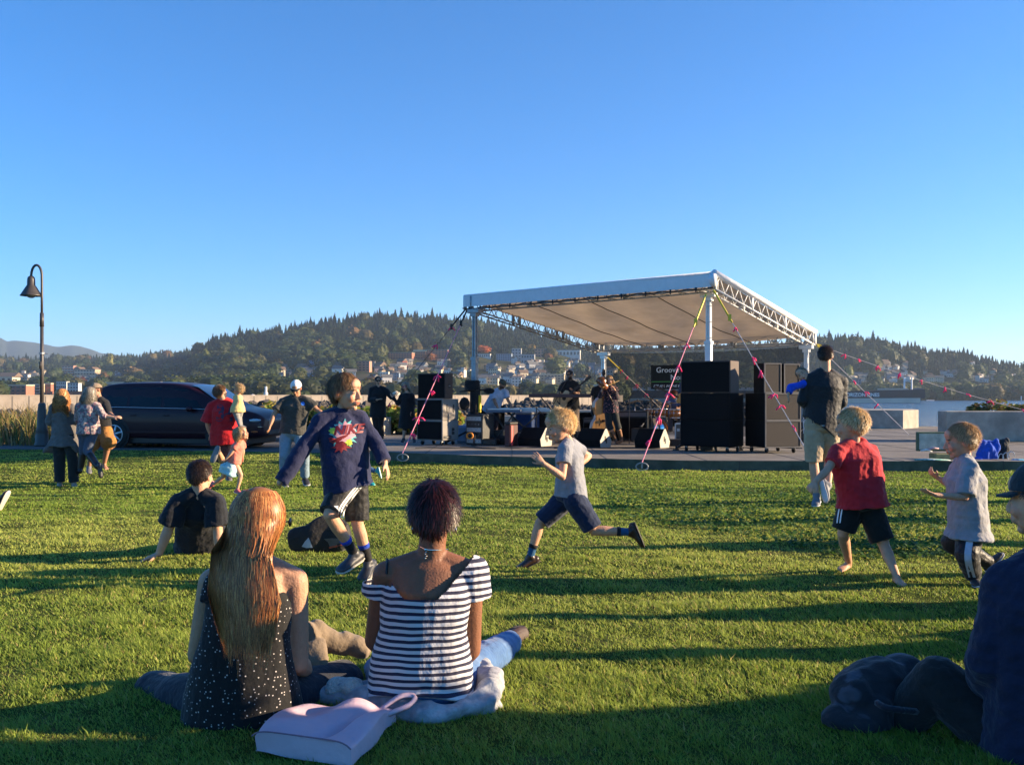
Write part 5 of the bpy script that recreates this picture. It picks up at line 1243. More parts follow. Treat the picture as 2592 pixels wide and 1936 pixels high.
# drum kit
dk = c4(1500, 900, 25.4); kit = empty('drum_kit', floorpt(dk), rz=-R(25), label='amber wooden drum kit with tan front skin, cymbals and chrome stands', cat='drum kit')
amber = mat('amber_shell', (.42, .13, .03), rough=.25, var=.15, coat=.6); skinm = mat('drum_skin', (.55, .44, .28), rough=.6, var=.04); cym = mat('cymbal_bronze', (.32, .22, .09), rough=.3, metal=.9, var=.2)
def drum(c, r, dpt, axis='z', nm='drum'):
    b = MB(); b.lathe([(r, -dpt/2), (r, dpt/2)], c, 28, axis); o = local(b, nm, amber, kit, True)
    b = MB(); s_ = 1 if axis == 'z' else 1
    for e in (-1, 1): b.lathe([(r*1.03, e*dpt/2-.015), (r*1.03, e*dpt/2+.015), (r*.97, e*dpt/2+.015)], c, 28, axis)
    for k in range(8):
        a = k*.785; 
        if axis == 'z': b.rod((c[0]+r*1.03*math.cos(a), c[1]+r*1.03*math.sin(a), c[2]-dpt/2), (c[0]+r*1.03*math.cos(a), c[1]+r*1.03*math.sin(a), c[2]+dpt/2), .007)
        else: b.rod((c[0]+r*1.03*math.cos(a), c[1]-dpt/2, c[2]+r*1.03*math.sin(a)), (c[0]+r*1.03*math.cos(a), c[1]+dpt/2, c[2]+r*1.03*math.sin(a)), .007)
    mk('hoop', *[b.arrays()[i] for i in (0, 1)], mat=chrome, parent=o)
    b = MB(); z = dpt/2+.003
    if axis == 'z': b.lathe([(r*.96, z), (.01, z+.004)], c, 28); 
    else: b.lathe([(r*.96, z), (.01, z+.006)], c, 28, 'y')
    mk('drumhead', *[b.arrays()[i] for i in (0, 1)], mat=skinm, parent=o)
drum((0, .1, .30), .29, .40, 'y', 'bass_drum'); drum((.20, .05, .74), .15, .2, nm='tom'); drum((.55, .1, .72), .17, .22, nm='tom'); drum((.85, .25, .50), .20, .38, nm='floor_tom'); drum((-.18, .15, .74), .15, .18, nm='tom'); drum((.45, .55, .62), .18, .14, nm='snare')
for (x, y, z, r, t) in ((-.55, .0, 1.05, .22, .2), (-.2, .3, 1.12, .24, -.15), (.35, .35, 1.0, .2, .1), (.9, .4, 1.05, .24, .12)):
    b = MB(); b.lathe([(.01, .02), (.03, .02), (.05, .008), (r, -.01), (r, -.014), (.03, .0)], (0, 0, 0), 24); V, Fs, _ = b.arrays(); V = V@np.array(Matrix.Rotation(t, 3, 'Y'))+A(x, y, z); o = mk('cymbal', V, Fs, cym, kit)
    b = MB(); b.rod((x, y, .3), (x, y, z), .012); 
    for k in range(3): b.rod((x, y, .32), (x+.25*math.cos(k*2.1), y+.25*math.sin(k*2.1), .0), .009)
    mk('cymbal_stand', *[b.arrays()[i] for i in (0, 1)], mat=chrome, parent=kit)
# sticker-covered flight case
q = GP(1745, 1131); fc = empty('flight_case', q-EX*.42+EY*1.2, rz=-R(10), label='sticker covered grey flight case with metal edges beside the drums', cat='flight case')
w_, d_, h_ = .86, .5, .50
b = MB(); b.box((0, 0, h_/2+.01), (w_, d_, h_), bev=.01); local(b, 'case_body', mat('case_grey', (.10, .085, .07), rough=.6, var=.2, scale=8), fc)
b = MB()
for x in (-1, 1):
    for y in (-1, 1): b.box((x*w_/2, y*d_/2, h_/2+.01), (.03, .03, h_+.01))
for z in (.01, h_+.01):
    for y in (-1, 1): b.box((0, y*d_/2, z), (w_-.03, .03, .028))
local(b, 'metal_edging', alu, fc)
g_ = random.Random(4)
for k in range(11):
    b = MB(); x = -.36+(k % 6)*.145; z = .36 if k < 6 else .15; sx, sz = g_.uniform(.05, .11), g_.uniform(.06, .14)
    b.box((x, -d_/2-.004, z), (sx, .004, sz)); cc = [(.5, .5, .48), (.03, .03, .035), (.55, .16, .03), (.25, .33, .35), (.35, .30, .2)][k % 5]; local(b, 'sticker', mat('sticker_%d' % (k % 5), cc, var=.25, scale=30), fc)
# double bass
wood = mat('golden_wood', (.50, .24, .055), rough=.35, var=.2, scale=5, coat=.5, stretch=(6, 6, 1)); dwood = mat('dark_wood', (.05, .022, .012), rough=.4)
q = c4(585, 1060, 24.6); bs = empty('double_bass', floorpt(q), rz=R(20), label='golden wooden double bass standing behind the fiddler', cat='double bass')
ol = [(0, 0), (.20, .01), (.31, .10), (.335, .25), (.30, .40), (.215, .52), (.195, .60), (.22, .70), (.255, .80), (.235, .93), (.15, 1.03), (.05, 1.09)]
ol = [(x, z+.10) for x, z in ol]; full = ol+[(-x, z) for x, z in ol[::-1][:-1]]
b = MB(); b.prism([(x, -.09, z) for x, z in full], (0, 0, 0), (0, .18, 0)); local(b, 'bass_body', wood, bs)
b = MB(); b.tube([(0, -.12, .75), (0, -.13, 1.3), (0, -.10, 1.72)], [.035, .03, .022], 8); b.ell((0, -.08, 1.80), (.05, .06, .10), 8); b.box((0, -.13, .55), (.14, .03, .06)); b.rod((0, 0, 0), (0, 0, .1), .012)
for k in (-1, 1): b.rod((.0, -.08, 1.77), (.07*k, -.08, 1.79), .008); b.tube([(.12*k, -.095, .42), (.10*k, -.097, .52), (.12*k, -.095, .62)], [.008, .004, .008], 5)
local(b, 'neck', dwood, bs, True)
# acoustic guitar held by the singer
def guitar(c, ang, sc, label, m, tilt=.0):
    rt = empty('acoustic_guitar', c, label=label, cat='guitar'); M = np.array(Matrix.Rotation(-ang, 3, 'Y'))@np.array(Matrix.Rotation(tilt, 3, 'Z'))
    o_ = [(0, -.20), (-.04, .0)]
    prof = [(-.24, 0), (-.22, .12), (-.12, .19), (.0, .175), (.08, .125), (.15, .12), (.22, .14), (.26, .09), (.27, 0)]
    pl = [(x*sc, -.05*sc, z*sc) for x, z in prof]+[(x*sc, -.05*sc, -z*sc) for x, z in prof[::-1][1:-1]]
    b = MB(); b.prism(pl, (0, 0, 0), (0, .10*sc, 0)); V, Fs, _ = b.arrays(); mk('guitar_body', V@M.T, Fs, m, rt, smooth=False)
    b = MB(); b.box((.52*sc, -.045*sc, 0), (.56*sc, .03*sc, .05*sc)); b.box((.86*sc, -.04*sc, 0), (.16*sc, .025*sc, .08*sc)); V, Fs, _ = b.arrays(); mk('neck', V@M.T, Fs, dwood, rt, smooth=False)
    b = MB(); b.lathe([(.05*sc, -.055*sc), (.05*sc, -.052*sc)], (.06*sc, 0, 0), 14, 'y'); V, Fs, _ = b.arrays(); mk('sound_hole', V@M.T, Fs, blk_m, rt, smooth=False)
    b = MB(); b.box((-.12*sc, -.055*sc, 0), (.03*sc, .01*sc, .12*sc)); V, Fs, _ = b.arrays(); mk('bridge', V@M.T, Fs, dwood, rt, smooth=False)
guitar(c3(1680, 430, 23.98), R(40), 1.0, 'pale acoustic guitar in the hands of the singer in the black cap', mat('pale_spruce', (.60, .42, .24), rough=.35, coat=.5))
guitar(P(1500+955/4.0218, 850+665/4.0218, 23.68), R(155), .95, 'golden guitar held by the musician beside the tall loudspeakers', wood)
# fiddle and bow
q = c4(620, 190, 23.02); fd_ = empty('fiddle', q, label='brown fiddle held under the chin of the fair-haired woman', cat='fiddle')
M = np.array(Matrix.Rotation(R(62), 3, 'Y'))
pl = [(.0, .03), (.05, .09), (.14, .10), (.19, .065), (.24, .08), (.32, .075), (.35, .0)]; pl = [(x, -.02, z) for x, z in pl]+[(x, -.02, -z) for x, z in pl[::-1][1:]]
b = MB(); b.prism([(x-.25, y, z) for x, y, z in pl], (0, 0, 0), (0, .04, 0)); V, Fs, _ = b.arrays(); mk('fiddle_body', V@M.T, Fs, mat('red_wood', (.22, .07, .025), rough=.3, coat=.5), fd_)
b = MB(); b.box((.26, -.01, 0), (.34, .02, .025)); b.ell((.41, -.005, 0), (.03, .02, .02), 8); V, Fs, _ = b.arrays(); mk('neck', V@M.T, Fs, dwood, fd_)
b = MB(); b.rod(c4(590, 215, 22.98), c4(882, 92, 23.2), .009); tag(b.build('fiddle_bow', mat('bow_wood', (.45, .30, .12), rough=.4)), 'thin pale fiddle bow pointing up to the right of the fiddler', 'fiddle bow')
# keyboards
def keyboard(c, w, label, m, ang=th, keys=True, h=.82):
    rt = empty('keyboard', floorpt(c), rz=-ang, label=label, cat='keyboard'); 
    b = MB(); b.box((0, 0, h), (w, .32, .09), bev=.01); local(b, 'keyboard_case', m, rt)
    if keys: b = MB(); b.box((0, -.165, h+.035), (w*.92, .012, .018)); b.box((0, -.08, h+.05), (w*.86, .14, .012)); (local(b, 'white_keys', mat('ivory_keys', (.72, .70, .66), rough=.3, var=.05, scale=80), rt) if keys else None)
    b = MB()
    for s_ in (-1, 1):
        b.rod((-w*.3, s_*.12, h-.05), (w*.3, s_*.16, .02), .014); b.rod((w*.3, s_*.12, h-.05), (-w*.3, s_*.16, .02), .014)
    b.rod((-w*.3, -.16, .02), (-w*.3, .16, .02), .016); b.rod((w*.3, -.16, .02), (w*.3, .16, .02), .016); local(b, 'folding_stand', blk_m, rt, True)
keyboard(c3(665, 660, 23.3), .86, 'dark stage keyboard with pale blue edge in front of the bearded player', mat('keyboard_blue', (.08, .11, .17), rough=.4), ang=R(5), h=.83)
keyboard(c3(1010, 660, 23.7), 1.35, 'long white keyboard on a folding stand to the right of the bearded player', mat('keyboard_white', (.60, .58, .56), rough=.4), ang=R(5), h=.84)
keyboard(c3(1640, 530, 23.6), 1.55, 'long dark red keyboard in front of the singer', mat('keyboard_red', (.07, .02, .022), rough=.35), ang=R(3), h=1.20, keys=False)
# boxes and racks
def crate(u, v, d, w, D, h, name, label, cat, m, ang=th, z=0.0, bev=.02, extra=None):
    q = P(u, v, d); rt = empty(name, (q[0], q[1], ZP+z), rz=-ang, label=label, cat=cat); b = MB(); b.box((0, 0, h/2), (w, D, h), bev=bev); local(b, 'body', m, rt)
    if extra: extra(rt, w, D, h)
    return rt
def cooler_x(rt, w, D, h):
    b = MB(); b.box((0, 0, h+.03), (w*1.03, D*1.03, .07), bev=.02); local(b, 'lid', blk_m, rt); b = MB(); b.box((w/2+.006, -.1, h*.5), (.01, .07, h*.9)); local(b, 'reflective_strip', mat('strip_red', (.85, .10, .09), rough=.4), rt)
crate(1294, 1100, 22.4, .17, .34, .52, 'equipment_box', 'tall dark red equipment box with bright strip beside the middle monitor', 'box', mat('case_red', (.06, .008, .006), rough=.6), extra=cooler_x)
def cooler2(rt, w, D, h):
    b = MB(); b.box((0, 0, h+.03), (w*1.03, D*1.03, .06), bev=.02); local(b, 'lid', mat('lid_grey', (.35, .36, .38)), rt)
crate(1335, 1080, 24.3, .5, .4, .42, 'cooler', 'blue cooler under the white keyboard', 'cooler', mat('cooler_blue', (.015, .06, .20), rough=.4), extra=cooler2, z=.3)
def rack_x(rt, w, D, h):
    for k in range(5):
        b = MB(); b.box((0, -D/2-.005, .1+k*h*.18), (w*.86, .012, h*.13)); o = local(b, 'rack_unit', [alu_d, blk_m][k % 2], rt)
        b = MB(); 
        for j in range(4): b.ell((-.15+.1*j, -D/2-.014, .1+k*h*.18), (.012, .008, .012), 6)
        mk('knob', *[b.arrays()[i] for i in (0, 1)], mat=chrome, parent=o)
crate(1215, 1080, 23.2, .5, .5, .75, 'amplifier_rack', 'amplifier rack with metal frame behind the black wrapped mast', 'amplifier rack', mat('rack_black', (.02, .022, .026), rough=.5), extra=rack_x)
crate(1178, 1085, 24.0, .4, .4, .45, 'water_barrel', 'pale blue plastic tub behind the left loudspeaker stack', 'tub', mat('tub_blue', (.16, .24, .38), rough=.5), bev=.06)
def amp_x(rt, w, D, h):
    b = MB(); b.box((0, -D/2-.006, h*.42), (w*.9, .015, h*.7)); local(b, 'grille', grl, rt); b = MB(); b.box((0, -D/2-.008, h*.88), (w*.9, .012, h*.12)); local(b, 'control_panel', mat('panel_grey', (.12, .12, .13)), rt)
crate(1590, 1090, 25.3, 1.1, .45, .80, 'bass_amplifier', 'wide black bass amplifier behind the fiddler', 'amplifier', plast, ang=R(12), extra=amp_x)
crate(1500, 1085, 25.0, .45, .4, .62, 'guitar_amplifier', 'dark guitar amplifier left of the double bass', 'amplifier', plast, ang=R(12), extra=amp_x)
crate(1385, 1085, 24.8, .9, .4, .75, 'draped_table', 'table covered in black cloth behind the running blond boy', 'table', blk_c, ang=R(8), bev=.03)
crate(1275, 1118, 23.2, .35, .3, .22, 'gear_bag', 'low black gear bag on the paving beside the dark red box', 'bag', blk_c, bev=.07)
crate(1240, 1120, 22.9, .5, .22, .16, 'cable_box', 'flat black cable box at the foot of the left mast', 'box', plast, bev=.03)
# orange cable coil, cables on the paving
b = MB(); c = P(1188, 1103, 22.5)
for k in range(4):
    pts = [c+A(.07*math.cos(a)+.006*k, .02*k, .07*math.sin(a)) for a in np.linspace(0, 6.283, 13)]; b.tube(pts, [.013]*13, 6)
tag(b.build('cable_coil', mat('orange_cable', (.75, .25, .02), rough=.5)), 'coil of orange cable hanging beside the left mast', 'cable coil')
for j in range(7):
    g_ = random.Random(j+30); u0 = [1130, 1240, 1340, 1480, 1600, 1760, 1900][j]; b = MB(); q = GP(u0, 1133+g_.random()*4); pts = []
    for k in range(14): pts.append(q+A(k*.14-.7, .10*math.sin(k*.9+j)+.15*math.sin(k*.35+j*2), .012))
    b.tube(bez(pts, 3), [.010]*40, 5); tag(b.build('cable', mat('cable_black', (.015, .015, .016))), 'loose black cable lying on the paving in front of the band', 'cable', 'loose cables on the stage paving')

for k, (u, d, w, D_, h, z, nm, lb, cat, mm) in enumerate(((1262, 23.6, .30, .3, .34, 0, 'guitar_amplifier', 'small dark amplifier on the paving under the dark keyboard', 'amplifier', plast), (1322, 23.0, .42, .34, .30, 0, 'equipment_case', 'low black equipment case behind the dark red box', 'case', plast), (1420, 24.9, .6, .4, .55, 0, 'equipment_case', 'black equipment case between the singer and the draped table', 'case', spk), (1455, 24.0, .4, .3, .30, 0, 'equipment_case', 'small black case at the feet of the singer', 'case', plast), (1478, 25.6, .5, .4, .75, 0, 'speaker_cabinet', 'dark speaker cabinet behind the double bass player', 'speaker', spk), (1625, 24.6, .5, .35, .35, 0, 'equipment_case', 'black case beside the bass drum', 'case', plast), (1245, 24.2, .55, .4, .95, 0, 'equipment_rack', 'tall dark rack behind the bearded keyboard player', 'rack', spk), (1345, 25.2, 1.2, .4, .62, 0, 'road_case', 'long dark road case behind the white keyboard', 'case', plast), (1705, 22.6, .5, .4, .16, 0, 'pedal_board', 'flat black pedal board near the tall loudspeakers', 'pedal board', plast))):
    crate(u, 1100, d, w, D_, h, nm, lb, cat, mm, ang=R(10+13*(k % 4)), bev=.02)
# ------------------------------------------------------------------ lawn
def edge_y(x):
    xs = [-60, -22, -13.2, -8.2, -4.2, -3.0, -0.4, 3.3, 9.4, 60]; ys = [25.2, 24.7, 24.35, 23.7, 22.6, 20.3, 18.75, 17.45, 17.25, 17.0]
    return np.interp(x, xs, ys)
def grid_mesh(xs, ys, zf):
    X, Y = np.meshgrid(xs, ys); Z = zf(X, Y); n, m = len(xs), len(ys)
    i = np.arange(n*m).reshape(m, n); Q = np.stack([i[:-1, :-1], i[:-1, 1:], i[1:, 1:], i[1:, :-1]], -1).reshape(-1, 4)
    return np.stack([X.ravel(), Y.ravel(), Z.ravel()], 1), Q
def lawn_z(X, Y):
    z = gz(X, Y); return z-.25*sst((Y-edge_y(X)-.15)/.3)
xs = np.concatenate([np.linspace(-60, -17, 30)[:-1], np.linspace(-17, 17, 300), np.linspace(17, 60, 30)[1:]]); ys = np.concatenate([np.linspace(-30, 0, 20)[:-1], np.linspace(0, 26, 260)])
V, Q = grid_mesh(xs, ys, lambda X, Y: lawn_z(X, Y))
m = mat('lawn_soil', (.055, .075, .014), rough=1.0, var=.35, scale=6, bump=.8, bscale=60, dirt=((.10, .10, .03), 2.5), spec=.05)
o = mk('lawn', V, Q, m); tag(o, kind='structure')
gm = bpy.data.materials.new('grass_blades'); t = nt(gm); N = t.nodes; L = t.links; out = N.new('ShaderNodeOutputMaterial')
at = N.new('ShaderNodeAttribute'); at.attribute_name = 'Col'; pb = N.new('ShaderNodeBsdfPrincipled'); pb.inputs['Roughness'].default_value = .55; pb.inputs['Specular IOR Level'].default_value = .25
tr = N.new('ShaderNodeBsdfTranslucent'); ms = N.new('ShaderNodeMixShader'); ms.inputs[0].default_value = .45
L.new(at.outputs[0], pb.inputs[0]); L.new(at.outputs[0], tr.inputs[0]); L.new(pb.outputs[0], ms.inputs[1]); L.new(tr.outputs[0], ms.inputs[2]); L.new(ms.outputs[0], out.inputs[0])
def blades(n, dmin, dmax, ulim, hb, seed, name, wk=.00068, wmin=.0022):
    g = np.random.default_rng(seed)
    d = np.exp(g.uniform(math.log(dmin), math.log(dmax), n)); u = g.uniform(-ulim, ulim, n); x = u*d; y = d
    ok = (y < edge_y(x)-.02) & (y > .2); x, y, d = x[ok], y[ok], d[ok]; n = len(x)
    z = gz(x, y)-.012; X = np.stack([x, y, 0*x], 1)
    tuft = wav(X, 21, 9.0, 8)*.5+.5; big = wav(X, 22, 1.3, 6); fine = wav(X, 23, 30, 5)
    h = hb*np.where(g.random(n) < .04, 1.5, 1)*(.35+.4*g.random(n)+.75*np.clip(tuft, 0, 1)**2+.2*fine)*(1+.2*big)
    w = np.maximum(wmin, wk*d)*(.7+.6*g.random(n))
    a = g.uniform(0, 6.283, n); lean = g.normal(0, .42, (n, 2))*h[:, None]+np.stack([-.25*h, .05*h], 1)*(.5+tuft)[:, None]
    dx, dy = np.cos(a)*w, np.sin(a)*w
    p0 = np.stack([x-dx, y-dy, z], 1); p1 = np.stack([x+dx, y+dy, z], 1)
    mx, my = x+lean[:, 0]*.35, y+lean[:, 1]*.35
    p2 = np.stack([mx+dx*.7, my+dy*.7, z+h*.6], 1); p3 = np.stack([mx-dx*.7, my-dy*.7, z+h*.6], 1); p4 = np.stack([x+lean[:, 0], y+lean[:, 1], z+h], 1)
    V = np.stack([p0, p1, p2, p3, p4], 1).reshape(-1, 3); b5 = np.arange(n)[:, None]*5
    Q = b5+np.array([[0, 1, 2, 3]]); T = b5+np.array([[3, 2, 4]])
    c0 = np.array([.29, .37, .05]); c1 = np.array([.48, .50, .11]); c2 = np.array([.17, .27, .04]); dry = np.array([.50, .40, .14])
    k = np.clip(.5+.35*big+.5*(g.random(n)-.5), 0, 1)[:, None]; C = c2*(1-k)+c0*k
    k2 = np.clip(wav(X, 31, .8, 5)*1.1+.25+.3*(g.random(n)-.5), 0, 1)[:, None]; C = C*(1-k2*.6)+c1*k2*.6
    dr = g.random(n) < .05+.05*np.clip(wav(X, 33, .6), 0, 1); C[dr] = dry*(.6+.6*g.random((dr.sum(), 1)))
    C = C*(.75+.5*g.random((n, 1))); C = np.repeat(C, 5, 0)
    o = mk(name, V, [Q, T], gm, cols=C, smooth=False); tag(o, 'short green lawn grass in low sunlight', 'grass', kind='stuff'); return o
blades(GRASS_N, 1.55, 25.0, .66, .033, 5, 'grass')
# clover patch: broad low leaves at right middle
g = np.random.default_rng(3); n = 9000
d = g.uniform(7.0, 13.5, n); u = g.uniform(.10, .50, n); x = u*d; y = d; c = wav(np.stack([x, y, 0*x], 1), 40, 1.6); ok = (c > -.15); x, y = x[ok], y[ok]; n = len(x)
z = gz(x, y)+.022+.012*g.random(n); r = .011+.009*g.random(n); tl = g.normal(0, .45, (n, 2)); ang = g.uniform(0, 6.28, n); V = []
for k in range(5):
    a = ang+k*6.283/5; V.append(np.stack([x+r*np.cos(a), y+r*np.sin(a), z+r*(np.cos(a)*tl[:, 0]+np.sin(a)*tl[:, 1])], 1))
V = np.stack(V, 1).reshape(-1, 3); b5 = np.arange(n)[:, None]*5; T = np.concatenate([b5+np.array([[0, 1, 2]]), b5+np.array([[0, 2, 3]]), b5+np.array([[0, 3, 4]])])
C = np.repeat(np.array([.075, .145, .03])*(.7+.6*g.random((n, 1))), 5, 0)
tag(mk('clover', V, T, gm, cols=C, smooth=False), 'low clover leaves among the grass before the stage', 'clover', kind='stuff')
for (u, v) in ((350*1.1718, 1310*1.1718), (1160, 1192), (2070, 1222), (640, 1222)):
    q = G(u, v); b = MB(); b.add([q+A(-.03, 0, .03), q+A(0, -.02, .035), q+A(.035, .005, .05), q+A(.0, .025, .04)], (), [[0, 1, 2, 3]]); tag(b.build('fallen_leaf', mat('dry_leaf', (.45, .22, .06), rough=.7, trans=.3)), 'dry orange leaf lying on the lawn', 'leaf', 'fallen leaves on the lawn')

# ------------------------------------------------------------------ plaza, road, kerb
conc = mat('concrete', (.20, .175, .145), rough=.9, var=.22, scale=3.0, bump=.35, bscale=60, dirt=((.13, .115, .10), .5)); concd = mat('kerb_concrete', (.085, .095, .065), rough=.95, var=.35, scale=5, bump=.5, bscale=40, dirt=((.05, .06, .035), 2))
asph = mat('road_asphalt', (.085, .082, .078), rough=.95, var=.2, scale=8, bump=.4, bscale=120)
ex_ = [-4.2, -3.0, -0.4, 3.3, 9.4, 45]; ey_ = [float(edge_y(k)) for k in ex_]
def slab(name, near, far_y, ztop, zbot, m, side_m):
    V = []; n = len(near)
    for x, y in near: V += [(x, y, ztop), (x, y, zbot)]
    for x, y in near: V += [(x*1.0, far_y, ztop)]
    V = np.array(V, float); Q = [[2*i, 2*i+1, 2*i+3, 2*i+2] for i in range(n-1)]; Qt = [[2*i, 2*(i+1), 2*n+i+1, 2*n+i] for i in range(n-1)]
    o = mk(name, V, np.array(Qt+Q), [m, side_m], smooth=False, mid=[0]*(n-1)+[1]*(n-1)); return tag(o, kind='structure')
xx = np.linspace(-4.2, 45, 60); near = [(x, float(edge_y(x))) for x in xx]; near[0] = (-4.2, 22.6)
slab('plaza_pavement', near, 37.0, ZP, -.6, conc, concd)
b = MB()
for k in range(-2, 28):    # joints in the paving, laid as thin dark strips
    x = k*1.8; y0 = float(edge_y(x)) if x > -4.2 else 22.6
    if x > -4: b.box((x, (y0+37)/2, ZP+.002), (.014, 37-y0, .004))
for y in (20.5, 23, 25.5, 28, 30.5, 33): b.box((22 if y < 22.7 else 20.5, y, ZP+.002), (44 if y < 22.7 else 48, .014, .0035))
tag(b.build('pavement_joints', mat('joint_dark', (.06, .055, .05), rough=1)), kind='structure')
# raised kerb stones: vertical joints on the kerb face
b = MB()
for k in range(14):
    x = -3+k*2.4; y = float(edge_y(x)); b.box((x, y-.003, -.10), (.012, .006, .2))
tag(b.build('kerb_joints', mat('joint_dark', (.06, .055, .05))), kind='structure')
xr = np.linspace(-60, -4.21, 40); near = [(x, float(edge_y(x))) for x in xr]
slab('road', near, 40.0, -.165, -.6, asph, concd)
b = MB(); b.box((-4.2, 30, -.08), (.06, 15, .18)); tag(b.build('kerb', conc), kind='structure')

# ------------------------------------------------------------------ seat walls / planters
wallm = mat('planter_concrete', (.36, .32, .26), rough=.9, var=.22, scale=4, bump=.35, bscale=50, dirt=((.24, .22, .18), 1.5))
def pwall(u0, u1, vt, vb, name, label, thick=.45, d=None):
    q0 = GP(u0, vb); q1 = GP(u1, vb); dd = q0[1]; zt = CZ-(vt-HY)/F*dd; x0, x1 = q0[0], q1[0]
    b = MB(); b.box(((x0+x1)/2, dd+thick/2, (zt+ZP)/2), (abs(x1-x0), thick, zt-ZP+.01), bev=.02)
    return tag(b.build(name, wallm), label, 'planter wall')
pwall(1395, 1570, 1038, 1085, 'seat_wall', 'pale concrete seat wall behind the singer and the bass player', thick=.5)
def pprism(plan, zt, name, label):
    b = MB(); b.prism([(x, y, -.05) for x, y in plan], (0, 0, 0), (0, 0, zt+.05)); return tag(b.build(name, wallm), label, 'planter wall')
px_ = lambda u, d: ((u-CX)/F*d, d)
pprism([px_(2120, 34.4), px_(2286, 34.2), px_(2325, 35.4), px_(2310, 38), px_(2120, 38)], .68, 'seat_wall', 'thick concrete seat wall with sunlit end before the water')
pprism([px_(937, 28.0), px_(989, 29.0), px_(1000, 31), px_(930, 31)], .55, 'planter_wall', 'pale sunlit concrete planter block behind the old couple')
pwall(2395, 2900, 1041, 1118, 'planter_wall', 'long shaded concrete planter wall at the right with low shrubs', thick=.5)
pwall(1000, 1150, 1060, 1098, 'planter_wall', 'low concrete planter wall behind the left loudspeaker stack', thick=.5)
pwall(1160, 1395, 1052, 1086, 'seat_wall', 'concrete seat wall behind the keyboards', thick=.5)
# ------------------------------------------------------------------ riprap
rockm = mat('rock_grey', (.12, .11, .10), rough=.95, var=.4, scale=1.2, bump=.6, bscale=14, objvar=.35)
def rock_proto(seed):
    g = np.random.default_rng(seed); V, q, t = sphere(8); V = V*(.75+.5*g.random((len(V), 1)))*g.uniform(.7, 1.3, 3); return V, np.array(q), np.array(t)
def instances(name, protos, pos, sc, rot, m, cols=None, rngseed=1, smooth=False, which=None, pc=None):
    Vs = []; Qs = []; Ts = []; Cs = []; o = 0; g = np.random.default_rng(rngseed); which = g.integers(0, len(protos), len(pos)) if which is None else which
    for k, pr in enumerate(protos):
        idx = np.where(which == k)[0]
        if not len(idx): continue
        PV = pr[0]; c, s_ = np.cos(rot[idx]), np.sin(rot[idx]); S3 = sc[idx]
        X = PV[None]*S3[:, None, :]; Y = X.copy(); Y[..., 0] = X[..., 0]*c[:, None]-X[..., 1]*s_[:, None]; Y[..., 1] = X[..., 0]*s_[:, None]+X[..., 1]*c[:, None]; Y += pos[idx][:, None, :]
        nV = len(PV); off = o+np.arange(len(idx))*nV
        if len(pr[1]): Qs.append((pr[1][None]+off[:, None, None]).reshape(-1, 4))
        if len(pr[2]): Ts.append((pr[2][None]+off[:, None, None]).reshape(-1, 3))
        Vs.append(Y.reshape(-1, 3)); o += len(idx)*nV
        if cols is not None:
            C = np.repeat(cols[idx], nV, 0)
            if len(pr) > 3: C = C*np.tile(pr[3], (len(idx), 1))
            Cs.append(C)
    return mk(name, np.concatenate(Vs), ([np.concatenate(Qs)] if Qs else [])+([np.concatenate(Ts)] if Ts else []), m, cols=np.concatenate(Cs) if Cs else None, smooth=smooth)
g = np.random.default_rng(11); n = 9000
protos = [rock_proto(k) for k in range(6)]
x = g.uniform(-9, 13.2, n); y = g.uniform(38, 50, n); top = .80-1.9*np.clip((x-10.2)/3, 0, 1)+.12*np.sin(x*1.3)
z = top-.10*np.abs(y-43)+g.normal(0, .08, n)-.12; s_ = g.uniform(.07, .17, (n, 1))*g.uniform(.8, 1.2, (n, 3))
tag(instances('riprap', protos, np.stack([x, y, z], 1), s_, g.uniform(0, 6, n), mat('riprap_rock', (.075, .066, .058), rough=.95, var=.6, scale=2.5)), 'dark grey boulders of the shore embankment behind the band', 'riprap', kind='stuff')
n = 4500; x = g.uniform(11.5, 19, n); y = g.uniform(37, 47, n); z = .1-1.1*np.clip((x-13)/5, 0, 1)*1.6-.12*(y-37)+g.normal(0, .08, n)-.15; s_ = g.uniform(.08, .18, (n, 1))*g.uniform(.8, 1.2, (n, 3))
tag(instances('riprap', protos, np.stack([x, y, z], 1), s_, g.uniform(0, 6, n), mat('riprap_rock', (.13, .12, .11))), 'dark boulders sloping into the water at the gap in the walls', 'riprap', kind='stuff')
n = 3000; x = g.uniform(-48, -5, n); y = g.uniform(38, 46, n); z = .35+.3*np.sin(x*.4)-.10*np.abs(y-42)+g.normal(0, .1, n); s_ = g.uniform(.15, .34, (n, 1))*g.uniform(.8, 1.2, (n, 3))
tag(instances('riprap', protos, np.stack([x, y, z], 1), s_, g.uniform(0, 6, n), mat('riprap_rock', (.13, .12, .11))), 'brownish boulders of the embankment behind the parked car', 'riprap', kind='stuff')
V, Q = grid_mesh(np.linspace(-60, 45, 120), np.linspace(35.5, 58, 30), lambda X, Y: np.minimum(-.2, .35-.25*np.abs(Y-42))*1.0-np.where(X > 12, .6+.35*(X-12).clip(0, 8), 0)+.15*np.sin(X)*np.sin(Y*1.3))
tag(mk('embankment', V, Q, mat('embankment_soil', (.06, .055, .045), rough=1, var=.3, scale=1)), kind='structure')

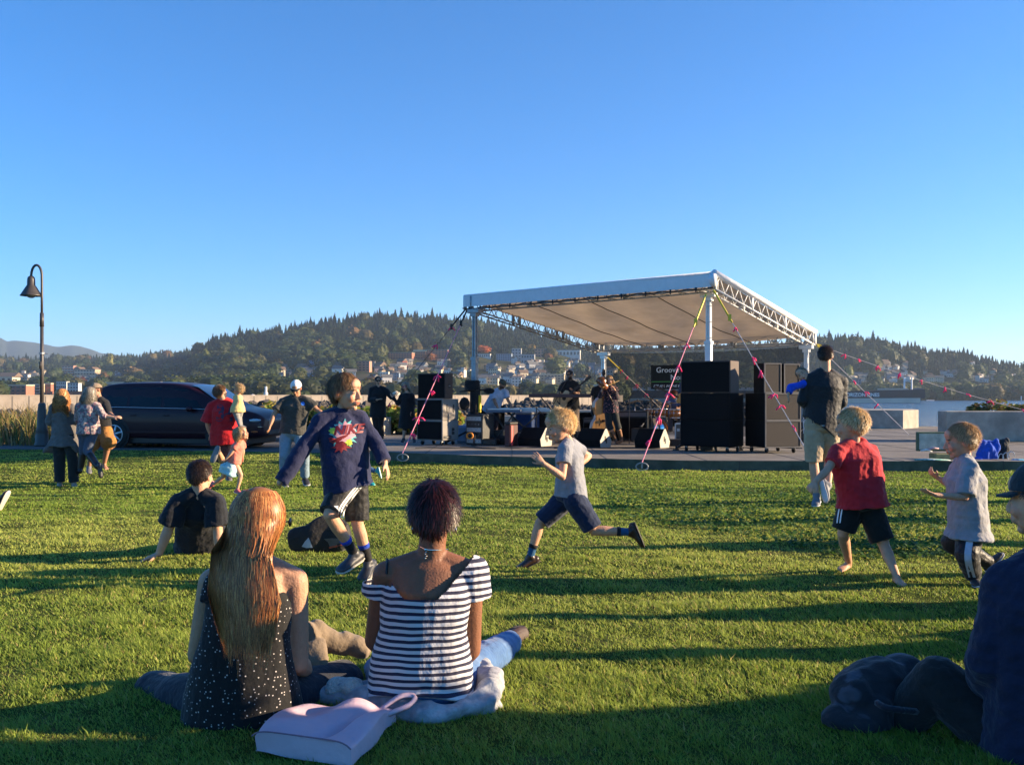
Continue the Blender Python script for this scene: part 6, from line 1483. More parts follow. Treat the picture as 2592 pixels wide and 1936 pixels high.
# ------------------------------------------------------------------ plants: reeds, shrubs
leafm = bpy.data.materials.new('leaves'); t = nt(leafm); N = t.nodes; L = t.links; out = N.new('ShaderNodeOutputMaterial'); at = N.new('ShaderNodeAttribute'); at.attribute_name = 'Col'
oi = N.new('ShaderNodeObjectInfo'); mr = N.new('ShaderNodeMapRange'); mr.inputs[3].default_value = .8; mr.inputs[4].default_value = 1.2; L.new(oi.outputs['Random'], mr.inputs[0]); vs = N.new('ShaderNodeVectorMath'); vs.operation = 'SCALE'
L.new(at.outputs[0], vs.inputs[0]); L.new(mr.outputs[0], vs.inputs['Scale'])
pb = N.new('ShaderNodeBsdfPrincipled'); pb.inputs['Roughness'].default_value = .6; pb.inputs['Specular IOR Level'].default_value = .2; tr = N.new('ShaderNodeBsdfTranslucent'); ms = N.new('ShaderNodeMixShader'); ms.inputs[0].default_value = .3
L.new(vs.outputs[0], pb.inputs[0]); L.new(vs.outputs[0], tr.inputs[0]); L.new(pb.outputs[0], ms.inputs[1]); L.new(tr.outputs[0], ms.inputs[2]); L.new(ms.outputs[0], out.inputs[0])
g = np.random.default_rng(12); n = 9000
x = g.uniform(-22, -9.2, n); y = g.uniform(25.6, 34, n); hh = (.5+.9*g.random(n))*(.7+.5*wav(np.stack([x, y, 0*x], 1), 3, 1.0))*.95; hh = np.clip(hh*.85, .1, 1.2)*np.clip((y-25.0)/2.0, .2, 1)
a = g.uniform(0, 6.28, n); w = .010+.010*g.random(n); ln = g.normal(0, .28, (n, 2))*hh[:, None]; z0 = np.full(n, -.17)
dx, dy = np.cos(a)*w, np.sin(a)*w
V = np.stack([np.stack([x-dx, y-dy, z0], 1), np.stack([x+dx, y+dy, z0], 1), np.stack([x+ln[:, 0]*.4+dx, y+ln[:, 1]*.4+dy, z0+hh*.65], 1), np.stack([x+ln[:, 0]*.4-dx, y+ln[:, 1]*.4-dy, z0+hh*.65], 1), np.stack([x+ln[:, 0]*1.1, y+ln[:, 1]*1.1, z0+hh], 1)], 1).reshape(-1, 3)
b5 = np.arange(n)[:, None]*5; pal = np.array([[.10, .15, .03], [.22, .20, .06], [.36, .25, .11], [.07, .11, .03], [.30, .17, .08]]); k = np.clip((wav(np.stack([x, y, 0*x], 1), 8, .9)*2.2+2+g.normal(0, .9, n)), 0, 4).astype(int)
tag(mk('reeds', V, [b5+np.array([[0, 1, 2, 3]]), b5+np.array([[3, 2, 4]])], leafm, cols=np.repeat(pal[k]*(.7+.6*g.random((n, 1))), 5, 0), smooth=False), 'tall green and straw coloured shore grass behind the lamp post', 'tall grass', kind='stuff')
def leafcloud(n, size, seed, flat=1.0, shell=.45, droop=0):
    g = np.random.default_rng(seed); v = g.normal(size=(n, 3)); v /= np.linalg.norm(v, axis=1)[:, None]; r = (shell+(1-shell)*g.random(n)**.5)[:, None]
    lump = 1+.28*wav(v, seed, 3.2)[:, None]; c = v*r*lump; c[:, 2] *= flat
    nn = g.normal(size=(n, 3))+v*.8; nn /= np.linalg.norm(nn, axis=1)[:, None]; t1 = np.cross(nn, A(0, 0, 1)+g.normal(size=(n, 3))*.3); t1 /= np.linalg.norm(t1, axis=1)[:, None]; t2 = np.cross(nn, t1)
    s = size*(.6+.8*g.random((n, 1))); V = np.stack([c-t1*s, c-t2*s*.6, c+t1*s, c+t2*s*.6], 1).reshape(-1, 3); Q = np.arange(n)[:, None]*4+np.array([[0, 1, 2, 3]])
    shade = np.repeat(.85+.3*g.random((n, 1)), 4, 0)*np.ones((1, 3))
    return V, Q, np.zeros((0, 3), int), shade
def shrub(c, r, col, label, seed, n=420, size=.10, group=None, flat=.75):
    V, Q, _, sh = leafcloud(n, size/r, seed, flat, .3); g = np.random.default_rng(seed); cc = np.array(col)[g.integers(0, len(col), n)]; cols = np.repeat(cc, 4, 0)*sh
    rt = empty('shrub', c, label=label, cat='shrub', group=group); mk('foliage', V*r+A(0, 0, r*.55), Q, leafm, rt, cols=cols, smooth=False)
    b = MB(); 
    for k in range(5): b.rod((0, 0, 0), (r*.5*math.cos(k*1.3), r*.5*math.sin(k*1.3), r*.8), .012, 5)
    V2, F2, _ = b.arrays(); mk('stems', V2, F2, mat('twig_brown', (.08, .05, .03)), rt); return rt
ycols = [(.20, .26, .04), (.32, .34, .06), (.12, .18, .03), (.30, .24, .05), (.40, .22, .05)]
u = 600; k = 0
while u < 1150:
    q = P(u, 1100, 29.3); r = random.Random(k).uniform(.45, .7); top = 1018 if u < 900 else 1016
    shrub((q[0], 29.3+.4*(k % 2), .14), r, ycols, 'yellow-green shrub in the planter row behind the car and the couple', 50+k, group='planter shrubs behind the car'); u += r*F/29.3*.95; k += 1
for k, (u, dd) in enumerate(((2470, 25.6), (2515, 25.5), (2560, 25.6), (2605, 25.5), (2660, 25.6))):
    q = P(u, 1100, dd); shrub((q[0], dd, .62), .30+.06*(k == 1), [(.10, .12, .035), (.16, .16, .05), (.22, .14, .06)], 'low olive shrub growing behind the right planter wall', 90+k, n=260, size=.06, group='low shrubs behind the right wall')
# ------------------------------------------------------------------ street lamp
q = P(106, 1132, 25.6); q[2] = -.17; lp = empty('street_lamp', q, label='tall grey street lamp with curved neck and bell shade by the road', cat='street lamp'); sc = 25.6/F
lm = mat('lamp_paint', (.055, .048, .045), rough=.45, var=.2, scale=6); 
b = MB(); b.lathe([(.20, 0), (.20, .06), (.175, .10), (.165, .32), (.15, .38), (.16, .40), (.13, .52), (.12, .78), (.115, .95), (.095, 1.10), (.10, 1.13), (.055, 1.2)], n=20); local(b, 'lamp_base', lm, lp, True)
b = MB(); b.tube([(0, 0, 1.1), (.0, 0, 2.2), (0, 0, 3.35)], [.052, .048, .044], 12); b.tube([(0, 0, 3.25), (0, 0, 3.62)], [.056, .05], 12); b.box((.0, -.08, 2.2), (.05, .03, .2)); local(b, 'pole', lm, lp, True)
ar = [A(0, 0, 3.5), A(.0, 0, 4.1), A(.0, 0, 4.5)]+[A(-.145+.145*math.cos(a), 0, 4.62+.30*math.sin(a)) for a in np.linspace(.15, 3.14, 10)]+[A(-.29, 0, 4.5)]
b = MB(); b.tube(ar, [.033]*len(ar), 10, side=(0, 1, 0)); local(b, 'curved_arm', lm, lp, True)
b = MB(); b.lathe([(.035, .46), (.085, .42), (.10, .36), (.105, .20), (.13, .17), (.265, -.06), (.285, -.09), (.27, -.09), (.11, .12)], (-.29, 0, 4.17), 22); sh_ = local(b, 'lamp_shade', lm, lp, True)
b = MB(); b.ell((-.29, 0, 4.09), (.12, .12, .07), 12); mk('lamp_glass', *[b.arrays()[i] for i in (0, 1)], mat=mat('frosted_glass', (.35, .35, .34), rough=.3), parent=sh_)
b = MB(); b.rod((.0, 0, 2.55), (.17, 0, 2.50), .012); b.lathe([(.075, 0), (.075, .05)], (0, 0, 2.5), 12); local(b, 'bracket', alu_d, lp)

# ------------------------------------------------------------------ car
carp = mat('car_paint', (.026, .0055, .012), rough=.4, var=.04, coat=.18, spec=.2); glassm = mat('car_glass', (.004, .005, .007), rough=.12, var=0, spec=.35); chr2 = mat('car_chrome', (.6, .6, .62), rough=.15, metal=1, var=0)
qa = P(264, 1132, 25.9); qb = P(700, 1132, 24.9); dirc = nrm(A(qb[0]-qa[0], qb[1]-qa[1], 0)); ang = math.atan2(dirc[1], dirc[0])
car = empty('parked_car', (qa[0], qa[1], -.165), rz=ang, label='dark plum station wagon with silver wheels parked behind the dancers', cat='car')
Lc = np.linalg.norm((qb-qa)[:2])
st = [0, .05, .25, .6, 1.05, 1.6, 2.2, 2.8, 3.2, 3.6, 4.0, 4.4, 4.75, 4.95, 5.05]
belt = [.86, .98, 1.04, 1.05, 1.05, 1.04, 1.03, 1.02, 1.01, 1.0, .96, .91, .85, .78, .66]
top = [.95, 1.28, 1.56, 1.69, 1.72, 1.73, 1.73, 1.70, 1.58, 1.32, 1.09, 1.03, .96, .88, .76]
hw = [.78, .86, .92, .95, .96, .97, .97, .97, .97, .97, .96, .95, .90, .80, .66]
rw = [.66, .70, .73, .75, .76, .77, .77, .76, .76, .79, .83, .82, .78, .72, .6]
bot = [.38, .32, .28, .25, .24, .23, .22, .22, .22, .22, .23, .24, .26, .30, .36]
sx = Lc/5.05; rings = []
for i, s0 in enumerate(st):
    x = s0*sx; h_, r_, tz, bz, bt_ = hw[i], rw[i], top[i], belt[i], bot[i]
    pr = [(0, bt_), (h_*.9, bt_), (h_*.985, bt_+.08), (h_, (bz+bt_)*.5), (h_*.985, bz-.06), (h_*.95, bz), (lerp(h_*.95, r_, .5), lerp(bz, tz, .52)), (r_, lerp(bz, tz, .92)), (r_*.90, tz), (0, tz+.02)]
    full = [(x, -y, z) for y, z in pr]+[(x, y, z) for y, z in pr[::-1][1:-1]]
    rings.append(full)
V = np.array(rings); nr_, mr_ = V.shape[:2]; Vf = V.reshape(-1, 3); idx = np.arange(nr_*mr_).reshape(nr_, mr_)
Qc = []; 
for i in range(nr_-1):
    for j in range(mr_): Qc.append([idx[i, j], idx[i, (j+1) % mr_], idx[i+1, (j+1) % mr_], idx[i+1, j]])
e0 = len(Vf); Vf = np.concatenate([Vf, [V[0].mean(0)], [V[-1].mean(0)]]); Tc = [[e0, idx[0, (j+1) % mr_], idx[0, j]] for j in range(mr_)]+[[e0+1, idx[-1, j], idx[-1, (j+1) % mr_]] for j in range(mr_)]
body = mk('car_body', Vf, [np.array(Qc), np.array(Tc)], carp, car); sm_ = body.modifiers.new('s', 'SUBSURF'); sm_.levels = 2; sm_.render_levels = 2
def side_pt(s0, f, sgn=-1, off=.006):
    """point on the glasshouse side: s0 along, f 0 belt .. 1 roof"""
    h_, r_, tz, bz = [np.interp(s0, st, a) for a in (hw, rw, top, belt)]
    y = lerp(h_*.945, r_*.985, f); z = lerp(bz+.02, tz-.02, f*.93); return A(s0*sx, sgn*(y+off), z)
for sgn in (-1, 1):
    for (a_, b_, c_, d_) in ((.42, .95, .60, 1.28), (1.36, 1.36, 2.28, 2.20), (2.36, 2.30, 3.50, 2.92)):
        V = []; n_ = 8
        for j in range(5):
            f = .06+.80*j/4
            for i in range(n_): V.append(side_pt(lerp(lerp(a_, b_, f), lerp(c_, d_, f), i/(n_-1)) if not (a_ == .42) else lerp(lerp(.42, .95, f), 1.28, i/(n_-1)), f, sgn, .012))
        Qs = [[j*n_+i, j*n_+i+1, (j+1)*n_+i+1, (j+1)*n_+i] for j in range(4) for i in range(n_-1)]; mk('side_window', np.array(V), np.array(Qs), glassm, car)
    b = MB(); pts = [side_pt(s0, 0.0, sgn, .022) for s0 in np.linspace(.35, 3.6, 16)]; b.tube(pts, [.010]*16, 6); local(b, 'chrome_strip', chr2, car, True)
    b = MB(); b.ell((3.15*sx, sgn*1.06, 1.03), (.09, .10, .075), 12); b.rod((3.15*sx, sgn*.93, 1.0), (3.15*sx, sgn*1.05, 1.02), .02); local(b, 'side_mirror', carp, car, True)
    for xh in (1.5, 2.45): b = MB(); b.box((xh*sx, sgn*.985, .86), (.16, .03, .03), bev=.008); local(b, 'door_handle', carp, car)
    for xw in (.98, 3.96):
        b = MB(); b.lathe([(.335, -.10), (.36, -.07), (.36, .07), (.335, .10), (.22, .10)], (xw*sx, sgn*.91, .36), 32, 'y'); wo = local(b, 'wheel', rub, car, True)
        b = MB(); c = A(xw*sx, sgn*1.012, .36); b.lathe([(.225, .0), (.245, -.02), (.255, .02), (.235, .03), (.225, .0)], c, 32, 'y', cap=False); b.ell(c+A(0, sgn*.005, 0), (.06, .03, .06), 12)
        for k in range(6):
            a = k*math.pi/3+.3; e = c+A(.235*math.cos(a), 0, .235*math.sin(a)); pd = A(-math.sin(a), 0, math.cos(a))
            b.tube([c+A(0, sgn*.012, 0), e], [.034, .024], 6)
        mk('rim', *[b.arrays()[i] for i in (0, 1)], mat=mat('rim_silver', (.68, .70, .72), rough=.35, metal=.6, var=.05), parent=wo)
        b = MB(); b.lathe([(.42, 0), (.42, .010)], (xw*sx, sgn*.966, .38), 32, 'y'); local(b, 'wheel_arch', mat('arch_dark', (.006, .004, .006), rough=.6), car)
V = []; n_ = 9
for j in range(5):
    s0 = lerp(3.02, 3.78, j/4); r_, tz = np.interp(s0, st, rw), np.interp(s0, st, top)
    for i in range(n_): V.append((s0*sx, lerp(-1, 1, i/(n_-1))*r_*.9, tz+.035-.02*abs(lerp(-1, 1, i/(n_-1)))**2))
mk('windscreen', np.array(V), np.array([[j*n_+i, j*n_+i+1, (j+1)*n_+i+1, (j+1)*n_+i] for j in range(4) for i in range(n_-1)]), mat('windscreen', (.02, .04, .08), rough=.05, var=0, coat=.8), car)
for sgn in (-1, 1):
    b = MB(); b.ell((4.78*sx, sgn*.70, .735), (.22, .17, .085), 14, np.array(Matrix.Rotation(-sgn*.55, 3, 'Z'))); hl = local(b, 'headlight', mat('headlight_glass', (.45, .50, .52), rough=.1, metal=.4, coat=1.0, var=.1), car, True)
    b = MB(); b.ell((4.8*sx, sgn*.80, .45), (.12, .08, .03), 10); local(b, 'marker_light', mat('amber_lens', (.5, .12, .02), rough=.3), car, True)
b = MB(); b.box((4.99*sx, 0, .70), (.10, .8, .16), bev=.02); local(b, 'grille', chr2, car); b = MB(); b.box((5.03*sx, 0, .42), (.05, .9, .14), bev=.02); local(b, 'lower_intake', blk_m, car)
b = MB(); b.box((4.93*sx, -.55, .57), (.16, .5, .03), bev=.01); local(b, 'bumper_trim', chr2, car)
b = MB(); b.box((2.5*sx, 0, .24), (4.3*sx, 1.7, .26), bev=.03); local(b, 'underbody_shadow', blk_m, car)  # dark box added below the car floor as the shade underneath
b = MB(); b.box((2.5*sx, -.985, .42), (3.0, .02, .05), bev=.005); local(b, 'side_trim', carp, car)

# ------------------------------------------------------------------ things on the lawn and the kerb
# pink tote bag, lying on its side; corners taken at true size on the ground
def ZB2(x, y, d): return P(500+x/2.765, 1600+y/2.765, d)
bag = []
pinkl = mat('pink_leather', (.60, .43, .49), rough=.6, var=.06, scale=8, bump=.4, bscale=18)
front = [(404, 700, 3.02), (404, 870, 2.96), (620, 900, 2.93), (1070, 925, 2.90), (1040, 830, 2.94), (980, 800, 2.96), (700, 745, 3.0)]
pr = []
gp = lambda x, y: (lambda w: w)(ZB2(x, y, 3.0))
L0, L1 = A(-.865, 3.14, .0), A(-.515, 3.02, .0); M0, M1 = A(-.80, 3.50, 0), A(-.43, 3.46, 0)
b = MB(); NN = 26; MM = 18; Vt = []
for j in range(MM+1):
    w = j/MM
    for i in range(NN+1):
        s_ = i/NN; x_ = lerp(lerp(L0, M0, w), lerp(L1, M1, w), s_); x_ = x_+A(.02*math.sin(w*3.1)*(s_-.5), 0, 0)
        zz = (.072*(1-w)**.5*(1-w*.3)+.045*w)*(1-abs(2*s_-1)**8*.30)+.02
        zz += .014*math.sin(6*s_+4*w)*min(1, w*3)-.055*math.exp(-((s_-.55-.35*w)/.06)**2)*w*(1-w)*3+.012*math.sin(13*s_-7*w)*w
        Vt.append([x_[0], x_[1], zz])
Vt = np.array(Vt); nb_ = len(Vt); Vb = Vt.copy(); Vb[:, 2] = .005
i = np.arange((NN+1)*(MM+1)).reshape(MM+1, NN+1); Qb = np.stack([i[:-1, :-1], i[:-1, 1:], i[1:, 1:], i[1:, :-1]], -1).reshape(-1, 4)
ring = list(i[0, :])+list(i[1:, -1])+list(i[-1, ::-1][1:])+list(i[::-1, 0][1:-1]); 
Qs_ = [[ring[k], ring[(k+1) % len(ring)], ring[(k+1) % len(ring)]+nb_, ring[k]+nb_] for k in range(len(ring))]
tb = empty('tote_bag', (L0+L1)/2, label='pale pink leather tote bag lying on the grass behind the seated women', cat='bag')
VV, _n, FF = remesh_np([(np.concatenate([Vt, Vb]), Qb.tolist()+Qs_+(Qb+nb_)[:, ::-1].tolist(), [])], .006, 5); VV = VV+_n*(wav(VV, 3, 18)*.009-np.abs(wav(VV, 8, 13))*.012)[:, None]
o = mk('bag_body', VV, FF, pinkl, tb, world=True)
b = MB()
top_c = Vt[i[-2, NN-3]]; top_d = Vt[i[-1, 6]]
b.tube(bez([top_c+A(0, 0, .0), top_c+A(.06, .03, .035), top_c+A(.115, .04, .035), top_c+A(.10, .0, .015), top_c+A(.02, -.05, -.005)], 5), [.011]*21, 4, side=(0, 0, 1)); b.build('strap', pinkl, tb, smooth=True)
b = MB(); b.tube([v_+A(0, -.004, .0) for v_ in Vt[i[0, :]]]+[], [.0028]*(NN+1), 5); b.build('seam', mat('seam_dark', (.28, .16, .20)), tb)
# denim jacket she sits on
dm = cloth('washed_denim', (.36, .365, .38), dirt=((.20, .22, .26), 12), var=.3, scale=30); fl = cloth('fleece', (.62, .58, .52), var=.25, scale=80, bump=1.0, bscale=90, sheen=.5)
zj = lambda x, y, d: P(800+x/2.0657, 1100+y/2.0657, d)
pr = [loft(bez([zj(20, 1395, 3.75), zj(120, 1370, 3.72), zj(250, 1390, 3.66), zj(400, 1440, 3.55), zj(560, 1470, 3.50), zj(700, 1465, 3.52), zj(830, 1430, 3.58), zj(905, 1370, 3.66), zj(900, 1260, 3.85), zj(840, 1200, 4.0)], 4),
    [.03, .05, .06, .065, .07, .075, .075, .07, .07, .065, .06, .06, .058, .055, .055, .055, .055, .055, .055, .056, .058, .06, .06, .062, .062, .065, .065, .065, .065, .062, .06, .058, .056, .05, .045, .04, .03], n=16)]
V, Nn, Fs = remesh_np(pr, .008, 2); V = V+Nn*(wav(V, 4, 24)*.024+wav(V, 6, 55)*.016-np.abs(wav(V, 9, 34))*.014)[:, None]; V[:, 2] = np.maximum(V[:, 2], .004)
dj = mk('denim_jacket', V, Fs, dm); tag(dj, 'washed grey denim jacket with fleece lining bunched under the striped top woman', 'jacket')
pr = [loft(bez([zj(60, 1380, 3.70), zj(140, 1330, 3.70), zj(230, 1345, 3.66), zj(330, 1400, 3.6), zj(420, 1430, 3.52)], 5), [.02, .03, .04, .045, .045, .045, .045, .045, .045, .042, .04, .038, .035, .033, .03, .03, .03, .028, .025, .02, .015], n=14)]; pr2 = [loft(bez([zj(770, 1200, 3.95), zj(840, 1215, 3.95), zj(880, 1290, 3.80), zj(890, 1350, 3.72)], 5), [.02, .03, .035, .04, .04, .04, .04, .04, .04, .035, .035, .03, .03, .025, .02, .015], n=14)]
for pr in (pr, pr2):
    V, Nn, Fs = remesh_np(pr, .007, 2); V = V+Nn*(wav(V, 4, 50)*.012+wav(V, 6, 120)*.005)[:, None]; mk('fleece_lining', V, Fs, fl, dj)
pr = [loft(bez([zj(330, 1610, 3.16), zj(400, 1580, 3.2), zj(440, 1560, 3.28)], 4), [.02, .035, .04, .045, .045, .045, .04, .035, .02], [.012]*9, side=(1, 0, 0))]
# black drawstring bag with pale triangle lying behind the running boy
zd = lambda x, y, d: P(560+x/5.5075, 1180+y/5.5075, d)
dbag = 7.35
pr = [loft(bez([zd(960, 1095, dbag), zd(1060, 1060, dbag), zd(1250, 1035, dbag), zd(1400, 985, dbag+.03), zd(1560, 970, dbag+.05), zd(1700, 1060, dbag+.03), zd(1740, 1110, dbag)], 4), [.04, .08, .10, .11, .12, .125, .13, .13, .14, .145, .15, .16, .165, .17, .17, .165, .16, .15, .14, .12, .10, .08, .06, .04, .02], [.06]*25, side=(0, 0, 1), n=16)]
V, Nn, Fs = remesh_np(pr, .008, 2); V = V+Nn*(wav(V, 4, 22)*.014)[:, None]; V[:, 2] = np.maximum(V[:, 2], gz(V[:, 0], V[:, 1])+.005)
db = mk('drawstring_bag', V, Fs, cloth('black_nylon', (.020, .018, .016), rough=.6)); tag(db, 'black drawstring bag with pale triangle badge lying behind the navy hoodie boy', 'bag')
bvh_ = BVHTree.FromPolygons([Vector(v) for v in V], [list(map(int, f)) for ff in Fs for f in ff])
def drape(pts, bvh, off=.004):
    out = []
    for p_ in pts:
        dr = Vector(nrm(p_-A(0, 0, CZ))); h = bvh.ray_cast(Vector(p_)-dr*.6, dr); out.append(np.array(h[0]-dr*off) if h[0] is not None else p_)
    return np.array(out)
for poly, m_, nm in (([(1215, 992), (1235, 1030), (1275, 1132), (1190, 1138), (1122, 1118), (1165, 1050)], mat('badge_grey', (.42, .45, .46)), 'badge'), ([(1430, 1010), (1540, 1000), (1660, 1010), (1700, 1075), (1600, 1110), (1510, 1115), (1490, 1060)], mat('panel_taupe', (.11, .09, .075)), 'side_panel'), ([(1500, 1122), (1600, 1100), (1715, 1078), (1722, 1098), (1610, 1125), (1505, 1145)], mat('trim_orange', (.45, .08, .03)), 'orange_trim')):
    V2, T2 = grid_shape(poly, 1); mk(nm, drape([zd(a, c, dbag) for a, c in V2], bvh_), T2, m_, db)
# dark patterned jacket/backpack beside the man at the right
zr = lambda x, y, d: P(1950+x/2.598, 1300+y/2.598, d)
pr = [sph(zr(690, 1120, 3.55), (.155, .13, .105), 18), sph(zr(560, 1180, 3.5), (.09, .10, .09), 16), sph(zr(870, 1100, 3.6), (.10, .12, .10), 16), sph(zr(700, 1330, 3.45), (.07, .08, .10), 14), sph(zr(560, 1350, 3.45), (.12, .10, .05), 14)]
V, Nn, Fs = remesh_np(pr, .009, 3); V = V+Nn*(wav(V, 14, 20)*.022+wav(V, 15, 50)*.007)[:, None]; V[:, 2] = np.maximum(V[:, 2], .004)
o = mk('backpack', V, Fs, pat('backpack_print', 'noise', (.018, .019, .024), (.06, .065, .085), k=7, thr=.6)); tag(o, 'dark patterned backpack lying beside the knee of the man at the right', 'backpack')
b = MB(); b.tube(bez([zr(700, 1240, 3.3), zr(760, 1275, 3.25), zr(860, 1290, 3.25), zr(960, 1300, 3.3)], 4), [.012]*13, 5); mk('strap', *[b.arrays()[i] for i in (0, 1)], mat=cloth('blue_strap', (.012, .014, .022)), parent=o)
# things on the kerb at the right
z5 = lambda x, y, d: P(2280+x/7.09, 1080+y/7.09, d)
dk_ = 17.9
gc = empty('guitar_case', z5(560, 580, dk_)*A(1, 1, 0)+A(0, 0, ZP), label='open green-edged instrument case with pale lining standing on the kerb', cat='instrument case')
b = MB(); c0, c1 = z5(340, 440, dk_+.2), z5(800, 90, dk_+.2); w_ = c1[0]-c0[0]; h_ = c1[2]-c0[2]; b.box(((c0[0]+c1[0])/2, dk_+.24, (c0[2]+c1[2])/2), (w_+.10, .07, h_), bev=.015); b.build('case_lid', mat('case_green', (.10, .13, .07), rough=.6), gc)
b = MB(); b.box(((c0[0]+c1[0])/2, dk_+.195, (c0[2]+c1[2])/2), (w_+.02, .03, h_-.08)); b.build('case_lining', cloth('cream_lining', (.50, .47, .38), var=.35, scale=7), gc)
b = MB(); c0 = z5(540, 590, dk_); c1 = z5(900, 470, dk_); b.box(((c0[0]+c1[0])/2, dk_-.05, (c0[2]+c1[2])/2), (c1[0]-c0[0], .3, .13), bev=.02); b.build('case_base', mat('case_straw', (.30, .24, .10), rough=.8, var=.3), gc)
for (a_, c_, col, nm, lb) in (((360, 430), (560, 445), (.62, .62, .60), 'paper_sheet', 'white sheet of paper hanging over the instrument case'), ((470, 420), (680, 390), (.5, .3, .3), 'cloth', 'pink and white cloth on the instrument case')):
    p0, p1 = z5(*a_, dk_-.1), z5(*c_, dk_-.1); V, q, t = loft([p0, lerp(p0, p1, .5)+A(0, 0, .025), p1], [.02, .05, .02], [.015, .02, .012], side=(0, 1, 0)); tag(mk(nm, V, [np.array(q), np.array(t)], cloth(nm+'_m', col)), lb, nm.split('_')[0])
p0, p1 = z5(270, 590, 17.45), z5(860, 598, 17.45); V, q, t = loft([p0, lerp(p0, p1, .5)+A(0, 0, .006), p1], [.10, .16, .08], [.012, .02, .012], side=(0, 1, 0)); tag(mk('towel', V, [np.array(q), np.array(t)], pat('towel_print', 'noise', (.55, .58, .55), (.1, .35, .28), k=12)), 'white and green towel lying flat on the kerb edge', 'towel')
pr = [loft([z5(1560, 240, dk_), z5(1570, 430, dk_), z5(1580, 640, dk_)], [.20, .22, .20], [.06, .10, .12], side=(1, 0, 0), n=18), sph(z5(1500, 600, dk_), (.2, .12, .08), 14)]
V, Nn, Fs = remesh_np(pr, .011, 2); V = V+Nn*(wav(V*A(1, 1, .5), 14, 26)*.05-np.abs(wav(V, 3, 20))*.04)[:, None]; tag(mk('draped_jacket', V, Fs, cloth('royal_blue', (.02, .09, .50))), 'bright blue jacket draped over a folding seat on the kerb', 'jacket')
pr = [sph(z5(1830, 420, dk_+.1), (.13, .12, .22), 14), sph(z5(1900, 330, dk_+.1), (.05, .06, .14), 12), sph(z5(1760, 330, dk_+.1), (.04, .05, .07), 12)]
V, Nn, Fs = remesh_np(pr, .011, 2); V = V+Nn*(wav(V, 14, 24)*.02)[:, None]; tag(mk('backpack', V, Fs, cloth('black_pack', (.02, .022, .026))), 'black backpack standing upright beside the blue jacket on the kerb', 'backpack')
pr = [loft([z5(1960, 650, 17.6), z5(2080, 620, 17.6), z5(2260, 640, 17.6)], [.08, .11, .08], [.05, .06, .05]), sph(z5(2150, 640, 17.6), (.14, .1, .06), 12)]
V, Nn, Fs = remesh_np(pr, .011, 2); V = V+Nn*(wav(V, 14, 24)*.02)[:, None]; tag(mk('towel', V, Fs, cloth('turquoise', (.01, .32, .48))), 'turquoise towel heaped on the kerb at the right', 'towel')
b = MB()
for k in range(3):
    c = z5(1800+k*90, 570-k*20, 17.7); b.tube([c+A(.05*math.cos(a)*(1+.2*k), 0, .09*math.sin(a)) for a in np.linspace(0, 4.6, 12)], [.008]*12, 5)
tag(b.build('frame_seat', mat('tube_silver', (.5, .5, .52), rough=.3, metal=.6)), 'folded seat of thin silver tubes beside the black backpack', 'folding seat')
b = MB(); b.tube([z5(1500, 680, 17.5), z5(1650, 660, 17.5), z5(1800, 730, 17.5), z5(1950, 670, 17.5)], [.02, .025, .02, .015], 6); tag(b.build('red_cloth', cloth('red_strap', (.5, .04, .04))), 'red cloth strip lying on the kerb in front of the blue jacket', 'cloth')
# ------------------------------------------------------------------ water, sea wall, ship
ZW = -3.0
wm = bpy.data.materials.new('sea_water'); t = nt(wm); N = t.nodes; L = t.links; out = N.new('ShaderNodeOutputMaterial'); pb = N.new('ShaderNodeBsdfPrincipled'); L.new(pb.outputs[0], out.inputs[0])
pb.inputs['Base Color'].default_value = (.010, .04, .09, 1); pb.inputs['Roughness'].default_value = .18; pb.inputs['IOR'].default_value = 1.33
tc = N.new('ShaderNodeTexCoord'); mp = N.new('ShaderNodeMapping'); mp.inputs['Scale'].default_value = (.5, 1, 1); n1 = N.new('ShaderNodeTexNoise'); n1.inputs['Scale'].default_value = .9; n1.inputs['Detail'].default_value = 8; n1.inputs['Roughness'].default_value = .7
bu = N.new('ShaderNodeBump'); bu.inputs['Strength'].default_value = 1; bu.inputs['Distance'].default_value = 2.2; L.new(tc.outputs['Object'], mp.inputs[0]); L.new(mp.outputs[0], n1.inputs['Vector']); L.new(n1.outputs[0], bu.inputs['Height']); L.new(bu.outputs[0], pb.inputs['Normal'])
tag(mk('sea', np.array([(-9000, 48, ZW), (9000, 48, ZW), (9000, 9500, ZW), (-9000, 9500, ZW)], float), np.array([[0, 1, 2, 3]]), wm), kind='structure')
tag(mk('sea_bed', np.array([(-9000, -2000, -5.), (9000, -2000, -5.), (9000, 9500, -5.), (-9000, 9500, -5.)], float), np.array([[0, 1, 2, 3]]), mat('sand', (.2, .16, .1))), kind='structure')
tag(mk('back_field', np.array([(-300, -400, -.3), (300, -400, -.3), (300, -29, -.3), (-300, -29, -.3)], float), np.array([[0, 1, 2, 3]]), m), kind='structure')
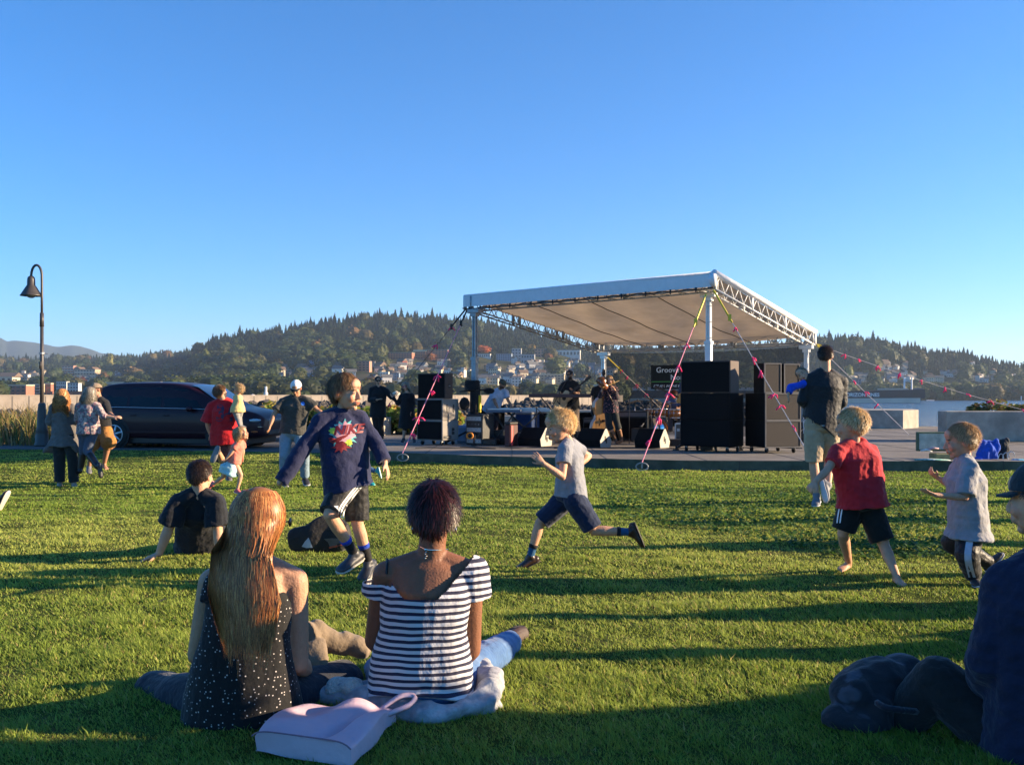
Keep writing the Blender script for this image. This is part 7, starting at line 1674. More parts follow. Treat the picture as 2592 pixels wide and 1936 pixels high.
# breakwater wall
wa, wb = P(-320, 1002, 235), P(1575, 1002, 430); wa[2] = wb[2] = 0; dr = nrm(wb-wa); Lw = np.linalg.norm(wb-wa); an_ = math.atan2(dr[1], dr[0])
rt = empty('breakwater_wall', (wa+wb)/2+A(0, 0, -3), label='long pale concrete breakwater wall made of upright panels across the water', cat='sea wall')
cw = mat('breakwater_concrete', (.30, .25, .20), rough=.9, var=.2, scale=.3, dirt=((.27, .23, .19), .12))
b = MB(); b.box((wa+wb)/2+A(0, 0, -.85), (Lw, .8, 4.3), rz=an_); b.box((wa+wb)/2+A(0, 0, 1.42)-A(-dr[1], dr[0], 0)*.02, (Lw, 1.0, .22), rz=an_); b.build('wall_panels', cw, rt)
b = MB(); nj = int(Lw/4.2)
for k in range(nj): q = lerp(wa, wb, (k+.5)/nj)-A(-dr[1], dr[0], 0)*.42; b.box(q+A(0, 0, -.9), (.28, .08, 4.1), rz=an_)
b.build('panel_joints', mat('joint_brown', (.12, .10, .08)), rt)
# ship: long hull at its berth
sd_ = 560.; hx0, hx1 = (1440-CX)/F*sd_, (2352-CX)/F*sd_
ship = empty('container_ship', ((hx0+hx1)/2, sd_+14, ZW), label='long cargo ship hull with white lettering moored across the water', cat='ship')
hull = mat('hull_grey', (.028, .026, .032), rough=.7, var=.2, scale=.08); hull2 = mat('hull_lower', (.48, .47, .40), rough=.7, var=.15, scale=.1); lets = mat('hull_letters', (.72, .70, .68), rough=.6, var=.03)
def ring(x, wdt, z0, z1): return [(x, sd_+14-wdt, z0), (x, sd_+14-wdt, z1), (x, sd_+14+wdt, z1), (x, sd_+14+wdt, z0)]
def hullpart(stn, name, m_):
    V = []; 
    for s_ in stn: V += ring(*s_)
    n_ = len(stn); Q = [[4*i+j, 4*(i+1)+j, 4*(i+1)+(j+1) % 4, 4*i+(j+1) % 4] for i in range(n_-1) for j in range(4)]+[[0, 1, 2, 3], [4*(n_-1)+3, 4*(n_-1)+2, 4*(n_-1)+1, 4*(n_-1)]]
    return mk(name, np.array(V), np.array(Q), m_, ship, smooth=False, world=True)
hullpart([(hx0, 12, ZW-.5, ZW+2.8), (hx1-30, 14, ZW-.5, ZW+2.8), (hx1-5, 13.4, ZW-.5, ZW+3.0), (hx1-2.6, .3, ZW-.5, ZW+4.2)], 'lower_hull', hull2)
hullpart([(hx0, 12.05, ZW+2.8, ZW+7.4), (hx1-34, 14.05, ZW+2.8, ZW+7.2), (hx1-2.2, 13.5, ZW+3.0, ZW+8.2), (hx1, .5, ZW+4.3, ZW+9.2)], 'upper_hull', hull)
b = MB(); g = random.Random(2)
x = hx0+3
while x < hx1-70:
    w_ = g.uniform(3, 6); b.box((x, sd_+6, ZW+7.9), (w_*.7, 3, 1.2)); b.box((x, sd_+12, ZW+8.4), (w_*.5, 3, 2.0)); x += w_*1.1
b.build('deck_gear', mat('deck_pale', (.45, .42, .38), var=.3, scale=.3), ship)
b = MB(); b.box((hx0+16, sd_+14, ZW+9), (30, 18, 4)); b.box((hx1-16, sd_+14, ZW+8.3), (14, 12, 1.0)); b.build('superstructure', mat('ship_beige', (.46, .38, .30)), ship)
for u_ in (2307, 2326):
    x = (u_-CX)/F*sd_; b = MB(); b.tube([(x, sd_+10, ZW+8), (x, sd_+10, ZW+15.6)], [.62, .5], 8); b.build('mast', mat('ship_white', (.75, .72, .72)), ship)
b = MB(); b.rod(((2300-CX)/F*sd_, sd_+10, ZW+15.5), ((2332-CX)/F*sd_, sd_+10, ZW+15.5), .12); b.build('mast_beam', mat('ship_white', (.75, .72, .72)), ship)
V, T = text_mesh('HORIZON LINES', 3.1, extrude=0, bold=.10, spacing=1.02); x1 = (2226-CX)/F*sd_; x0 = (2133-CX)/F*sd_
V = V-V.min(0); sx_ = (x1-x0)/V[:, 0].max(); W = np.stack([x0+V[:, 0]*sx_, np.full(len(V), sd_-.12-.0), ZW+3.75+V[:, 1]*.95], 1)
mk('lettering', W-np.array(ship.location), T, lets, ship, smooth=False)

b = MB(); b.tube([P(2345, 1014, 600), P(2365, 1013.5, 600)], [.5, .3], 6); tag(b.build('small_boat', mat('ship_white', (.75, .72, .72))), 'low white boat just ahead of the ship bow', 'boat')
b = MB(); q = P(2585, 1016, 500); b.rod(q, q+A(0, 0, 2.9), .25); tag(b.build('channel_marker', mat('ship_white', (.75, .72, .72))), 'thin white channel marker standing in the water at the far right', 'marker')

# ------------------------------------------------------------------ hills
rid_u = [-1500, -300, 0, 120, 271, 362, 455, 500, 534, 602, 715, 794, 853, 941, 1000, 1125, 1209, 1390, 1463, 1560, 1750, 1900, 2000, 2069, 2213, 2331, 2450, 2585, 2800, 3300, 4200]
rid_v = [900, 898, 897, 897, 897, 891, 884, 878, 856, 842, 829, 812, 803, 793, 790, 798, 808, 842, 868, 876, 880, 872, 862, 852, 858, 886, 899, 930, 945, 955, 970]
treeh = 15
DrU = [-1500, 0, 440, 520, 1500, 1900, 2100, 4200]; DrV = [2200, 2200, 2000, 1480, 1500, 1350, 1280, 1350]
DsU = [-1500, 1560, 1700, 4200]; DsV = [470, 520, 872, 872]
def terr(u, t):
    Dr = np.interp(u, DrU, DrV); Ds = np.interp(u, DsU, DsV); d = Ds+(Dr-Ds)*t
    zr = CZ-((np.interp(u, rid_u, rid_v)+treeh)-HY)/F*Dr
    prof = np.where(t <= 1, .16*t+.84*np.clip(t, 0, 1)**1.9, 1-.8*(t-1)**.8)
    z = ZW+.3+(zr-ZW-.3)*prof+ (3.0*np.sin(u*.021+t*5)*np.sin(t*17+u*.008))*np.clip(t*4, 0, 1)*np.clip((1-t)*3, .1, 1)
    return (u-CX)/F*d, d, z
us = np.arange(-1500, 4201, 18.); ts = np.concatenate([np.linspace(-.02, 1, 50), np.linspace(1.06, 1.5, 6)]); U2, T2 = np.meshgrid(us, ts)
X, Y, Z = terr(U2, T2); Z[0] = ZW-1
i = np.arange(X.size).reshape(X.shape); Q = np.stack([i[:-1, :-1], i[:-1, 1:], i[1:, 1:], i[1:, :-1]], -1).reshape(-1, 4)
tag(mk('hill_terrain', np.stack([X.ravel(), Y.ravel(), Z.ravel()], 1), Q, mat('hill_ground', (.045, .05, .022), rough=1, var=.4, scale=.02, spec=.05, dirt=((.10, .085, .05), .012))), kind='structure')
def at_uv(u, v):
    t = np.linspace(.0, 1, 240); x, y, z = terr(np.full(240, float(u)), t); vv = HY-(z-CZ)/y*F; k = int(np.argmax(vv < v)) if (vv < v).any() else 239
    return A(x[k], y[k], z[k])
mu = [-3000, -400, 0, 25, 70, 150, 380, 500, 600, 680, 740, 800, 900, 1000, 1120, 1400, 2200, 4500]; mv = [880, 868, 852, 858, 864, 862, 868, 873, 879, 880, 876, 875, 883, 893, 897, 930, 975, 995]
mu = [-3000, -700, -120, 0, 6, 16, 34, 86, 113, 136, 154, 181, 203, 226, 253, 330, 420, 700]; mv = [905, 872, 862, 855, 857, 863, 861, 866, 872, 877, 878, 873, 874, 882, 893, 903, 915, 960]
us = np.concatenate([np.arange(-3000, -150, 60.), np.arange(-150, 700, 6.)]); D1 = 6200.; V = []; 
rows = [(4300, .0), (4800, .35), (5300, .62), (5800, .86), (6200, 1.0), (6900, .5)]
for (d, f) in rows:
    zr = CZ-(np.interp(us, mu, mv)-HY)/F*6200; zz = ZW+(zr-ZW)*f+wav(np.stack([us*.05, us*0+d*.003, 0*us], 1), 3, 1.5)*18*(f if f < 1 else .35); V.append(np.stack([(us-CX)/F*d*1.0, np.full(len(us), d), zz], 1))
V = np.concatenate(V); n_ = len(us); Q = np.array([[r*n_+j, r*n_+j+1, (r+1)*n_+j+1, (r+1)*n_+j] for r in range(len(rows)-1) for j in range(n_-1)])
tag(mk('mountain', V, Q, mat('mountain_forest', (.035, .045, .03), rough=1, var=.35, scale=.006, spec=0)), kind='structure')

# ------------------------------------------------------------------ buildings
wcols = {'white': (.66, .62, .56), 'cream': (.56, .47, .34), 'tan': (.40, .30, .20), 'grey': (.30, .31, .33), 'blue': (.20, .27, .36), 'brick': (.34, .13, .08), 'pinkbrick': (.42, .20, .14), 'red': (.30, .05, .04)}
def wmat(c): return mat('wall_'+c, wcols[c], rough=.9, var=.12, scale=.4)
roofs = [mat('roof_grey', (.13, .125, .12), rough=.9, var=.2, scale=1), mat('roof_brown', (.15, .10, .07), rough=.9, var=.2, scale=1), mat('roof_green', (.10, .16, .14), rough=.8, var=.1, scale=1)]
winm = mat('window_dark', (.03, .035, .045), rough=.2, var=0, spec=.7)
_wm = None
def bldg(u0, u1, v0, v1, label, col='cream', floors=3, cols=6, d=None, roof='flat', ang=-.12, dep=None, name='building', bands=None, rc=0, winc=None):
    q = at_uv((u0+u1)/2, v1) if d is None else P((u0+u1)/2, v1, d); d = q[1]; w = (u1-u0)/F*d; h = (v1-v0)/F*d; dep = dep or min(w*.5, 16); x, y, z = q
    rt = empty(name, (x, y+dep/2, z), rz=ang, label=label, cat='building')
    b = MB(); b.box((0, 0, h/2-3), (w, dep, h+6)); local(b, 'wall', wmat(col), rt)
    if roof == 'flat': b = MB(); b.box((0, 0, h+.3), (w*1.02, dep*1.02, .7)); local(b, 'roof', wmat('cream') if rc == 'c' else roofs[rc], rt)
    elif roof == 'gable':
        b = MB(); b.prism([(-w/2*1.05, -dep/2*1.1, h), (-w/2*1.05, dep/2*1.1, h), (-w/2*1.05, 0, h+dep*.32)], (0, 0, 0), (w*1.1, 0, 0)); local(b, 'roof', roofs[rc], rt)
    elif roof == 'twin':
        b = MB(); b.box((0, 0, h+.3), (w*1.02, dep*1.02, .7))
        for s_ in (-1, 1): b.prism([(s_*w*.33-w*.14, -dep/2, h), (s_*w*.33+w*.14, -dep/2, h), (s_*w*.33, -dep/2, h+w*.11)], (0, 0, 0), (0, dep, 0))
        local(b, 'roof', roofs[rc], rt)
    wa_ = None
    for f in range(floors):
        for c in range(cols):
            cx = -w/2+w*(c+.5)/cols; cz = h*(f+.55)/floors
            if wa_ is None:
                b = MB(); b.box((0, 0, 0), (w/cols*.52, .3, h/floors*.42)); wa_ = mk('window', *[b.arrays()[i] for i in (0, 1)], mat=winc or winm, parent=rt, smooth=False, loc=(cx, -dep/2-.08, cz)); first = wa_
            else: o = first.copy(); COL.objects.link(o); o.parent = rt; o.location = (cx, -dep/2-.08, cz)
    if bands:
        for f in range(bands): b = MB(); b.box((0, -dep/2-.5, h*(f+.25)/bands), (w*.98, 1.0, h/bands*.16)); local(b, 'balcony', wmat('white'), rt)
    # sunny side wall windows
    return rt
bldg(0, 70, 976, 1003, 'red brick apartment block with cream roof band at the far left', 'brick', 3, 5, rc='c'); bldg(70, 105, 974, 1003, 'beige apartment block with balconies between two red brick blocks', 'tan', 4, 2, bands=4, rc='c')
bldg(106, 130, 972, 1003, 'narrow red brick block behind the street lamp', 'brick', 3, 2, rc='c'); bldg(-60, 36, 953, 970, 'low white house row with brown roof at the far left', 'cream', 1, 6, roof='gable', rc=1)
bldg(48, 72, 948, 962, 'white house with dark windows above the brick blocks', 'white', 2, 3, roof='gable', rc=1); bldg(142, 170, 967, 993, 'bright white building with stepped windows', 'white', 3, 5); bldg(170, 200, 970, 993, 'lower bright white building with balconies', 'white', 3, 4)
bldg(156, 188, 926, 952, 'red and white banded apartment block below the far mountain', 'pinkbrick', 4, 4, bands=4); bldg(188, 244, 935, 965, 'wide beige timber hotel with twin gables', 'tan', 4, 7, roof='twin', bands=3, rc=1)
bldg(250, 416, 969, 985, 'long low cream warehouse behind the parked car', 'cream', 1, 8, rc='c', dep=40); bldg(250, 300, 984, 1002, 'blue-grey shed with long roof above the car', 'grey', 1, 1, roof='gable'); bldg(150, 240, 993, 1003, 'low brick-red shed row beside the white buildings', 'brick', 1, 3, rc=1)
bldg(276, 322, 953, 965, 'low beige apartment row on the slope above the warehouse', 'tan', 2, 8, rc=1); bldg(889, 937, 915, 940, 'salmon brick apartment block on the hillside behind the boy in navy', 'pinkbrick', 4, 5)
bldg(772, 800, 913, 924, 'blue-grey hillside house with rows of windows', 'blue', 2, 5); bldg(982, 1045, 893, 909, 'long brick campus hall with green roof, left wing', 'brick', 3, 9, rc=2); bldg(1046, 1078, 890, 909, 'middle wing of the brick campus hall', 'brick', 3, 5, roof='gable', rc=2); bldg(1078, 1135, 886, 914, 'tall right wing of the brick campus hall', 'brick', 5, 7, rc=2)
bldg(1208, 1242, 896, 906, 'low white campus roof beside the left mast', 'white', 1, 6); bldg(1257, 1296, 896, 914, 'blue-grey glass campus building', 'blue', 4, 7); bldg(1296, 1320, 884, 914, 'tall pale campus tower block', 'grey', 4, 3, rc='c'); bldg(1320, 1354, 898, 922, 'low grey campus block with long windows', 'grey', 2, 5)
bldg(1354, 1386, 883, 905, 'square orange brick campus building', 'pinkbrick', 3, 4, rc=1); bldg(1360, 1378, 912, 926, 'small cream house below the campus', 'cream', 1, 2, rc='c'); bldg(1408, 1470, 887, 905, 'round-ended white campus hall right of the brick building', 'white', 1, 7); bldg(1362, 1430, 949, 969, 'long beige apartment block with dark bays behind the singer', 'tan', 3, 8, rc='c')
bldg(962, 984, 943, 962, 'white flat-roofed house behind the man in the black cap', 'white', 2, 3, rc='c'); bldg(985, 1011, 945, 963, 'pale blue house beside the white flat-roofed one', 'blue', 3, 4); bldg(1208, 1262, 957, 972, 'row of cream gabled townhouses beside the left mast', 'cream', 2, 8, roof='gable', rc=0); bldg(1296, 1320, 956, 978, 'tall white townhouse behind the keyboards', 'white', 3, 3, roof='gable'); bldg(1270, 1296, 946, 966, 'cream hillside townhouse above the bearded player', 'cream', 3, 3, roof='gable')
bldg(1530, 1552, 938, 955, 'white terraced houses seen beside the rear mast', 'white', 2, 3, roof='gable'); bldg(2160, 2180, 960, 973, 'pale blue house on the right shore', 'blue', 2, 3)
# harbour tank and chimney
q = P(673, 997, 440); rt = empty('silo_tower', (q[0], q[1], ZW), label='white cylindrical silo tower behind the dancing man in the cap', cat='silo'); b = MB(); b.lathe([(.95, 0), (.95, 5.8), (.6, 5.9), (.6, 8.5), (.5, 8.6)], n=18); local(b, 'silo', wmat('white'), rt, True)
q = P(640, 1006, 420); b = MB(); b.lathe([(2.0, 0), (2.0, 3.6), (1.2, 4.6), (.1, 5.0)], (q[0], q[1], ZW), 18); tag(b.build('storage_dome', wmat('white'), smooth=True), 'small pale storage dome beside the silo tower', 'dome')
q = P(1003, 1002, 400); b = MB(); b.lathe([(2.4, 0), (2.4, 3.6), (1.5, 5.6), (.1, 6.4)], (q[0], q[1], ZW), 18); tag(b.build('storage_dome', wmat('cream'), smooth=True), 'cream storage dome between the old man and the woman in the coat', 'dome')
# houses scattered over the slope
def house_proto(w, dp, h, wc, rc, tall=0):
    b = MB(); b.m = 0; b.box((0, 0, h/2-2), (w, dp, h+4)); 
    if tall: b.box((w*.3, 0, h*.5+1), (w*.45, dp*.9, h+2))
    b.m = 1; b.prism([(-w/2*1.08, -dp/2*1.12, h), (-w/2*1.08, dp/2*1.12, h), (-w/2*1.08, 0, h+dp*.42)], (0, 0, 0), (w*1.16, 0, 0))
    b.m = 2
    for k in range(int(w/2.6)):
        for f in range(max(1, int(h/3))): b.box((-w/2+1.4+k*2.6, -dp/2-.06, 1.6+f*3), (1.2, .1, 1.3))
    for f in range(max(1, int(h/3))): b.box((w/2+.05, 0, 1.6+f*3), (.1, 1.4, 1.2))
    V, Fs, mid = b.arrays(); o = mk('house', V, Fs, [wmat(wc), roofs[rc], winm], smooth=False, mid=mid); return o
hp = [house_proto(*a) for a in ((10, 8, 5.5, 'white', 0), (9, 8, 6.5, 'cream', 1), (13, 8, 5.5, 'grey', 0), (8, 7, 7.5, 'white', 1, 1), (11, 8, 6, 'blue', 0), (10, 9, 6, 'tan', 1), (12, 8, 6, 'cream', 0, 1), (8, 7, 6, 'red', 1))]
hdesc = ['white gabled house with grey roof', 'cream two-storey house with brown roof', 'long grey house with grey roof', 'tall white house with side wing', 'blue-grey gabled house', 'tan gabled house with brown roof', 'cream house with wing and grey roof', 'dark red gabled house']
g = np.random.default_rng(77); Hpos = []; used_h = [False]*8
bands = [(700, 900, 935, 962, 16), (940, 1185, 925, 972, 44), (1205, 1500, 920, 980, 64), (1480, 1640, 925, 975, 14), (0, 240, 945, 975, 34), (230, 420, 940, 966, 14), (2140, 2600, 945, 968, 46), (2140, 2300, 925, 945, 8), (1700, 2060, 930, 965, 8), (440, 700, 960, 975, 4), (2600, 2900, 955, 972, 6), (2200, 2500, 895, 930, 5)]
for (a, c, v0, v1, k_) in bands:
    reg = 'on the slope beyond the parked car' if a < 440 else 'on the right shore behind the ship' if a > 2100 else 'on the town slope behind the stage' if a > 1190 else 'on the town slope left of the stage'
    for _ in range(k_):
        u, v = g.uniform(a, c), g.uniform(v0, v1); q = at_uv(u, v); w = int(g.choice(8, p=[.26, .18, .12, .14, .09, .08, .10, .03])); lb = f'{hdesc[w]} {reg}'; rz = g.uniform(-.7, .7)
        if not used_h[w]: o = hp[w]; used_h[w] = True; o.location = tuple(q); o.rotation_euler = (0, 0, rz)
        else: o = dup(hp[w], loc=q, rz=rz, scale=float(g.uniform(.5, .9)))
        tag(o, lb, 'house', f'{hdesc[w]}s {reg}'.replace('houses', 'house')); Hpos.append((u, q[1]))
for w in range(8):
    if not used_h[w]: bpy.data.objects.remove(hp[w])
Hpos = np.array(Hpos)
# ------------------------------------------------------------------ trees
def conifer(seed, layers=7, n=9):
    g = np.random.default_rng(seed); V = []; T = []
    for l in range(layers):
        z0 = .08+.86*l/layers; r = (1-l/layers)**.85*.20+.012; zt = z0+.30*(1-.5*l/layers); o = len(V); V.append((g.normal(0, .01), g.normal(0, .01), min(zt, 1.0) if l < layers-1 else 1.05))
        for k in range(n*2):
            a = 6.283*k/(n*2)+l*.4; rr = r*(1.15 if k % 2 else .55)*g.uniform(.7, 1.25); V.append((rr*math.cos(a), rr*math.sin(a), z0-(.05 if k % 2 else 0)*g.uniform(.3, 1.3)))
        for k in range(n*2): T.append((o, o+1+k, o+1+(k+1) % (n*2)))
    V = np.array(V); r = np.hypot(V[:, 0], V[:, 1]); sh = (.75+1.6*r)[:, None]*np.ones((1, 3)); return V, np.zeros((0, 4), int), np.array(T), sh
def broad(seed, n=110, tall=1.0):
    V, Q, T, sh = leafcloud(n, .15, seed, 1.0, .72); g = np.random.default_rng(seed)
    SV, q, t = sphere(10); SV = SV*(.80+.16*g.random((len(SV), 1))); o = len(V); V = np.concatenate([V, SV]); Q = np.concatenate([Q, np.array(q)+o]); T = np.array(t)+o; sh = np.concatenate([sh, np.full((len(SV), 3), .8)])
    V = V*A(.5, .5, .5*tall)+A(0, 0, .5*tall+.05); return V, Q, T, sh
conP = [conifer(k) for k in range(5)]; brP = [broad(k+20) for k in range(6)]
GREENC = np.array([[.010, .034, .020], [.016, .042, .024], [.008, .026, .018], [.024, .050, .024]])
BROADC = np.array([.80, .86, .95])*np.array([[.035, .055, .018], [.05, .072, .02], [.045, .06, .02], [.07, .085, .024], [.085, .09, .026], [.11, .10, .03], [.13, .095, .032], [.16, .085, .03], [.21, .085, .025]])
fm = leafm
g = np.random.default_rng(99)
def scatter(n, ulo, uhi, tlo, thi, pw=1.0):
    u = g.uniform(ulo, uhi, n); t_ = tlo+(thi-tlo)*g.random(n)**pw; x, y, z = terr(u, t_); return u, t_, np.stack([x, y, z], 1)
def clear(u, y, du=12, dy=95):
    ok = np.ones(len(u), bool)
    for hu, hy in Hpos: ok &= ~((np.abs(u-hu) < du) & (y > hy-dy-30) & (y < hy+8))
    for bu0, bu1, by in BB: ok &= ~((u > bu0-6) & (u < bu1+6) & (y > by-300) & (y < by+22))
    return ok
BB = []
for o in bpy.data.objects:
    if o.parent is None and o.name.startswith('building'):
        uu = CX+o.location[0]/o.location[1]*F; w = o.children[0].dimensions[0] if o.children else 20; ww = max(v.co.x for v in o.children[0].data.vertices); BB.append((uu-ww/o.location[1]*F, uu+ww/o.location[1]*F, o.location[1]))
# far conifer slope
NT = TREE_N
u, t_, pos = scatter(int(NT*.62), -700, 3300, .36, 1.04, .8)
fr = wav(np.stack([u*.02, t_*9, 0*u], 1), 6, 1.2); keep = (.8*fr+1.7*(t_-.64)+.28*(u > 780) > 0) & clear(u, pos[:, 1]); u, t_, pos = u[keep], t_[keep], pos[keep]
h = g.uniform(9, 17, len(u))*np.where(g.random(len(u)) < .08, 1.35, 1)*np.interp(u, [0, 440, 520], [1.0, 1.0, 1.0]); pos[:, 2] -= 1
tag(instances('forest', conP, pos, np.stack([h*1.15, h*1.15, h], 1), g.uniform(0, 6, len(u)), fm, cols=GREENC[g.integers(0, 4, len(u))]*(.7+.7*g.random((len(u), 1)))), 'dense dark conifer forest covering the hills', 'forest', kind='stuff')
u, t_, pos = scatter(int(NT*.52), -700, 3300, .0, .97, 1.0)
fr = wav(np.stack([u*.02, t_*9, 0*u], 1), 6, 1.2); keep = ((.8*fr+1.7*(t_-.64)+.28*(u > 780) <= .10) | (g.random(len(u)) < .10)) & clear(u, pos[:, 1]) & (g.random(len(u)) < np.interp(t_, [0, .1, .45, .6], [1, .75, .75, 1])); u, t_, pos = u[keep], t_[keep], pos[keep]
h = g.uniform(8, 17, len(u))*np.interp(t_, [0, .3, .6, 1], [.9, .85, 1.2, 1.25])*np.where((u > 1190) & (u < 1650) & (t_ < .5), .8, 1); pos[:, 2] -= 1.0
ci = np.clip((wav(np.stack([u*.03, t_*14, 0*u], 1), 12, 1.4)*2.5+2.8+g.normal(0, 1.7, len(u))), 0, 8).astype(int)
tag(instances('woodland', brP, pos, np.stack([h*1.15, h*1.15, h], 1), g.uniform(0, 6, len(u)), fm, cols=BROADC[ci]*(.6+.75*g.random((len(u), 1)))), 'autumn woodland of broadleaf trees between the houses on the slopes', 'woodland', kind='stuff')
# individual trees: skyline conifers
bark = mat('bark', (.06, .045, .03), rough=1, var=.2)
def tree_proto(pr, col, name, trunk=True):
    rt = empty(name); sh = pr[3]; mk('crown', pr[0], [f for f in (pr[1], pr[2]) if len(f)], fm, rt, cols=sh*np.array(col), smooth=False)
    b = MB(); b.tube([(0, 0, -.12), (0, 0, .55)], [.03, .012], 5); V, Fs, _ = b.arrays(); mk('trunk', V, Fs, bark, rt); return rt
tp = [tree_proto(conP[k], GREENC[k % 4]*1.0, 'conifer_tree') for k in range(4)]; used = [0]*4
for k in range(95):
    u = g.uniform(500, 1230) if k < 52 else g.uniform(2065, 2640) if k < 88 else g.uniform(1240, 1420); x, y, z = terr(np.array([u]), np.array([g.uniform(.93, 1.0)])); hh = g.uniform(11, 19); w = k % 4
    o = tp[w] if not used[w] else dup(tp[w]); used[w] = 1; o.location = (float(x[0]), float(y[0]), float(z[0])-1); o.scale = (hh*1.0, hh*1.0, hh); o.rotation_euler = (0, 0, g.uniform(0, 6))
    rg = 'left hill' if u < 1500 else 'right hill'; tag(o, f'tall dark conifer standing on the skyline of the {rg}', 'conifer', f'skyline conifers of the {rg}')
# shoreline trees of the right shore and the belt behind the breakwater
bc = [(.12, .115, .04), (.16, .14, .05), (.09, .10, .035), (.17, .12, .045), (.20, .12, .04), (.11, .13, .045)]
tb_ = [tree_proto(broad(60+k, 170), bc[k], 'broadleaf_tree') for k in range(6)]; used = [0]*6; nm = ['olive', 'yellow-green', 'green', 'tan', 'orange-brown', 'light green']
for k in range(150):
    if k < 70: u = g.uniform(2300, 2700) if k > 8 else g.uniform(2100, 2300); t0 = g.uniform(.01, .14); hh = g.uniform(11, 17); rg = 'along the right shore'
    else: u = g.uniform(560, 1560); t0 = g.uniform(.01, .12); hh = g.uniform(7, 11); rg = 'behind the breakwater wall'
    x, y, z = terr(np.array([u]), np.array([t0])); w = int(g.integers(0, 6)); o = tb_[w] if not used[w] else dup(tb_[w]); used[w] = 1
    o.location = (float(x[0]), float(y[0]), float(z[0])-.8); o.scale = (hh*1.0, hh*1.0, hh); o.rotation_euler = (0, 0, g.uniform(0, 6)); tag(o, f'{nm[w]} leafy tree {rg}', 'tree', f'{nm[w]} trees {rg}')
# single trees that stand out
def special(u, v, h, wd, col, label, n=240, kind='b', name='broadleaf_tree', back=0):
    q = at_uv(u, v); q[1] -= 12; pr = broad(int(u), n, 1.0) if kind == 'b' else broad(int(u), n, 1.0); s = q[1]/F; rt = tree_proto(pr, col, name); rt.location = tuple(q); rt.scale = (wd*s, wd*s, h*s); tag(rt, label, 'tree')
special(286, 945, 46, 17, (.24, .22, .06), 'tall narrow yellow poplar standing above the long warehouse', name='poplar_tree'); special(530, 928, 42, 19, (.15, .17, .05), 'tall light green poplar at the left foot of the hill', name='poplar_tree')
special(222, 985, 30, 20, (.14, .03, .02), 'dark red tree in front of the timber hotel'); special(1222, 897, 20, 44, (.35, .09, .02), 'round orange-red tree beside the left canopy mast'); special(1342, 890, 16, 30, (.30, .20, .05), 'golden tree behind the campus roofs'); special(1388, 918, 22, 24, (.22, .09, .03), 'rust-coloured tree in front of the orange brick building')
special(550, 942, 14, 40, (.34, .13, .03), 'orange tree near the foot of the hill left of the poplar'); special(805, 905, 42, 30, (.24, .12, .04), 'large orange-brown tree halfway up the hill'); special(750, 873, 22, 34, (.16, .12, .04), 'golden brown tree high on the hill'); special(852, 942, 32, 14, (.17, .17, .06), 'slim yellow-green poplar left of the salmon brick block', name='poplar_tree'); special(870, 940, 32, 15, (.14, .15, .05), 'second slim poplar beside the salmon brick block', name='poplar_tree')
special(1405, 948, 40, 62, (.10, .12, .04), 'broad dark olive tree above the long beige apartment block'); special(2140, 960, 34, 22, (.20, .20, .05), 'yellow-green tree on the right shore beside the man in black'); special(1090, 915, 20, 34, (.26, .10, .04), 'rust tree in front of the brick campus hall'); special(350, 968, 36, 60, (.17, .115, .05), 'wide brown autumn tree above the warehouse end'); special(405, 972, 36, 60, (.06, .08, .03), 'broad dark green tree right of the warehouse')
special(445, 985, 30, 56, (.16, .13, .045), 'brownish yellow tree right of the warehouse above the car roof')
# ------------------------------------------------------------------ haze
b = MB(); b.box((0, 4650, 230), (17000, 9500, 480)); V, Fs, _ = b.arrays(); V[:, 2] = np.where(V[:, 2] < 0, -6.5, V[:, 2])
hm = bpy.data.materials.new('haze_air'); t = nt(hm); out = t.nodes.new('ShaderNodeOutputMaterial'); pv = t.nodes.new('ShaderNodeVolumePrincipled'); pv.inputs['Color'].default_value = (.60, .78, 1, 1); pv.inputs['Density'].default_value = HAZE; pv.inputs['Anisotropy'].default_value = .2
t.links.new(pv.outputs[0], out.inputs['Volume'])
if HAZE > 0: tag(mk('haze', V, Fs, hm, smooth=False), 'thin blue afternoon haze over the bay and hills', 'haze', kind='stuff')
# ------------------------------------------------------------------ unseen spectators added outside the right edge to cast long shadows over the lawn
def off(src, x, y, rz, lab, s=1.0):
    c = dup(src.o, loc=(x, y, float(gz(x, y))), rz=rz, scale=s); c['label'] = lab; c['group'] = 'unseen shadow-casting spectators beyond the right edge'; return c
for k, (src, x, y, rz, s) in enumerate(((RIGHTMAN, 2.75, 3.42, .25, 1.0), (RIGHTMAN, 2.5, 2.42, .1, 1.05), (RIGHTMAN, 3.9, 2.55, .2, 1.05), (RIGHTMAN, 4.6, 3.75, .5, 1.0), (RIGHTMAN, 4.35, 4.55, -.3, .95), (RIGHTMAN, 5.2, 5.35, .6, 1.0), (RIGHTMAN, 6.9, 6.5, 0, 1.0), (JACKETMAN, 3.15, 3.20, .4, 1.0), (JACKETMAN, 2.7, 2.72, -.5, 1.0), (JACKETMAN, 4.4, 3.0, 1.2, 1.0), (NAVYBOY, 6.3, 7.9, 1.0, 1.1), (NAVYBOY, 7.9, 9.6, -1.0, 1.2), (NAVYBOY, 8.6, 11.6, 2.0, 1.25))):
    off(src, x, y, rz, 'unseen spectator added outside the right edge to shade the lawn', s)
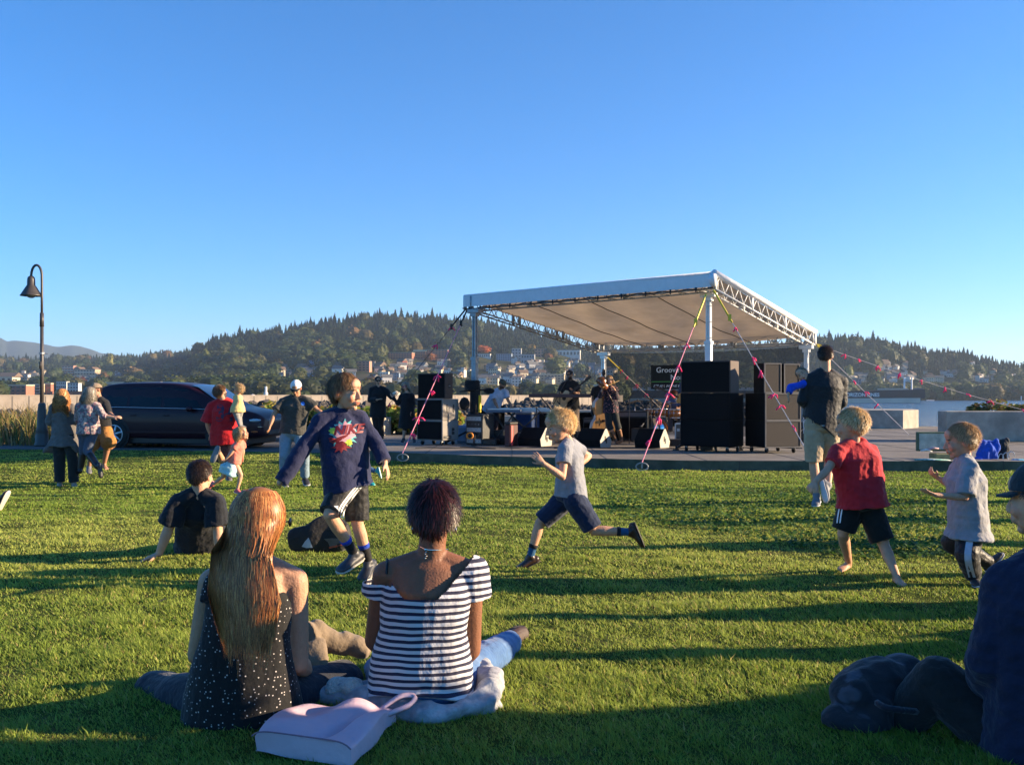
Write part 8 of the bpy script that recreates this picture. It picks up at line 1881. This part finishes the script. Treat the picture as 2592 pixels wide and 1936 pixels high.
# ------------------------------------------------------------------ camera, light, sky
cam = bpy.data.cameras.new('camera'); co = bpy.data.objects.new('camera', cam); COL.objects.link(co)
cam.sensor_width = 36; cam.lens = F/2592*36; cam.shift_y = 34/2592.; cam.clip_end = 20000; cam.clip_start = .1
co.location = (0, 0, CZ); co.rotation_euler = (R(90), 0, 0); SC.camera = co
SUN_EL = R(13.5); SUN_AZ = R(87)      # azimuth measured from +Y towards +X
sv = Vector((math.sin(SUN_AZ)*math.cos(SUN_EL), math.cos(SUN_AZ)*math.cos(SUN_EL), math.sin(SUN_EL)))
sl = bpy.data.lights.new('sun', 'SUN'); sl.energy = 4.9; sl.angle = R(.53); sl.color = (1.0, .77, .50)
so = bpy.data.objects.new('sun', sl); COL.objects.link(so); so.rotation_euler = sv.to_track_quat('Z', 'Y').to_euler()
w = bpy.data.worlds.new('World'); SC.world = w; w.use_nodes = True; t = w.node_tree; t.nodes.clear()
sk = t.nodes.new('ShaderNodeTexSky'); sk.sky_type = 'NISHITA'; sk.sun_disc = False; sk.sun_elevation = SUN_EL; sk.sun_rotation = SUN_AZ
sk.air_density = .8; sk.dust_density = 0.0; sk.ozone_density = 6.0; sk.altitude = 0
hs_ = t.nodes.new('ShaderNodeHueSaturation'); hs_.inputs['Saturation'].default_value = SAT if 'SAT' in globals() else 1.13
hs_.inputs['Hue'].default_value = .500; gn = t.nodes.new('ShaderNodeGamma'); gn.inputs[1].default_value = .95
bg = t.nodes.new('ShaderNodeBackground'); bg.inputs[1].default_value = .094
ow = t.nodes.new('ShaderNodeOutputWorld'); t.links.new(sk.outputs[0], gn.inputs[0]); t.links.new(gn.outputs[0], hs_.inputs['Color']); t.links.new(hs_.outputs[0], bg.inputs[0]); t.links.new(bg.outputs[0], ow.inputs[0])
SC.view_settings.view_transform = 'Standard'; SC.view_settings.look = 'None'; SC.view_settings.exposure = 1.72; SC.view_settings.gamma = 1.0
SC.render.engine = 'CYCLES'; SC.cycles.max_bounces = 6; SC.cycles.volume_bounces = 0; SC.cycles.use_denoising = True
